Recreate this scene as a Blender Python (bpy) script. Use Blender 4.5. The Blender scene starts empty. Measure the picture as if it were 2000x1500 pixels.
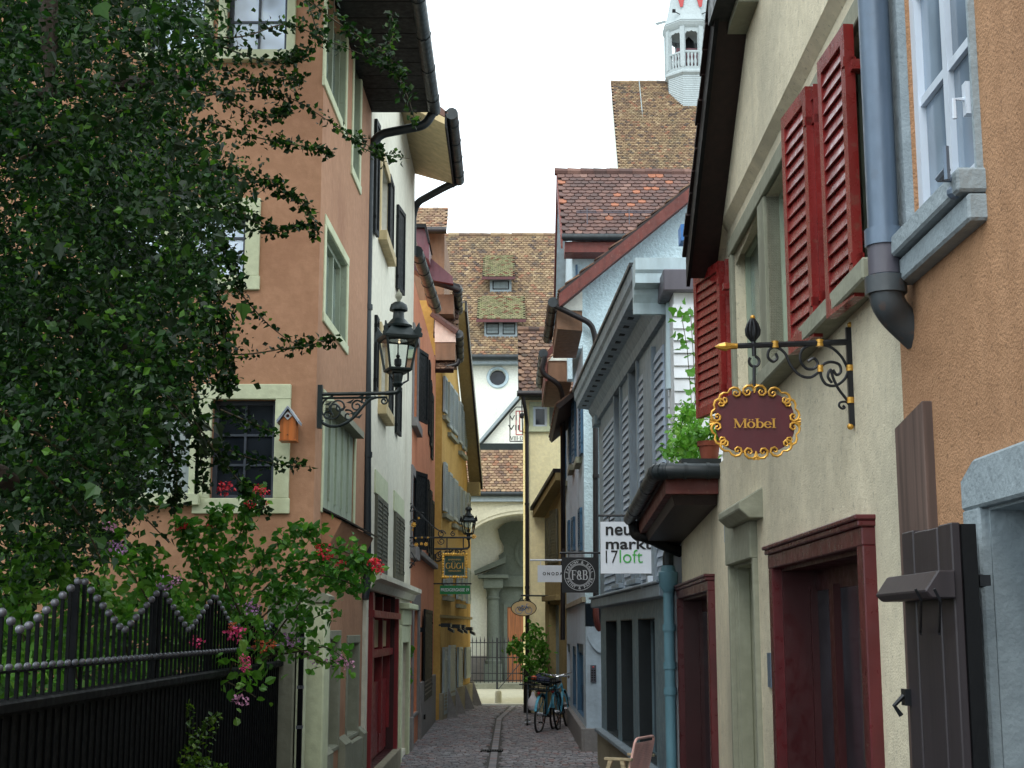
import bpy, bmesh, math, random
from mathutils import Vector, Matrix
R = random.Random(11)
sc = bpy.context.scene
COL = sc.collection
rad = math.radians
# ---------------------------------------------------------------- camera
EYE = 1.85
CP = math.atan2(480, 2800)
cam = bpy.data.cameras.new('camera'); cam.lens = 50.4; cam.sensor_width = 36.0
cam.clip_start = 0.05; cam.clip_end = 600
co = bpy.data.objects.new('camera', cam); COL.objects.link(co)
co.location = (0, 0, EYE); co.rotation_euler = (math.pi/2 + CP, 0, 0)
sc.camera = co
# ---------------------------------------------------------------- sky, sun, exposure
SUN_EL, SUN_AZ = rad(48), rad(196)          # high, behind the camera and a little to the left
w = bpy.data.worlds.new("World"); sc.world = w; w.use_nodes = True
nt = w.node_tree; nt.nodes.clear()
out = nt.nodes.new('ShaderNodeOutputWorld')
sky = nt.nodes.new('ShaderNodeTexSky'); sky.sky_type = 'NISHITA'; sky.sun_disc = False
sky.sun_elevation = SUN_EL; sky.sun_rotation = SUN_AZ
hsv = nt.nodes.new('ShaderNodeHueSaturation'); hsv.inputs['Saturation'].default_value = 0.25
b1 = nt.nodes.new('ShaderNodeBackground'); b1.inputs['Strength'].default_value = 0.05
b2 = nt.nodes.new('ShaderNodeBackground'); b2.inputs['Strength'].default_value = 2.0   # the even white overcast
b2.inputs['Color'].default_value = (0.89, 1.0, 1.05, 1)
ad = nt.nodes.new('ShaderNodeAddShader')
nt.links.new(sky.outputs[0], hsv.inputs['Color']); nt.links.new(hsv.outputs[0], b1.inputs['Color'])
nt.links.new(b1.outputs[0], ad.inputs[0]); nt.links.new(b2.outputs[0], ad.inputs[1]); nt.links.new(ad.outputs[0], out.inputs[0])
sl = bpy.data.lights.new('sun', 'SUN'); sl.energy = 1.5; sl.angle = rad(30); sl.color = (1.0, 0.96, 0.9)
so = bpy.data.objects.new('sun', sl); COL.objects.link(so)
sd = Vector((math.sin(SUN_AZ)*math.cos(SUN_EL), math.cos(SUN_AZ)*math.cos(SUN_EL), math.sin(SUN_EL)))
so.rotation_euler = sd.to_track_quat('Z', 'Y').to_euler(); so.location = sd*80
sc.view_settings.view_transform = 'Standard'; sc.view_settings.look = 'None'
sc.view_settings.gamma = 1.0; sc.view_settings.use_curve_mapping = False
sc.view_settings.exposure = -0.12
sc.render.engine = 'CYCLES'
sc.cycles.max_bounces = 8; sc.cycles.diffuse_bounces = 2; sc.cycles.transparent_max_bounces = 12

# ---------------------------------------------------------------- measuring helpers
def ray(px, py):
    a = (px-1000)/2800; b = (750-py)/2800
    return Vector((a, math.cos(CP)-b*math.sin(CP), math.sin(CP)+b*math.cos(CP)))
def at(px, py, y):
    r = ray(px, py); t = y/r.y
    return Vector((r.x*t, y, EYE+r.z*t))
def gnd(px, py):
    r = ray(px, py); t = -EYE/r.z
    return Vector((r.x*t, r.y*t, 0))

class Wall:
    """vertical plane from A to B in plan; local X along it, Y out of it, Z up"""
    def __init__(s, A, B):
        s.A = Vector((A[0], A[1], 0)); s.B = Vector((B[0], B[1], 0))
        d = s.B-s.A; s.L = d.length; s.X = d/s.L; s.Y = Vector((-s.X.y, s.X.x, 0))
        s.M = Matrix(((s.X.x, s.Y.x, 0, s.A.x), (s.X.y, s.Y.y, 0, s.A.y), (0, 0, 1, 0), (0, 0, 0, 1)))
        s.ang = math.atan2(s.X.y, s.X.x)
    def sh(s, px, py, d=0.0):
        r = ray(px, py); o = Vector((0, 0, EYE))
        p0 = s.A + s.Y*d
        t = (p0-o).dot(s.Y)/r.dot(s.Y)
        p = o+r*t
        return (p-s.A).dot(s.X), p.z
    def rect(s, xa, ta, ba, xb, tb, bb, d=0.0):
        """pixel quad (left x, its top and bottom y; right x, its top and bottom y) -> s0,s1,h0,h1"""
        sa, hat = s.sh(xa, ta, d); sa2, hab = s.sh(xa, ba, d); sb, hbt = s.sh(xb, tb, d); sb2, hbb = s.sh(xb, bb, d)
        sa = (sa+sa2)/2; sb = (sb+sb2)/2
        return min(sa, sb), max(sa, sb), (hab+hbb)/2, (hat+hbt)/2
    def p(s, a, d, h):
        return s.A + s.X*a + s.Y*d + Vector((0, 0, h))

# ---------------------------------------------------------------- object helpers
WM = {}
def thing(name, label, cat, loc=(0, 0, 0), rz=0.0, group=None):
    o = bpy.data.objects.new(name, None); COL.objects.link(o)
    o.empty_display_size = 0.2
    o.location = loc; o.rotation_euler = (0, 0, rz)
    o['label'] = label; o['category'] = cat
    if group: o['group'] = group
    WM[o.name] = Matrix.Translation(loc) @ Matrix.Rotation(rz, 4, 'Z')
    return o
def house(name, label, W, cat='house'):
    return thing(name, label, cat, tuple(W.A), W.ang)

class MB:
    def __init__(s, T=None):
        s.v = []; s.f = []; s.T = T.M if isinstance(T, Wall) else T
    def av(s, pts):
        n = len(s.v)
        for p in pts:
            p = Vector(p); s.v.append(s.T @ p if s.T else p)
        return n
    def face(s, pts):
        n = s.av(pts); s.f.append(tuple(range(n, n+len(pts))))
    def box(s, x0, x1, y0, y1, z0, z1):
        s.hexa([(x0,y0,z0),(x1,y0,z0),(x1,y1,z0),(x0,y1,z0),(x0,y0,z1),(x1,y0,z1),(x1,y1,z1),(x0,y1,z1)])
    def hexa(s, p):
        n = s.av(p)
        for q in ((0,3,2,1),(4,5,6,7),(0,1,5,4),(1,2,6,5),(2,3,7,6),(3,0,4,7)):
            s.f.append(tuple(n+i for i in q))
    def prism(s, poly, off):
        """polygon of 3D points extruded by vector off"""
        off = Vector(off); k = len(poly)
        n = s.av(poly); m = s.av([Vector(p)+off for p in poly])
        s.f.append(tuple(range(n+k-1, n-1, -1))); s.f.append(tuple(range(m, m+k)))
        for i in range(k):
            j = (i+1) % k
            s.f.append((n+i, n+j, m+j, m+i))
    def tube(s, path, r, n=8, caps=True):
        P = [Vector(p) for p in path]; k = len(P)
        rr = r if isinstance(r, (list, tuple)) else [r]*k
        rings = []; prev = None
        for i in range(k):
            d = (P[min(i+1, k-1)]-P[max(i-1, 0)])
            if d.length < 1e-9: d = Vector((0, 0, 1))
            d.normalize()
            if prev is None:
                u = d.orthogonal().normalized()
            else:
                u = prev-d*prev.dot(d)
                if u.length < 1e-6: u = d.orthogonal()
                u.normalize()
            prev = u; v = d.cross(u)
            rings.append(s.av([P[i]+(u*math.cos(2*math.pi*j/n)+v*math.sin(2*math.pi*j/n))*rr[i] for j in range(n)]))
        for i in range(k-1):
            a, b = rings[i], rings[i+1]
            for j in range(n):
                s.f.append((a+j, a+(j+1) % n, b+(j+1) % n, b+j))
        if caps:
            s.f.append(tuple(rings[0]+j for j in range(n-1, -1, -1))); s.f.append(tuple(rings[-1]+j for j in range(n)))
    def lathe(s, prof, c, n=16, ph=0.0, sx=1.0, sy=1.0):
        c = Vector(c); rings = []
        for r, z in prof:
            rings.append(s.av([c+Vector((math.cos(2*math.pi*j/n+ph)*r*sx, math.sin(2*math.pi*j/n+ph)*r*sy, z)) for j in range(n)]))
        for a, b in zip(rings, rings[1:]):
            for j in range(n):
                s.f.append((a+j, a+(j+1) % n, b+(j+1) % n, b+j))
        s.f.append(tuple(rings[0]+j for j in range(n-1, -1, -1))); s.f.append(tuple(rings[-1]+j for j in range(n)))
    def ball(s, c, r, n=10, m=6, sq=(1, 1, 1)):
        c = Vector(c); rings = []
        for i in range(1, m):
            t = math.pi*i/m
            rings.append(s.av([c+Vector((math.sin(t)*math.cos(2*math.pi*j/n)*r*sq[0], math.sin(t)*math.sin(2*math.pi*j/n)*r*sq[1], -math.cos(t)*r*sq[2])) for j in range(n)]))
        a = s.av([c-Vector((0, 0, r*sq[2]))]); b = s.av([c+Vector((0, 0, r*sq[2]))])
        for j in range(n):
            s.f.append((a, rings[0]+(j+1) % n, rings[0]+j)); s.f.append((b, rings[-1]+j, rings[-1]+(j+1) % n))
        for p, q in zip(rings, rings[1:]):
            for j in range(n):
                s.f.append((p+j, p+(j+1) % n, q+(j+1) % n, q+j))
    def mesh(s, name, mat, inv=None, smooth=False, bev=0.0):
        me = bpy.data.meshes.new(name)
        me.from_pydata([tuple(inv @ p) if inv else tuple(p) for p in s.v], [], s.f)
        if bev > 0:
            bm = bmesh.new(); bm.from_mesh(me)
            bmesh.ops.recalc_face_normals(bm, faces=bm.faces)
            bmesh.ops.bevel(bm, geom=list(bm.edges), offset=bev, segments=1, affect='EDGES', clamp_overlap=True)
            bm.to_mesh(me); bm.free()
        if mat: me.materials.append(mat)
        if smooth:
            for p in me.polygons: p.use_smooth = True
            try: me.set_sharp_from_angle(angle=rad(40))
            except Exception: pass
        me.update()
        return me
    def build(s, name, mat, parent=None, smooth=False, kind=None, label=None, bev=0.0):
        inv = WM[parent.name].inverted() if parent else None
        me = s.mesh(name, mat, inv, smooth, bev)
        o = bpy.data.objects.new(name, me); COL.objects.link(o)
        if parent: o.parent = parent; WM[o.name] = WM[parent.name]
        else: WM[o.name] = Matrix.Identity(4)
        if kind: o['kind'] = kind
        if label: o['label'] = label
        return o
def inst(name, me, M, parent=None, label=None):
    o = bpy.data.objects.new(name, me); COL.objects.link(o)
    if parent:
        o.parent = parent; o.matrix_basis = WM[parent.name].inverted() @ M
    else: o.matrix_basis = M
    WM[o.name] = M.copy()
    if label: o['label'] = label
    return o
def tag(o, label, cat, group=None):
    o['label'] = label; o['category'] = cat
    if group: o['group'] = group
    return o
def bx(name, W, mat, parent, x0, x1, y0, y1, z0, z1, bev=0.0, label=None):
    m = MB(W); m.box(x0, x1, y0, y1, z0, z1)
    return m.build(name, mat, parent, bev=bev, label=label)
def spiral(c, r0, r1, a0, turns, ux=Vector((1, 0, 0)), uz=Vector((0, 0, 1)), n=26):
    c = Vector(c); P = []
    for i in range(n+1):
        t = i/n; r = r0+(r1-r0)*t; a = a0+turns*2*math.pi*t
        P.append(c+ux*(r*math.cos(a))+uz*(r*math.sin(a)))
    return P
def bez(p0, p1, p2, p3, n=12):
    p0, p1, p2, p3 = map(Vector, (p0, p1, p2, p3)); o = []
    for i in range(n+1):
        t = i/n; u = 1-t
        o.append(p0*u**3+p1*3*u*u*t+p2*3*u*t*t+p3*t**3)
    return o
def smoothpath(P, r=0.06, n=5):
    """round the corners of a polyline"""
    P = [Vector(p) for p in P]; o = [P[0]]
    for a, b, c in zip(P, P[1:], P[2:]):
        k = min(r, (a-b).length*.45, (c-b).length*.45)
        q0 = b+(a-b).normalized()*k; q1 = b+(c-b).normalized()*k
        for i in range(n+1):
            t = i/n
            o.append(q0*(1-t)**2+b*2*t*(1-t)+q1*t*t)
    o.append(P[-1]); return o

# ---------------------------------------------------------------- materials
def newmat(name):
    m = bpy.data.materials.new(name); m.use_nodes = True
    t = m.node_tree; t.nodes.clear()
    o = t.nodes.new('ShaderNodeOutputMaterial'); b = t.nodes.new('ShaderNodeBsdfPrincipled')
    t.links.new(b.outputs[0], o.inputs[0])
    return m, t, b
def N(t, k, **kw):
    n = t.nodes.new(k)
    for a, v in kw.items():
        setattr(n, a, v)
    return n
def mixc(t, a, b, fac, mode='MIX'):
    m = N(t, 'ShaderNodeMix', data_type='RGBA', blend_type=mode)
    for i, v in ((6, a), (7, b)):
        if isinstance(v, (tuple, list)): m.inputs[i].default_value = (*v[:3], 1)
        else: t.links.new(v, m.inputs[i])
    if isinstance(fac, (int, float)): m.inputs[0].default_value = fac
    else: t.links.new(fac, m.inputs[0])
    return m.outputs[2]
def noise(t, scale, detail=4, vec=None, rough=.55, stretch=None):
    if vec is None:
        vec = N(t, 'ShaderNodeNewGeometry').outputs['Position']
    if stretch:
        mp = N(t, 'ShaderNodeMapping'); mp.inputs['Scale'].default_value = stretch
        t.links.new(vec, mp.inputs[0]); vec = mp.outputs[0]
    n = N(t, 'ShaderNodeTexNoise'); n.inputs['Scale'].default_value = scale; n.inputs['Detail'].default_value = detail
    n.inputs['Roughness'].default_value = rough
    t.links.new(vec, n.inputs['Vector'])
    return n.outputs['Fac']
def ramp(t, v, a, b, ca=0.0, cb=1.0):
    r = N(t, 'ShaderNodeMapRange'); r.inputs[1].default_value = a; r.inputs[2].default_value = b
    r.inputs[3].default_value = ca; r.inputs[4].default_value = cb
    t.links.new(v, r.inputs[0]); return r.outputs[0]
def srgb(r, g, b):
    f = lambda c: (c/12.92 if c <= .04045 else ((c+.055)/1.055)**2.4)
    return tuple(f(c/255) for c in (r, g, b))
def plaster(name, col, dirt=(.5, .46, .4), streak=.35, patch=.3, bump=.25, bscale=60, rough=.9, spots=0.0):
    m, t, b = newmat(name)
    big = noise(t, .9, 5); fine = noise(t, 14, 4)
    st = noise(t, 1.15, 3, stretch=(1.6, 1.6, .13)); msk = noise(t, .55, 2)
    mm = N(t, 'ShaderNodeMath', operation='MULTIPLY'); t.links.new(ramp(t, st, .5, .72, 0, min(1, streak*1.6)), mm.inputs[0]); t.links.new(ramp(t, msk, .42, .62), mm.inputs[1])
    dk = tuple(c*d for c, d in zip(col, dirt)); lt = tuple(min(1, c*1.13+.01) for c in col)
    c = mixc(t, col, lt, ramp(t, fine, .4, .7))
    c = mixc(t, c, dk, ramp(t, big, .5, .78, 0, patch))
    c = mixc(t, c, dk, mm.outputs[0])
    if spots:
        sp = noise(t, 42, 2, rough=.4)
        c = mixc(t, c, tuple(x*.3 for x in col), ramp(t, sp, .64, .72, 0, spots))
    t.links.new(c, b.inputs['Base Color'])
    b.inputs['Roughness'].default_value = rough
    bp = N(t, 'ShaderNodeBump'); bp.inputs['Strength'].default_value = bump; bp.inputs['Distance'].default_value = .02
    t.links.new(noise(t, bscale, 3), bp.inputs['Height'])
    b2_ = N(t, 'ShaderNodeBump'); b2_.inputs['Strength'].default_value = .35; b2_.inputs['Distance'].default_value = .06
    t.links.new(noise(t, 3.1, 3, rough=.6), b2_.inputs['Height']); t.links.new(b2_.outputs[0], bp.inputs['Normal']); t.links.new(bp.outputs[0], b.inputs['Normal'])
    return m
def paint(name, col, rough=.5, var=.35, wear=0.0, wearcol=(.35, .3, .25), metal=0.0, bump=.05, scale=9, stretch=(1, 1, .25), rnd=0.0, spec=.5):
    m, t, b = newmat(name)
    n = noise(t, scale, 4, stretch=stretch)
    c = mixc(t, tuple(x*(1-var) for x in col), tuple(min(1, x*(1+var*.5)) for x in col), ramp(t, n, .3, .7))
    if rnd:
        oi = N(t, 'ShaderNodeObjectInfo').outputs['Random']
        hs = N(t, 'ShaderNodeHueSaturation'); t.links.new(c, hs.inputs['Color'])
        t.links.new(ramp(t, oi, 0, 1, 1-rnd, 1+rnd), hs.inputs['Value']); c = hs.outputs[0]
    if wear:
        wn = noise(t, 23, 5)
        c = mixc(t, c, wearcol, ramp(t, wn, .6, .68, 0, wear))
    t.links.new(c, b.inputs['Base Color'])
    rn = noise(t, 17, 3); t.links.new(ramp(t, rn, .3, .7, max(.05, rough-.12), min(1, rough+.12)), b.inputs['Roughness'])
    b.inputs['Metallic'].default_value = metal; b.inputs['Specular IOR Level'].default_value = spec
    if bump:
        bp = N(t, 'ShaderNodeBump'); bp.inputs['Strength'].default_value = bump; bp.inputs['Distance'].default_value = .01
        t.links.new(noise(t, 70, 3), bp.inputs['Height']); t.links.new(bp.outputs[0], b.inputs['Normal'])
    return m
def wood(name, col, rough=.6, axis=2, var=.5):
    m, t, b = newmat(name)
    st = [26, 26, 26]; st[axis] = 1.2
    n = noise(t, 1.0, 6, stretch=tuple(st)); k = noise(t, 2.2, 3)
    c = mixc(t, tuple(x*(1-var) for x in col), col, ramp(t, n, .35, .65))
    c = mixc(t, c, tuple(x*.5 for x in col), ramp(t, k, .55, .75, 0, .5))
    t.links.new(c, b.inputs['Base Color']); b.inputs['Roughness'].default_value = rough
    bp = N(t, 'ShaderNodeBump'); bp.inputs['Strength'].default_value = .2; bp.inputs['Distance'].default_value = .004
    t.links.new(n, bp.inputs['Height']); t.links.new(bp.outputs[0], b.inputs['Normal'])
    return m
def tilemat(name, cols, moss=(.16, .17, .07), mossamt=.4, rough=.85):
    m, t, b = newmat(name)
    a = N(t, 'ShaderNodeNewGeometry').outputs['Random Per Island']; o = N(t, 'ShaderNodeObjectInfo').outputs['Random']
    s = N(t, 'ShaderNodeMath', operation='ADD'); t.links.new(a, s.inputs[0]); t.links.new(o, s.inputs[1])
    f = N(t, 'ShaderNodeMath', operation='FRACT'); t.links.new(s.outputs[0], f.inputs[0])
    cr = N(t, 'ShaderNodeValToRGB'); cr.color_ramp.interpolation = 'CONSTANT'
    e = cr.color_ramp.elements
    while len(e) < len(cols): e.new(.5)
    acc = 0; tot = sum(w for w, _ in cols)
    for el, (wt, c) in zip(e, cols):
        el.position = acc/tot; el.color = (*c, 1); acc += wt
    t.links.new(f.outputs[0], cr.inputs[0])
    c = mixc(t, cr.outputs[0], moss, ramp(t, noise(t, 1.1, 5), .48, .66, 0, mossamt))
    c = mixc(t, c, (.03, .028, .025), ramp(t, noise(t, 9, 5), .5, .75, 0, .55))
    t.links.new(c, b.inputs['Base Color']); b.inputs['Roughness'].default_value = rough
    return m
def glass_dark(name, col=(.02, .025, .03), rough=.06, spec=.9):
    m, t, b = newmat(name)
    n = noise(t, 2.3, 2)
    c = mixc(t, col, tuple(x*2.4+.01 for x in col), ramp(t, n, .35, .7))
    t.links.new(c, b.inputs['Base Color'])
    b.inputs['Roughness'].default_value = rough; b.inputs['Specular IOR Level'].default_value = spec
    bp = N(t, 'ShaderNodeBump'); bp.inputs['Strength'].default_value = .04; bp.inputs['Distance'].default_value = .05
    t.links.new(noise(t, 3, 1), bp.inputs['Height']); t.links.new(bp.outputs[0], b.inputs['Normal'])
    return m
def glass_clear(name):
    m = bpy.data.materials.new(name); m.use_nodes = True; t = m.node_tree; t.nodes.clear()
    o = N(t, 'ShaderNodeOutputMaterial'); tr = N(t, 'ShaderNodeBsdfTransparent'); tr.inputs[0].default_value = (.9, .94, .94, 1)
    g = N(t, 'ShaderNodeBsdfGlossy'); g.inputs['Roughness'].default_value = .05
    fr = N(t, 'ShaderNodeFresnel'); fr.inputs[0].default_value = 1.5
    mx = N(t, 'ShaderNodeMixShader'); t.links.new(fr.outputs[0], mx.inputs[0]); t.links.new(tr.outputs[0], mx.inputs[1]); t.links.new(g.outputs[0], mx.inputs[2])
    t.links.new(mx.outputs[0], o.inputs[0]); return m
def leafmat(name, cols, trans=.35, gloss=.35):
    m = bpy.data.materials.new(name); m.use_nodes = True; t = m.node_tree; t.nodes.clear()
    o = N(t, 'ShaderNodeOutputMaterial'); b = N(t, 'ShaderNodeBsdfPrincipled')
    a = N(t, 'ShaderNodeNewGeometry').outputs['Random Per Island']
    cr = N(t, 'ShaderNodeValToRGB'); e = cr.color_ramp.elements
    while len(e) < len(cols): e.new(.5)
    for i, (el, c) in enumerate(zip(e, cols)):
        el.position = i/max(1, len(cols)-1); el.color = (*c, 1)
    t.links.new(a, cr.inputs[0])
    c = mixc(t, cr.outputs[0], (.02, .035, .012), ramp(t, noise(t, 2.0, 3), .45, .75, 0, .5))
    t.links.new(c, b.inputs['Base Color']); b.inputs['Roughness'].default_value = .45; b.inputs['Specular IOR Level'].default_value = gloss
    tl = N(t, 'ShaderNodeBsdfTranslucent')
    tc = mixc(t, c, (1.0, 1.15, .3), .6, 'MULTIPLY'); t.links.new(tc, tl.inputs[0])
    mx = N(t, 'ShaderNodeMixShader'); mx.inputs[0].default_value = trans
    t.links.new(b.outputs[0], mx.inputs[1]); t.links.new(tl.outputs[0], mx.inputs[2]); t.links.new(mx.outputs[0], o.inputs[0])
    return m
def emis(name, col, s):
    m, t, b = newmat(name); b.inputs['Base Color'].default_value = (*col, 1)
    b.inputs['Emission Color'].default_value = (*col, 1); b.inputs['Emission Strength'].default_value = s
    return m

m_orange = plaster('orange_plaster', srgb(170, 127, 98), dirt=(.62, .52, .48), streak=.3, patch=.6, bump=.12, bscale=90)
m_white = plaster('white_plaster', srgb(222, 218, 200), dirt=(.6, .55, .48), streak=.5, patch=.3, bump=.1, bscale=80)
m_salmon = plaster('salmon_plaster', srgb(206, 132, 96), dirt=(.75, .5, .45), streak=.3, patch=.5, bump=.1, bscale=80)
m_yellow = plaster('yellow_plaster', srgb(196, 157, 84), dirt=(.6, .5, .35), streak=.45, patch=.5, bump=.1, bscale=80)
m_cream = plaster('cream_roughcast', srgb(214, 204, 178), dirt=(.62, .64, .66), streak=.5, patch=.85, bump=.4, bscale=120, spots=.4)
m_ochre = plaster('ochre_roughcast', srgb(172, 130, 95), dirt=(.5, .42, .36), streak=.4, patch=.45, bump=.55, bscale=110, spots=.5)
m_blue = plaster('pale_blue_roughcast', srgb(190, 212, 220), dirt=(.7, .7, .7), streak=.25, patch=.2, bump=1.0, bscale=26)
m_bluesm = plaster('pale_blue_plaster', srgb(176, 192, 205), dirt=(.65, .62, .6), streak=.5, patch=.3, bump=.1)
m_pale = plaster('pale_yellow_plaster', srgb(240, 228, 182), dirt=(.75, .7, .6), streak=.3, patch=.25, bump=.08)
m_olive = plaster('olive_ochre_plaster', srgb(140, 124, 84), dirt=(.6, .55, .5), streak=.4, patch=.3, bump=.1)
m_chwhite = plaster('church_white_plaster', srgb(226, 228, 218), dirt=(.75, .75, .7), streak=.4, patch=.25, bump=.06)
m_chcream = plaster('church_cream_plaster', srgb(184, 180, 158), dirt=(.6, .6, .55), streak=.4, patch=.4, bump=.06)
m_gray = plaster('grey_plinth_plaster', srgb(128, 124, 122), dirt=(.6, .6, .6), streak=.4, patch=.5, bump=.2)
m_concrete = plaster('stained_concrete', srgb(150, 142, 122), dirt=(.5, .47, .42), streak=.5, patch=.6, bump=.2)
m_stone = plaster('greenish_sandstone', srgb(138, 139, 122), dirt=(.55, .55, .5), streak=.45, patch=.5, bump=.15, bscale=40)
m_lstone = plaster('light_green_painted_stone', srgb(198, 204, 172), dirt=(.65, .62, .5), streak=.4, patch=.35, bump=.1)
m_gstone = plaster('blue_grey_painted_stone', srgb(140, 152, 158), dirt=(.6, .6, .6), streak=.35, patch=.4, bump=.35, bscale=50)
m_portal = plaster('grey_portal_stone', srgb(84, 92, 84), dirt=(.5, .5, .48), streak=.5, patch=.5, bump=.1)
m_sage = paint('sage_green_paint', srgb(158, 170, 150), .55, .25, wear=.3, wearcol=srgb(120, 120, 100))
m_red = paint('oxblood_paint', srgb(82, 26, 30), .35, .4)
m_shutred = paint('red_shutter_paint', srgb(128, 38, 36), .28, .3, wear=.5, wearcol=srgb(112, 74, 62), rnd=.12)
m_dred = paint('dark_red_door_paint', srgb(58, 14, 17), .4, .2)
m_barge = paint('red_brown_board', srgb(104, 46, 38), .6, .35, wear=.3, wearcol=srgb(150, 110, 90))
m_dkwood = wood('dark_brown_wood', srgb(42, 23, 20), .6)
m_brown = paint('brown_soffit_paint', srgb(126, 92, 68), .7, .25)
m_crsoff = paint('cream_soffit_paint', srgb(196, 176, 134), .7, .25)
m_black = paint('black_paint', srgb(12, 14, 17), .6, .3, spec=.25)
m_zinc = paint('dark_zinc', srgb(34, 42, 46), .45, .3, metal=.2)
m_pipe = paint('dark_brown_pipe', srgb(38, 34, 35), .4, .3, metal=.2)
m_bluepipe = paint('blue_pipe_paint', srgb(104, 148, 164), .45, .18)
m_graypipe = paint('grey_blue_pipe', srgb(98, 114, 132), .4, .22, metal=.3, wear=.2, wearcol=srgb(90, 96, 104))
m_clap = paint('grey_clapboard', srgb(166, 180, 198), .6, .2, rnd=.1)
m_clapw = paint('white_clapboard', srgb(206, 212, 218), .6, .15, rnd=.06)
m_trim = paint('grey_blue_trim', srgb(136, 150, 162), .6, .25, wear=.3, wearcol=srgb(150, 146, 120))
m_trimlt = paint('pale_blue_trim', srgb(178, 198, 206), .6, .2)
m_shop = paint('grey_blue_shopfront', srgb(110, 134, 146), .5, .2)
m_blshut = paint('blue_shutter_paint', srgb(52, 92, 122), .5, .3)
m_bkshut = paint('black_green_shutter', srgb(16, 21, 23), .6, .3, spec=.25)
m_olshut = paint('olive_shutter', srgb(84, 84, 70), .55, .3)
m_grshut = paint('grey_blue_shutter', srgb(158, 170, 172), .55, .2)
m_dkblind = paint('dark_slate_window_frame', srgb(62, 70, 82), .45, .2)
m_whframe = paint('white_window_frame', srgb(206, 216, 228), .4, .12)
m_purple = paint('purple_brown_metal', srgb(96, 52, 62), .5, .25)
m_gold = paint('gilding', srgb(206, 156, 66), .32, .3, metal=.45)
m_iron = paint('wrought_iron', srgb(38, 40, 44), .4, .3, metal=.4)
m_green_iron = paint('green_black_iron', srgb(24, 36, 36), .45, .3, metal=.3)
m_fence = paint('black_blue_steel', srgb(6, 9, 13), .6, .4, spec=.12, stretch=(1, 1, .1))
m_ballm = paint('dull_silver_ball', srgb(98, 100, 108), .35, .3, metal=.3)
m_maroon = paint('maroon_sign_paint', srgb(78, 22, 32), .5, .2)
m_goldtx = paint('gold_letter_paint', srgb(190, 142, 52), .5, .2)
m_sgwhite = paint('white_sign_face', srgb(222, 228, 236), .5, .05)
m_sgblack = paint('black_sign_face', srgb(20, 22, 26), .5, .1)
m_txgray = paint('grey_letter_paint', srgb(190, 192, 196), .6, .05)
m_txblack = paint('black_letter_paint', srgb(22, 22, 24), .6, .1)
m_txgreen = paint('green_letter_paint', srgb(70, 172, 72), .6, .05)
m_sggreen = paint('green_sign_face', srgb(24, 128, 66), .5, .08)
m_sgdgreen = paint('dark_green_sign_face', srgb(10, 52, 42), .5, .1)
m_sgtan = paint('tan_sign_face', srgb(204, 178, 130), .5, .1)
m_txblue = paint('blue_sign_paint', srgb(52, 108, 168), .6, .05)
m_txred = paint('red_line_paint', srgb(170, 60, 60), .6, .05)
m_glass = glass_dark('window_glass', (.008, .011, .016), .08, .35)
m_glassb = glass_dark('pale_blue_glass', srgb(176, 190, 206), .1, .6)  # mottled pale blue grey set as the pane colour; no curtain behind it
m_glassr = glass_dark('grey_blue_glass', srgb(96, 110, 124), .1, .6)  # mid grey blue pane colour, nothing hangs behind the glass
m_glassg = glass_dark('grey_green_glass', srgb(94, 106, 100), .15, .7)
m_clear = glass_clear('lantern_glass')
m_turret = plaster('turret_paint', srgb(168, 178, 180), dirt=(.75, .75, .75), streak=.25, patch=.2, bump=.05)
m_inside = paint('unlit_interior', srgb(40, 38, 36), .9, .2, bump=0)
m_pine = wood('orange_pine', srgb(206, 116, 48), .5)
m_doorwood = wood('brown_oak_door', srgb(156, 96, 54), .6)
m_plank = wood('weathered_plank', srgb(104, 84, 76), .7)
m_dkplank = wood('dark_plum_plank', srgb(50, 44, 48), .45, var=.3)
m_lightwood = wood('light_wood', srgb(214, 196, 160), .6, axis=0)
m_pink = paint('pink_cord', srgb(250, 196, 186), .6, .2)
m_bike = paint('turquoise_bike_paint', srgb(84, 166, 194), .35, .2)
m_rubber = paint('black_rubber', srgb(22, 22, 24), .7, .2)
m_chrome = paint('chrome', srgb(190, 194, 200), .2, .1, metal=.9)
m_plastic = paint('white_plastic_bag', srgb(214, 210, 214), .5, .15)
m_navy = paint('navy_cloth', srgb(34, 40, 66), .8, .3)
m_terra = paint('terracotta', srgb(130, 66, 48), .8, .3)
m_slate = paint('grey_metal_cap', srgb(84, 82, 92), .5, .2)
m_roof_old = tilemat('old_tile', [(4, srgb(142, 118, 90)), (4, srgb(126, 102, 80)), (3, srgb(152, 128, 98)), (2, srgb(110, 90, 74)), (1, srgb(146, 104, 80)), (1, srgb(166, 144, 114)), (1, srgb(92, 78, 70))], moss=(.15, .14, .08), mossamt=.3)
m_roof_porch = tilemat('porch_tile', [(4, srgb(144, 118, 94)), (3, srgb(126, 100, 82)), (2, srgb(162, 136, 108)), (1, srgb(104, 84, 72)), (1, srgb(146, 106, 82))], mossamt=.15)
m_roof_dark = tilemat('red_brown_tile', [(11, srgb(100, 74, 68)), (7, srgb(110, 82, 74)), (5, srgb(88, 68, 64)), (1.3, srgb(158, 100, 74)), (1, srgb(128, 98, 88))], mossamt=.0)
m_roof_r6 = tilemat('brown_tile', [(4, srgb(116, 88, 72)), (3, srgb(96, 72, 62)), (2, srgb(140, 110, 90)), (1, srgb(74, 58, 52))], mossamt=.12)
m_roof_moss = tilemat('mossy_tile', [(3, srgb(140, 138, 100)), (2, srgb(122, 118, 86)), (2, srgb(150, 140, 108)), (1, srgb(120, 84, 62))], moss=(.2, .22, .12), mossamt=.5)
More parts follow.
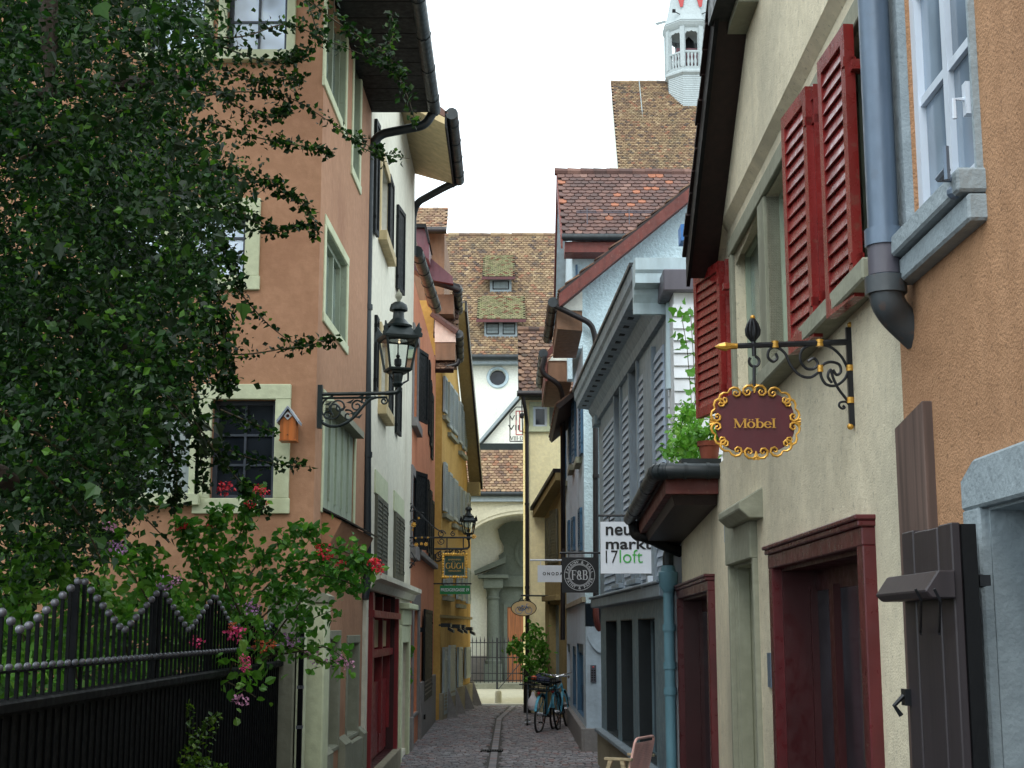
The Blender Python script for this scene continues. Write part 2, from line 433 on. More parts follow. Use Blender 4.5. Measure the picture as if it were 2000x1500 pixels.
m_sett = tilemat('stone_sett', [(4, srgb(134, 129, 132)), (3, srgb(118, 116, 121)), (3, srgb(142, 132, 134)), (1, srgb(138, 110, 108)), (1, srgb(154, 152, 156))], moss=(.12, .115, .115), mossamt=.3, rough=.7)
m_gravel = plaster('pale_square_setts', srgb(172, 166, 142), dirt=(.6, .6, .6), streak=0, patch=.4, bump=.5, bscale=14, spots=.3)
m_ground = plaster('street_bed', srgb(66, 62, 60), dirt=(.6, .6, .6), streak=0, patch=.4, bump=.4, bscale=30)
m_curb = plaster('pale_kerb_stone', srgb(190, 190, 184), dirt=(.7, .7, .7), streak=0, patch=.2, bump=.1)
m_bark = plaster('bark', srgb(48, 40, 32), dirt=(.5, .5, .5), streak=.3, patch=.5, bump=.8, bscale=22)
m_stem = paint('green_brown_stem', srgb(70, 62, 40), .7, .4)
m_leaf_dark = leafmat('dark_tree_leaf', [srgb(11, 33, 12), srgb(19, 50, 17), srgb(14, 39, 16), srgb(32, 72, 20), srgb(17, 44, 17), srgb(84, 130, 38)], trans=.35, gloss=.28)
m_leaf_ivy = leafmat('ivy_leaf', [srgb(16, 40, 18), srgb(22, 50, 20), srgb(18, 42, 20), srgb(54, 96, 32)], trans=.3)
m_leaf_rose = leafmat('rose_leaf', [srgb(56, 112, 40), srgb(84, 146, 50), srgb(46, 96, 38), srgb(116, 172, 64)], trans=.4)
m_leaf_lt = leafmat('light_green_leaf', [srgb(92, 150, 52), srgb(112, 170, 66), srgb(74, 128, 46), srgb(140, 184, 84)], trans=.4)
m_leaf_hedge = leafmat('hedge_leaf', [srgb(56, 100, 40), srgb(84, 136, 50), srgb(38, 76, 34), srgb(100, 150, 60), srgb(64, 112, 44)], trans=.4)
m_fern = leafmat('fern_leaf', [srgb(60, 96, 36), srgb(90, 128, 44), srgb(120, 150, 40)], trans=.35)
m_fl_red = paint('red_petal', srgb(224, 44, 66), .6, .3, bump=0)
m_fl_pink = paint('pale_pink_petal', srgb(242, 176, 214), .6, .3, bump=0)
m_fl_hot = paint('hot_pink_petal', srgb(240, 78, 140), .6, .3, bump=0)
m_fl_lilac = paint('lilac_petal', srgb(218, 160, 222), .6, .3, bump=0)
m_fl_orange = paint('orange_petal', srgb(216, 100, 60), .6, .3, bump=0)
# ---------------------------------------------------------------- builders
def lining(W, parent, q, rev, mat, t=.012, name='reveal_lining', sill=True):
    s0, s1, h0, h1 = q[:4]; m = MB(W); y0, y1 = -rev+.002, -.002
    m.box(s0+.001, s0+t, y0, y1, h0+t, h1-t); m.box(s1-t, s1-.001, y0, y1, h0+t, h1-t); m.box(s0+.001, s1-.001, y0, y1, h1-t, h1-.001)
    if sill: m.box(s0+.001, s1-.001, y0, y1, h0+.001, h0+t)
    return m.build(name, mat, parent)
def wall_part(W, parent, mat, s0, s1, h0, h1, holes=(), rev=.18, top=None, depth=6.0, name='wall', shell=True, left=True, right=True, roof=True, d=0.0, revmat=None):
    m = MB(W)
    xs = sorted({s0, s1, *[min(max(a, s0), s1) for q in holes for a in q[:2]]}); hs = sorted({h0, h1, *[min(max(a, h0), h1) for q in holes for a in q[2:4]]})
    for a, b in zip(xs, xs[1:]):
        for c, e in zip(hs, hs[1:]):
            x, y = (a+b)/2, (c+e)/2
            if any(q[0] < x < q[1] and q[2] < y < q[3] for q in holes): continue
            m.face([(a, d, c), (b, d, c), (b, d, e), (a, d, e)])
    for q in holes:
        a, b, c, e = q[:4]; r = -rev+d
        m.face([(a, d, c), (a, d, e), (a, r, e), (a, r, c)]); m.face([(b, d, c), (b, r, c), (b, r, e), (b, d, e)])
        m.face([(a, d, c), (a, r, c), (b, r, c), (b, d, c)]); m.face([(a, d, e), (b, d, e), (b, r, e), (a, r, e)])
    hl = hr = h1
    if top:
        m.face([(s, d, h) for s, h in top])
    if shell:
        if left: m.face([(s0, d, h0), (s0, d, h1), (s0, -depth, h1), (s0, -depth, h0)])
        if right: m.face([(s1, d, h0), (s1, -depth, h0), (s1, -depth, h1), (s1, d, h1)])
        m.face([(s0, -depth, h0), (s0, -depth, h1), (s1, -depth, h1), (s1, -depth, h0)])
        if roof: m.face([(s0, d, h1), (s1, d, h1), (s1, -depth, h1), (s0, -depth, h1)])
    return m.build(name, mat, parent)
def window(W, parent, q, nx=1, ny=1, rec=.12, fm=None, gm=None, fw=.035, mw=.018, dp=.05, name='window', sashes=1, d=0.0):
    s0, s1, h0, h1 = q[:4]; y1 = -rec+d; y0 = y1-dp
    m = MB(W)
    m.box(s0, s0+fw, y0, y1, h0, h1); m.box(s1-fw, s1, y0, y1, h0, h1)
    m.box(s0+fw, s1-fw, y0, y1, h0, h0+fw); m.box(s0+fw, s1-fw, y0, y1, h1-fw, h1)
    if h1-h0 <= 2*fw+.02 or s1-s0 <= 2*fw+.02: fw = .01
    iw = s1-s0-2*fw; ih = h1-h0-2*fw
    for i in range(1, nx):
        x = s0+fw+iw*i/nx; k = mw*(1.6 if sashes > 1 and (i*sashes) % nx == 0 else 1)
        m.box(x-k/2, x+k/2, y0+.008, y1-.004, h0+fw, h1-fw)
    for j in range(1, ny):
        z = h0+fw+ih*j/ny
        m.box(s0+fw, s1-fw, y0+.011, y1-.007, z-mw/2, z+mw/2)
    o = m.build(name, fm or m_dkblind, parent)
    pm = MB(); cw = iw/nx+.004; ch = ih/ny+.004
    pm.box(-cw/2, cw/2, -.004, .004, -ch/2, ch/2)
    me = pm.mesh('pane', gm or m_glass)
    for i in range(nx):
        for j in range(ny):
            c = W.p(s0+fw+iw*(i+.5)/nx, y0+.022, h0+fw+ih*(j+.5)/ny)
            inst('pane', me, Matrix.Translation(c) @ W.M.to_3x3().to_4x4() @ Matrix.Rotation(R.uniform(-.01, .01), 4, 'Z'), o)
    return o
def surround(W, parent, q, wd=.1, proud=.03, mat=None, name='window_surround', sill=True, sillp=.05, sillh=None, d=0.0):
    s0, s1, h0, h1 = q[:4]; e = .003; m = MB(W)
    m.box(s0-wd, s0+e, d-.01, d+proud, h0, h1); m.box(s1-e, s1+wd, d-.01, d+proud, h0, h1)
    m.box(s0-wd, s1+wd, d-.01, d+proud+.002, h1-e, h1+wd)
    k = sillh or wd
    m.box(s0-wd-.01, s1+wd+.01, d-.01, d+proud+(sillp if sill else .001), h0-k, h0+e)
    return m.build(name, mat or m_lstone, parent, bev=.006)
def shutter(W, parent, s, d, h0, h1, wd, ang, mat, nsl=10, objs=False, mid=0, th=.035, st=.05, label=None, tilt=.6, name='shutter'):
    T = W.M @ Matrix.Translation((s, d, 0)) @ Matrix.Rotation(rad(ang), 4, 'Z')
    m = MB(T); t = th/2
    m.box(0, st, -t, t, h0, h1); m.box(wd-st, wd, -t, t, h0, h1)
    m.box(st, wd-st, -t, t, h0, h0+st*1.2); m.box(st, wd-st, -t, t, h1-st*1.2, h1)
    secs = [(h0+st*1.2, h1-st*1.2)]
    if mid:
        z = h0+(h1-h0)*mid
        m.box(st, wd-st, -t, t, z-st*.5, z+st*.5); secs = [(secs[0][0], z-st*.5), (z+st*.5, secs[0][1])]
    m.box(st*.5, wd-st*.5, -.002, .002, h0+st*.5, h1-st*.5)
    sw = wd-2*st; tot = sum(b-a for a, b in secs); pos = []
    for a, b in secs:
        k = max(1, round(nsl*(b-a)/tot))
        pos += [(a+(b-a)*(i+.5)/k, (b-a)/k) for i in range(k)]
    def slat(mb, z, p):
        hh = p*.55; y = t*.95
        # slat leans: upper edge towards the back, lower edge to the front
        mb.hexa([(st, y*.5, z-hh), (wd-st, y*.5, z-hh), (wd-st, y, z-hh), (st, y, z-hh),
                 (st, -y*.2, z+hh*.8), (wd-st, -y*.2, z+hh*.8), (wd-st, y*.25, z+hh*.8), (st, y*.25, z+hh*.8)])
    if not objs:
        for z, p in pos: slat(m, z, p)
    # hinge straps
    m.box(0, .03, -t-.006, t+.006, h0+.12*(h1-h0), h0+.12*(h1-h0)+.04); m.box(0, .03, -t-.006, t+.006, h1-.16*(h1-h0), h1-.16*(h1-h0)+.04)
    o = m.build(name, mat, parent, label=label)
    if objs:
        sm = MB(); slat(sm, 0, pos[0][1]); me = sm.mesh('slat', mat)
        for z, p in pos: inst('slat', me, T @ Matrix.Translation((0, 0, z)), o)
    return o
def tile_mesh(name, tw, th, thick, mat, nr=5):
    m = MB(); w2 = tw*.475; L = th*1.75
    P = [(-w2, L), (-w2, th*.42)]
    P += [(-w2*math.cos(math.pi*i/nr), th*.42-th*.42*math.sin(math.pi*i/nr)) for i in range(1, nr)]
    P += [(w2, th*.42), (w2, L)]
    k = len(P); a = m.av([(x, y, thick) for x, y in P]); b = m.av([(x, y, 0) for x, y in P])
    m.f.append(tuple(range(a, a+k)))
    for i in range(k-1): m.f.append((a+i, b+i, b+i+1, a+i+1))
    return m.mesh(name, mat)
def tile_roof(parent, O, U, V, wU, wV, tw, th, mat, maxobj=300, thick=.018, keep=None, name='roof', slabmat=None, slab=True, inset=.02, slabthick=.08, tilename='roof_tile', focus=None):
    """O eave corner, U unit along the eave, V unit up the slope; the slab is the part, tiles its children"""
    U = Vector(U).normalized(); V = Vector(V).normalized(); Nn = U.cross(V).normalized(); O = Vector(O)
    m = MB()
    if slab:
        poly = [O, O+U*wU, O+U*wU+V*wV, O+V*wV]
        m.prism([p-Nn*.004 for p in poly], -Nn*slabthick)
    else:
        m.prism([O, O+U*.02, O+V*.02], -Nn*.02)
    o = m.build(name, slabmat or m_dkwood, parent)
    me = tile_mesh(tilename, tw, th, thick, mat)
    nU = int(wU/tw)+1; nV = int(wV/th)
    lift = math.atan2(thick*1.05, th)
    todo = []
    for j in range(nV):
        for i in range(nU+1):
            u = (i+(.5 if j % 2 else 0))*tw; v = j*th
            if u < tw*.2 or u > wU-tw*.2: continue
            if keep and not keep(u, v): continue
            todo.append((u, v))
    if len(todo) > maxobj:
        mx = sum(a for a, b in todo)/len(todo); my = sum(b for a, b in todo)/len(todo)
        if focus is not None: mx = focus
        todo.sort(key=lambda q: (q[1]-my*.6)**2+(q[0]-mx)**2*.8)
    def mat_at(u, v):
        l = -lift+R.uniform(-.015, .015)
        B = Matrix((U, V, Nn)).transposed().to_4x4()
        return Matrix.Translation(O+U*(u+R.uniform(-.06, .06)*tw)+V*(v+R.uniform(-.05, .05)*th)+Nn*thick*.9) @ B @ Matrix.Rotation(l, 4, 'X') @ Matrix.Rotation(R.uniform(-.03, .03), 4, 'Z')
    for u, v in todo[:maxobj]: inst(tilename, me, mat_at(u, v), o)
    rest = todo[maxobj:]
    if rest:
        V0 = [x.co.copy() for x in me.vertices]; F0 = [tuple(p.vertices) for p in me.polygons]
        mb = MB()
        for u, v in rest:
            T = mat_at(u, v); n = mb.av([T @ x for x in V0]); mb.f += [tuple(n+i for i in f) for f in F0]
        mb.build(tilename+'s', mat, o, kind='stuff')
    return o
def ridge(parent, P0, P1, mat, r=.09, n=12, name='ridge_tile'):
    P0 = Vector(P0); P1 = Vector(P1); d = (P1-P0)/n
    m = MB(); L = d.length*1.08
    m.tube([(0, 0, 0), (L, 0, 0)], [r, r*.86], 8)
    me = m.mesh(name, mat, smooth=True)
    for i in range(n):
        inst(name, me, Matrix.Translation(P0+d*i) @ d.to_track_quat('X', 'Z').to_matrix().to_4x4() @ Matrix.Rotation(R.uniform(-.03, .03), 4, 'Y'), parent)
def gutter(parent, path, r, mat=None, name='gutter', straps=0):
    m = MB(); m.tube(path, r, 10)
    if straps:
        P = [Vector(p) for p in path]
        for a, b in zip(P, P[1:]):
            for i in range(straps):
                c = a+(b-a)*(i+.5)/straps; d = (b-a).normalized()
                m.tube([c-d*.012, c+d*.012], r*1.1, 10)
    return m.build(name, mat or m_zinc, parent, smooth=True)
def pipe(parent, path, r, mat=None, name='downpipe', collars=(), round_=.1):
    P = smoothpath(path, round_); m = MB(); m.tube(P, r, 12)
    for c in collars:
        c = Vector(c); m.tube([c-Vector((0, 0, .03)), c+Vector((0, 0, .03))], r*1.22, 12)
    return m.build(name, mat or m_pipe, parent, smooth=True)
def text(s, mat, parent, c, ux, uz, height=None, width=None, name='lettering', bold=0.0, ext=.003, align='CENTER', squeeze=None, spacing=1.0):
    cu = bpy.data.curves.new('t', 'FONT'); cu.body = s; cu.size = 1; cu.offset = bold; cu.extrude = 0; cu.space_character = spacing
    ob = bpy.data.objects.new('t', cu); COL.objects.link(ob)
    bpy.context.view_layer.update()
    dg = bpy.context.evaluated_depsgraph_get(); me = bpy.data.meshes.new_from_object(ob.evaluated_get(dg))
    bpy.data.objects.remove(ob)
    V = [v.co.copy() for v in me.vertices]; F = [tuple(p.vertices) for p in me.polygons]
    bpy.data.meshes.remove(me)
    x0, x1 = min(v.x for v in V), max(v.x for v in V); y0, y1 = min(v.y for v in V), max(v.y for v in V)
    kx = ky = None
    if height: ky = height/(y1-y0)
    if width: kx = width/(x1-x0)
    kx = kx or ky; ky = ky or kx
    c = Vector(c); ux = Vector(ux).normalized(); uz = Vector(uz).normalized(); n = ux.cross(uz)
    mx = {'CENTER': (x0+x1)/2, 'LEFT': x0, 'RIGHT': x1}[align]
    m = MB(); m.av([c+ux*(v.x-mx)*kx+uz*(v.y-(y0+y1)/2)*ky+n*ext for v in V]); m.f = F
    return m.build(name, mat, parent)
# hand-drawn serif letters, unit height, drawn as flat ribbons
def serif_glyph(ch):
    th, tn = .17, .06; L = []
    def st(x, y0, y1, w=th, ser=True):
        L.append([(x, y0, w), (x, y1, w)])
        if ser:
            for y in (y0+.02, y1-.02): L.append([(x-w/2-.09, y, .045), (x+w/2+.09, y, .045)])
    def bowl(cx, cy, rx, ry, a0, a1, n=20):
        P = []
        for i in range(n+1):
            a = rad(a0+(a1-a0)*i/n)
            P.append((cx+rx*math.cos(a), cy+ry*math.sin(a), tn+(th-tn)*abs(math.cos(a))**1.3))
        L.append(P)
    W_ = .7
    if ch == 'M':
        st(.12, 0, 1, tn); st(.92, 0, 1); L.append([(.12, .98, th), (.5, .04, th)]); L.append([(.5, .04, tn), (.9, .98, tn)]); W_ = 1.08
    elif ch in 'oö':
        bowl(.32, .35, .25, .33, 0, 360)
        if ch == 'ö':
            for x in (.2, .44): L.append([(x-.06, .88, .12), (x+.06, .88, .12)])
        W_ = .66
    elif ch == 'b': st(.16, 0, 1.02); bowl(.36, .34, .24, .32, -150, 150); W_ = .7
    elif ch == 'e': bowl(.3, .35, .24, .33, 30, 330); L.append([(.08, .38, .06), (.53, .38, .06)]); bowl(.3, .35, .24, .33, 0, 40, 4); W_ = .62
    elif ch == 'l': st(.16, 0, 1.02); W_ = .34
    elif ch == 'F': st(.2, 0, 1); L.append([(.2, .97, .06), (.72, .97, .06)]); L.append([(.7, 1, .05), (.7, .76, .05)]); L.append([(.2, .52, .06), (.55, .52, .06)]); L.append([(.55, .64, .05), (.55, .4, .05)]); W_ = .8
    elif ch == 'B': st(.2, 0, 1); bowl(.4, .75, .22, .23, -90, 90); bowl(.42, .27, .28, .26, -90, 90); L.append([(.2, .98, .06), (.42, .98, .06)]); L.append([(.2, .52, .06), (.42, .52, .06)]); L.append([(.2, .02, .06), (.44, .02, .06)]); W_ = .82
    elif ch == 'G': bowl(.48, .5, .38, .48, 45, 345); st(.82, .06, .46, th*.9, False); L.append([(.68, .46, .05), (.94, .46, .05)]); W_ = 1.0
    elif ch == 'Ü':
        st(.16, .3, 1); st(.76, .3, 1, .08); bowl(.46, .32, .3, .3, 180, 360)
        for x in (.34, .6): L.append([(x-.05, 1.18, .11), (x+.05, 1.18, .11)])
        W_ = .94
    elif ch == 'I': st(.22, 0, 1); W_ = .44
    elif ch == '&': bowl(.34, .72, .17, .22, 0, 360); bowl(.34, .28, .26, .26, 20, 330); L.append([(.22, .6, .1), (.72, .04, .1)]); W_ = .78
    return L, W_
def serif_text(s, mat, parent, c, ux, uz, height, width=None, name='lettering', ext=.004):
    G = [serif_glyph(ch) for ch in s]; tot = sum(w for _, w in G); k = height; kx = (width/tot) if width else k
    c = Vector(c); ux = Vector(ux).normalized(); uz = Vector(uz).normalized(); n = ux.cross(uz); m = MB()
    x = -tot/2; lay = 0
    for L, w in G:
        for P in L:
            lay += 1
            pts = [Vector((p[0], p[1])) for p in P]
            lft = []; rgt = []
            for i, p in enumerate(pts):
                d = pts[min(i+1, len(pts)-1)]-pts[max(i-1, 0)]; d.normalize(); q = Vector((-d.y, d.x))*(P[i][2]/2)
                lft.append(p+q); rgt.append(p-q)
            def mp(q): return c+ux*(x+q.x)*kx+uz*(q.y-.5)*k+n*(ext+.0002*(lay % 9))
            a = m.av([mp(q) for q in lft]); b = m.av([mp(q) for q in rgt])
            for i in range(len(pts)-1): m.f.append((a+i, b+i, b+i+1, a+i+1))
        x += w
    return m.build(name, mat, parent)
# ---- leaves
class Leaves:
    def __init__(s): s.v = []; s.f = []
    def add(s, p, size, up=.5, kind=0, droop=0.0, rnd=R):
        # random frame with the blade tending to face up and outwards
        n = Vector((rnd.gauss(0, 1), rnd.gauss(0, 1), rnd.gauss(up, .8)))
        if n.length < .01: n = Vector((0, 0, 1))
        n.normalize()
        t = Vector((rnd.gauss(0, 1), rnd.gauss(0, 1), rnd.gauss(-droop, .7))); t -= n*t.dot(n)
        if t.length < .01: t = n.orthogonal()
        t.normalize(); b = n.cross(t)
        k = len(s.v)
        if kind == 0:      # small folded leaf
            w = size*.36
            for x, y, z in ((0, 0, 0), (w, .45*size, .12*size), (0, size, 0), (-w, .45*size, .12*size)):
                q = p+b*x+t*y+n*z; s.v.append((q.x, q.y, q.z))
            s.f += [(k, k+1, k+2), (k, k+2, k+3)]
        elif kind == 1:    # lobed ivy leaf
            for x, y, z in ((0, 0, 0), (.38, .05, .06), (.5, .36, .1), (.24, .5, .06), (0, 1, -.05), (-.24, .5, .06), (-.5, .36, .1), (-.38, .05, .06)):
                q = p+b*x*size+t*y*size+n*z*size; s.v.append((q.x, q.y, q.z))
            s.f += [(k, k+1, k+2, k+3), (k, k+3, k+4), (k, k+4, k+5), (k, k+5, k+6, k+7)]
        else:              # oval leaf
            for x, y, z in ((0, 0, 0), (.3, .3, .1), (.3, .65, .1), (0, 1, -.06), (-.3, .65, .1), (-.3, .3, .1), (0, .5, 0)):
                q = p+b*x*size+t*y*size+n*z*size; s.v.append((q.x, q.y, q.z))
            s.f += [(k, k+1, k+2, k+6), (k+6, k+2, k+3), (k+6, k+3, k+4), (k, k+6, k+4, k+5)]
    def build(s, name, mat, parent=None, kind=None, label=None):
        inv = WM[parent.name].inverted() if parent else None
        me = bpy.data.meshes.new(name)
        me.from_pydata([tuple(inv @ Vector(q)) for q in s.v] if inv else s.v, [], s.f); me.materials.append(mat); me.update()
        o = bpy.data.objects.new(name, me); COL.objects.link(o)
        if parent: o.parent = parent; WM[o.name] = WM[parent.name]
        if kind: o['kind'] = kind
        if label: o['label'] = label
        return o
def in_poly(x, y, P):
    c = False; j = len(P)-1
    for i in range(len(P)):
        if (P[i][1] > y) != (P[j][1] > y) and x < (P[j][0]-P[i][0])*(y-P[i][1])/(P[j][1]-P[i][1])+P[i][0]: c = not c
        j = i
    return c
def flower_head(parent, c, r, mat, name='flower', n=22, rnd=R, petal=None, sq=(1, 1, .8)):
    """cluster of small cupped petals round a centre"""
    L = Leaves(); c = Vector(c)
    for i in range(n):
        d = Vector((rnd.gauss(0, 1), rnd.gauss(0, 1)-.4, rnd.gauss(.2, 1))); d.normalize()
        q = Vector((d.x*sq[0], d.y*sq[1], d.z*sq[2]))*r*rnd.uniform(.5, .95)
        L.add(c+q, petal or r*.75, .6, 2, 0, rnd)
    return L.build(name, mat, parent)
# ================================================================ ground
def sheet(name, P, z, mat, kind='structure'):
    m = MB(); m.face([(x, y, z) for x, y in P])
    return m.build(name, mat, None, kind=kind)
ground = sheet('ground', [(-300, -300), (300, -300), (300, 300), (-300, 300)], -.06, m_ground)
street = sheet('street', [(-6, -6), (3, -6), (3, 36.3), (-6, 36.3)], 0.0, m_ground)
square = sheet('square', [(-40, 36.5), (40, 36.5), (40, 75), (-40, 75)], .03, m_gravel)
kb = MB(); kb.box(-40, 40, 36.3, 36.5, -.05, .035); kb.build('kerb', m_curb, None, kind='structure')
# stone setts of the lane
sm = MB(); sm.hexa([(-.047,-.047,-.02),(.047,-.047,-.02),(.047,.047,-.02),(-.047,.047,-.02),(-.04,-.04,.012),(.04,-.04,.012),(.04,.04,.012),(-.04,.04,.012)])
sett_me = sm.mesh('sett', m_sett)
sett_big = MB(); sett_big.hexa([(-.055,-.08,-.02),(.055,-.08,-.02),(.055,.08,-.02),(-.055,.08,-.02),(-.049,-.072,.008),(.049,-.072,.008),(.049,.072,.008),(-.049,.072,.008)])
m_gst = paint('gutter_stone', srgb(130, 128, 134), .7, .35, rnd=.15, stretch=(1, 1, 1))
big_me = sett_big.mesh('gutter_stone', m_sett)
def gut_x(y): return -.27 if y < 31 else -.27+.05*(y-31)*1.2
cnt = 0; rest = MB(); V0 = [v.co.copy() for v in sett_me.vertices]; F0 = [tuple(p.vertices) for p in sett_me.polygons]
y = 19.0
while y < 36.2:
    x = -1.75+R.uniform(0, .1)
    while x < 1.6:
        yy = y+.035*math.sin(x*2.4+y*.7)+R.uniform(-.008, .008)
        if abs(x-gut_x(yy)) > .118:
            s = R.uniform(.92, 1.12)
            T = Matrix.Translation((x, yy, R.uniform(-.004, .005))) @ Matrix.Rotation(R.uniform(-.18, .18), 4, 'Z') @ Matrix.Rotation(R.uniform(-.05, .05), 4, 'X') @ Matrix.Diagonal((s, R.uniform(.92, 1.08), 1, 1))
            if 20.05 < yy and cnt < 300 and yy < 21.3:
                inst('sett', sett_me, T, street); cnt += 1
            else:
                n = rest.av([T @ q for q in V0]); rest.f += [tuple(n+i for i in f) for f in F0]
        x += R.uniform(.098, .118)
    y += .104
rest.build('setts', m_sett, street, kind='stuff')
y = 19.1
while y < 36.2:
    inst('gutter_stone', big_me, Matrix.Translation((gut_x(y), y, 0)) @ Matrix.Rotation(R.uniform(-.03, .03), 4, 'Z'), street); y += .17
g = gnd(960, 1468); dm = MB()
for i in range(9): dm.box(g.x-.16+i*.038, g.x-.14+i*.038, g.y-.1, g.y+.1, 0, .022)
dm.box(g.x-.17, g.x+.18, g.y-.12, g.y-.1, 0, .023); dm.box(g.x-.17, g.x+.18, g.y+.1, g.y+.12, 0, .023)
dm.build('drain_grate', m_black, street)

# ================================================================ right side: ochre house nearest the camera
W1 = Wall((1.365, -2.0), (1.38, 5.0)); W2 = Wall((1.38, 5.0), (1.426, 9.63)); W2b = Wall((1.426, 9.63), (1.551, 13.2)); W3 = Wall((1.476, 13.27), (1.247, 20.44))
h1 = house('ochre_house', 'nearest house on the right with rough ochre brown plaster and a white casement window', W1)
a = W1.sh(1786, 400)[0]; b = W1.sh(1915, 300)[0]
hs = (W1.sh(1790, 455)[1]+W1.sh(1905, 345)[1])/2
q1 = (min(a, b), max(a, b), hs, hs+1.3)
da = W1.sh(1935, 1100)[0]; dtop = W1.sh(1945, 985)[1]
qd = (da-.75, da, .0, dtop)
wall_part(W1, h1, m_ochre, 0, W1.L, 0, 9, [q1, qd], rev=.22)
wo = window(W1, h1, q1, 2, 3, rec=.015, fm=m_whframe, gm=m_glassr, fw=.055, mw=.03, sashes=2, dp=.05)
wc = MB(W1); hz = (q1[2]+q1[3])/2
p = W1.sh(1893, 205); wc.box(q1[0]+.01, q1[0]+.045, -.012, .03, p[1]-.05, p[1]+.05); wc.tube([(q1[0]+.03, .02, p[1]), (q1[0]+.03, .06, p[1]), (q1[0]+.03, .06, p[1]-.06)], .007, 6)
wc.build('window_catch', m_whframe, wo)
sm = MB(W1)
sm.box(q1[0]-.035, q1[1]+.085, -.01, .085, hs-.075, hs-.002); sm.box(q1[0]-.03, q1[1]+.08, -.01, .055, hs-.16, hs-.078)
sm.build('window_sill', m_gstone, h1, bev=.008)
bx('window_surround', W1, m_gstone, h1, q1[1]+.002, q1[1]+.15, -.01, .03, hs, q1[3]+.1); bx('window_surround', W1, m_gstone, h1, q1[0]-.02, q1[0]-.002, -.01, .02, hs, q1[3]+.1)
lining(W1, h1, qd, .2, m_gstone)
sm = MB(W1); k = q1[0]-.06
sm.tube([(k+.08, .06, hs-.02), (k+.08, .12, hs-.02), (k+.0, .12, hs-.02)], .012, 6); sm.tube([(k, .12, hs-.05), (k, .12, hs+.05)], .01, 6); sm.ball((k+.09, .075, hs-.06), .022, 8, 5)
sm.build('shutter_hook', m_graypipe, h1)
# doorway with grey stone frame
wdt = W1.sh(1904, 1100)[0]-da
sm = MB(W1); ot = W1.sh(1935, 905)[1]
sm.box(da-.003, da+wdt, -.01, .03, 0, dtop); sm.box(qd[0]-wdt, qd[0]+.003, -.01, .03, 0, dtop)
sm.prism([(qd[0]-wdt, -.01, dtop-.003), (da+wdt, -.01, dtop-.003), (da+wdt, -.01, ot-.03), (da+wdt-.12, -.01, ot+.02), (qd[0]-wdt, -.01, ot+.02)], (0, .042, 0))
sm.build('doorway_surround', m_gstone, h1, bev=.008)
sm = MB(W1); sm.box(qd[0], qd[1], -.215, -.18, 0, dtop); sm.box(qd[1]-.09, qd[1]-.003, -.18, -.1, 0, dtop-.003); sm.build('door', m_gstone, h1)
# open plank shutter beside the doorway
qs = W1.rect(1772, 1046, 1499, 1871, 1010, 1499, d=.15); s0, s1 = qs[0], qs[1]; htop = qs[3]
sh = MB(W1); sh.box(s0-.005, s1+.005, .085, .125, .12, htop-.006)
sho = sh.build('door_shutter', m_black, h1, label='dark plum plank shutter folded open')
n = 4; pw = (s1-s0)/n
for i in range(n):
    bx('plank', W1, m_dkplank, sho, s0+pw*i+.003, s0+pw*(i+1)-.003, .126, .152+R.uniform(-.003, .003), .12, htop+R.uniform(-.008, .004), bev=.004)
qc = W1.rect(1768, 1122, 1173, 1876, 1108, 1166, d=.2)
cb = MB(W1); cb.prism([(s0-.02, .153, qc[2]), (s0-.02, .22, qc[2]), (s0-.02, .24, qc[2]+.02), (s0-.02, .2, qc[3]), (s0-.02, .153, qc[3])], (s1-s0+.03, 0, 0))
cb.build('crosspiece', m_dkplank, sho, bev=.004)
cb = MB(W1)
for px in (1795, 1832):
    t = W1.sh(px, 1150, .24); e = W1.sh(px+6, 1235, .17)
    cb.tube([W1_ for W1_ in [(t[0], .25, t[1]), (t[0]+.004, .235, t[1]-.03), (e[0], .175, e[1]), (e[0]-.02, .18, e[1]-.005)]], .004, 5)
cb.build('hook', m_iron, sho)
cb = MB(W1); t = W1.sh(1912, 1135, .06); cb.box(t[0]-.02, s0, .05, .08, t[1]-.015, t[1]+.015); cb.ball((t[0]-.02, .06, t[1]), .02, 8, 5); cb.build('hinge_pin', m_iron, sho)
cb = MB(W1); t = W1.sh(1783, 1360, .155); cb.box(s1-.03, s1+.02, .15, .17, t[1]-.03, t[1]+.02); cb.tube([(s1-.01, .17, t[1]), (s1-.01, .2, t[1]-.03), (s1-.01, .18, t[1]-.06)], .008, 6); cb.build('latch', m_iron, sho)
t0 = W1.sh(1803, 800, .03); t1 = W1.sh(1761, 830, .03)
tp = MB(W1); tp.prism([(t0[0], -.01, .05), (W1.L-.004, -.01, .05), (W1.L-.004, -.01, t1[1]), (t0[0], -.01, t0[1]+.03)], (0, .045, 0)); tp.build('timber_post', m_plank, h1, bev=.004)

# ================================================================ cream roughcast house with red doors
h2 = house('cream_house', 'cream roughcast gabled house with red shutters, red shop doors and a small tiled canopy', W2)
ts = (W2.sh(1437, 700)[0], W2.sh(1702, 400)[0]); wt = 4.22; wb = 3.2
sa = W2.sh(1437, 640)[0]; sb = W2.sh(1490, 600)[0]; sc_ = W2.sh(1503, 600)[0]; sd_ = W2.sh(1562, 500)[0]; se = W2.sh(1578, 500)[0]; sf = W2.sh(1640, 400)[0]; sg = W2.sh(1650, 400)[0]; shh = W2.sh(1716, 400)[0]
wins = [(sb, sa, wb, wt), (sd_, sc_, wb, wt), (sf, se, wb, wt), (shh, sg, wb, wt)]
dL, dR = W2.sh(1530, 1250)[0], W2.sh(1706, 1250)[0]; dt = (W2.sh(1535, 1110)[1]+W2.sh(1700, 1062)[1])/2
door = (dR, dL, .1, dt)
nL, nR = W2.sh(1436, 1250)[0], W2.sh(1482, 1250)[0]; ntp = W2.sh(1470, 1092)[1]
niche = (nR, nL, .2, ntp)
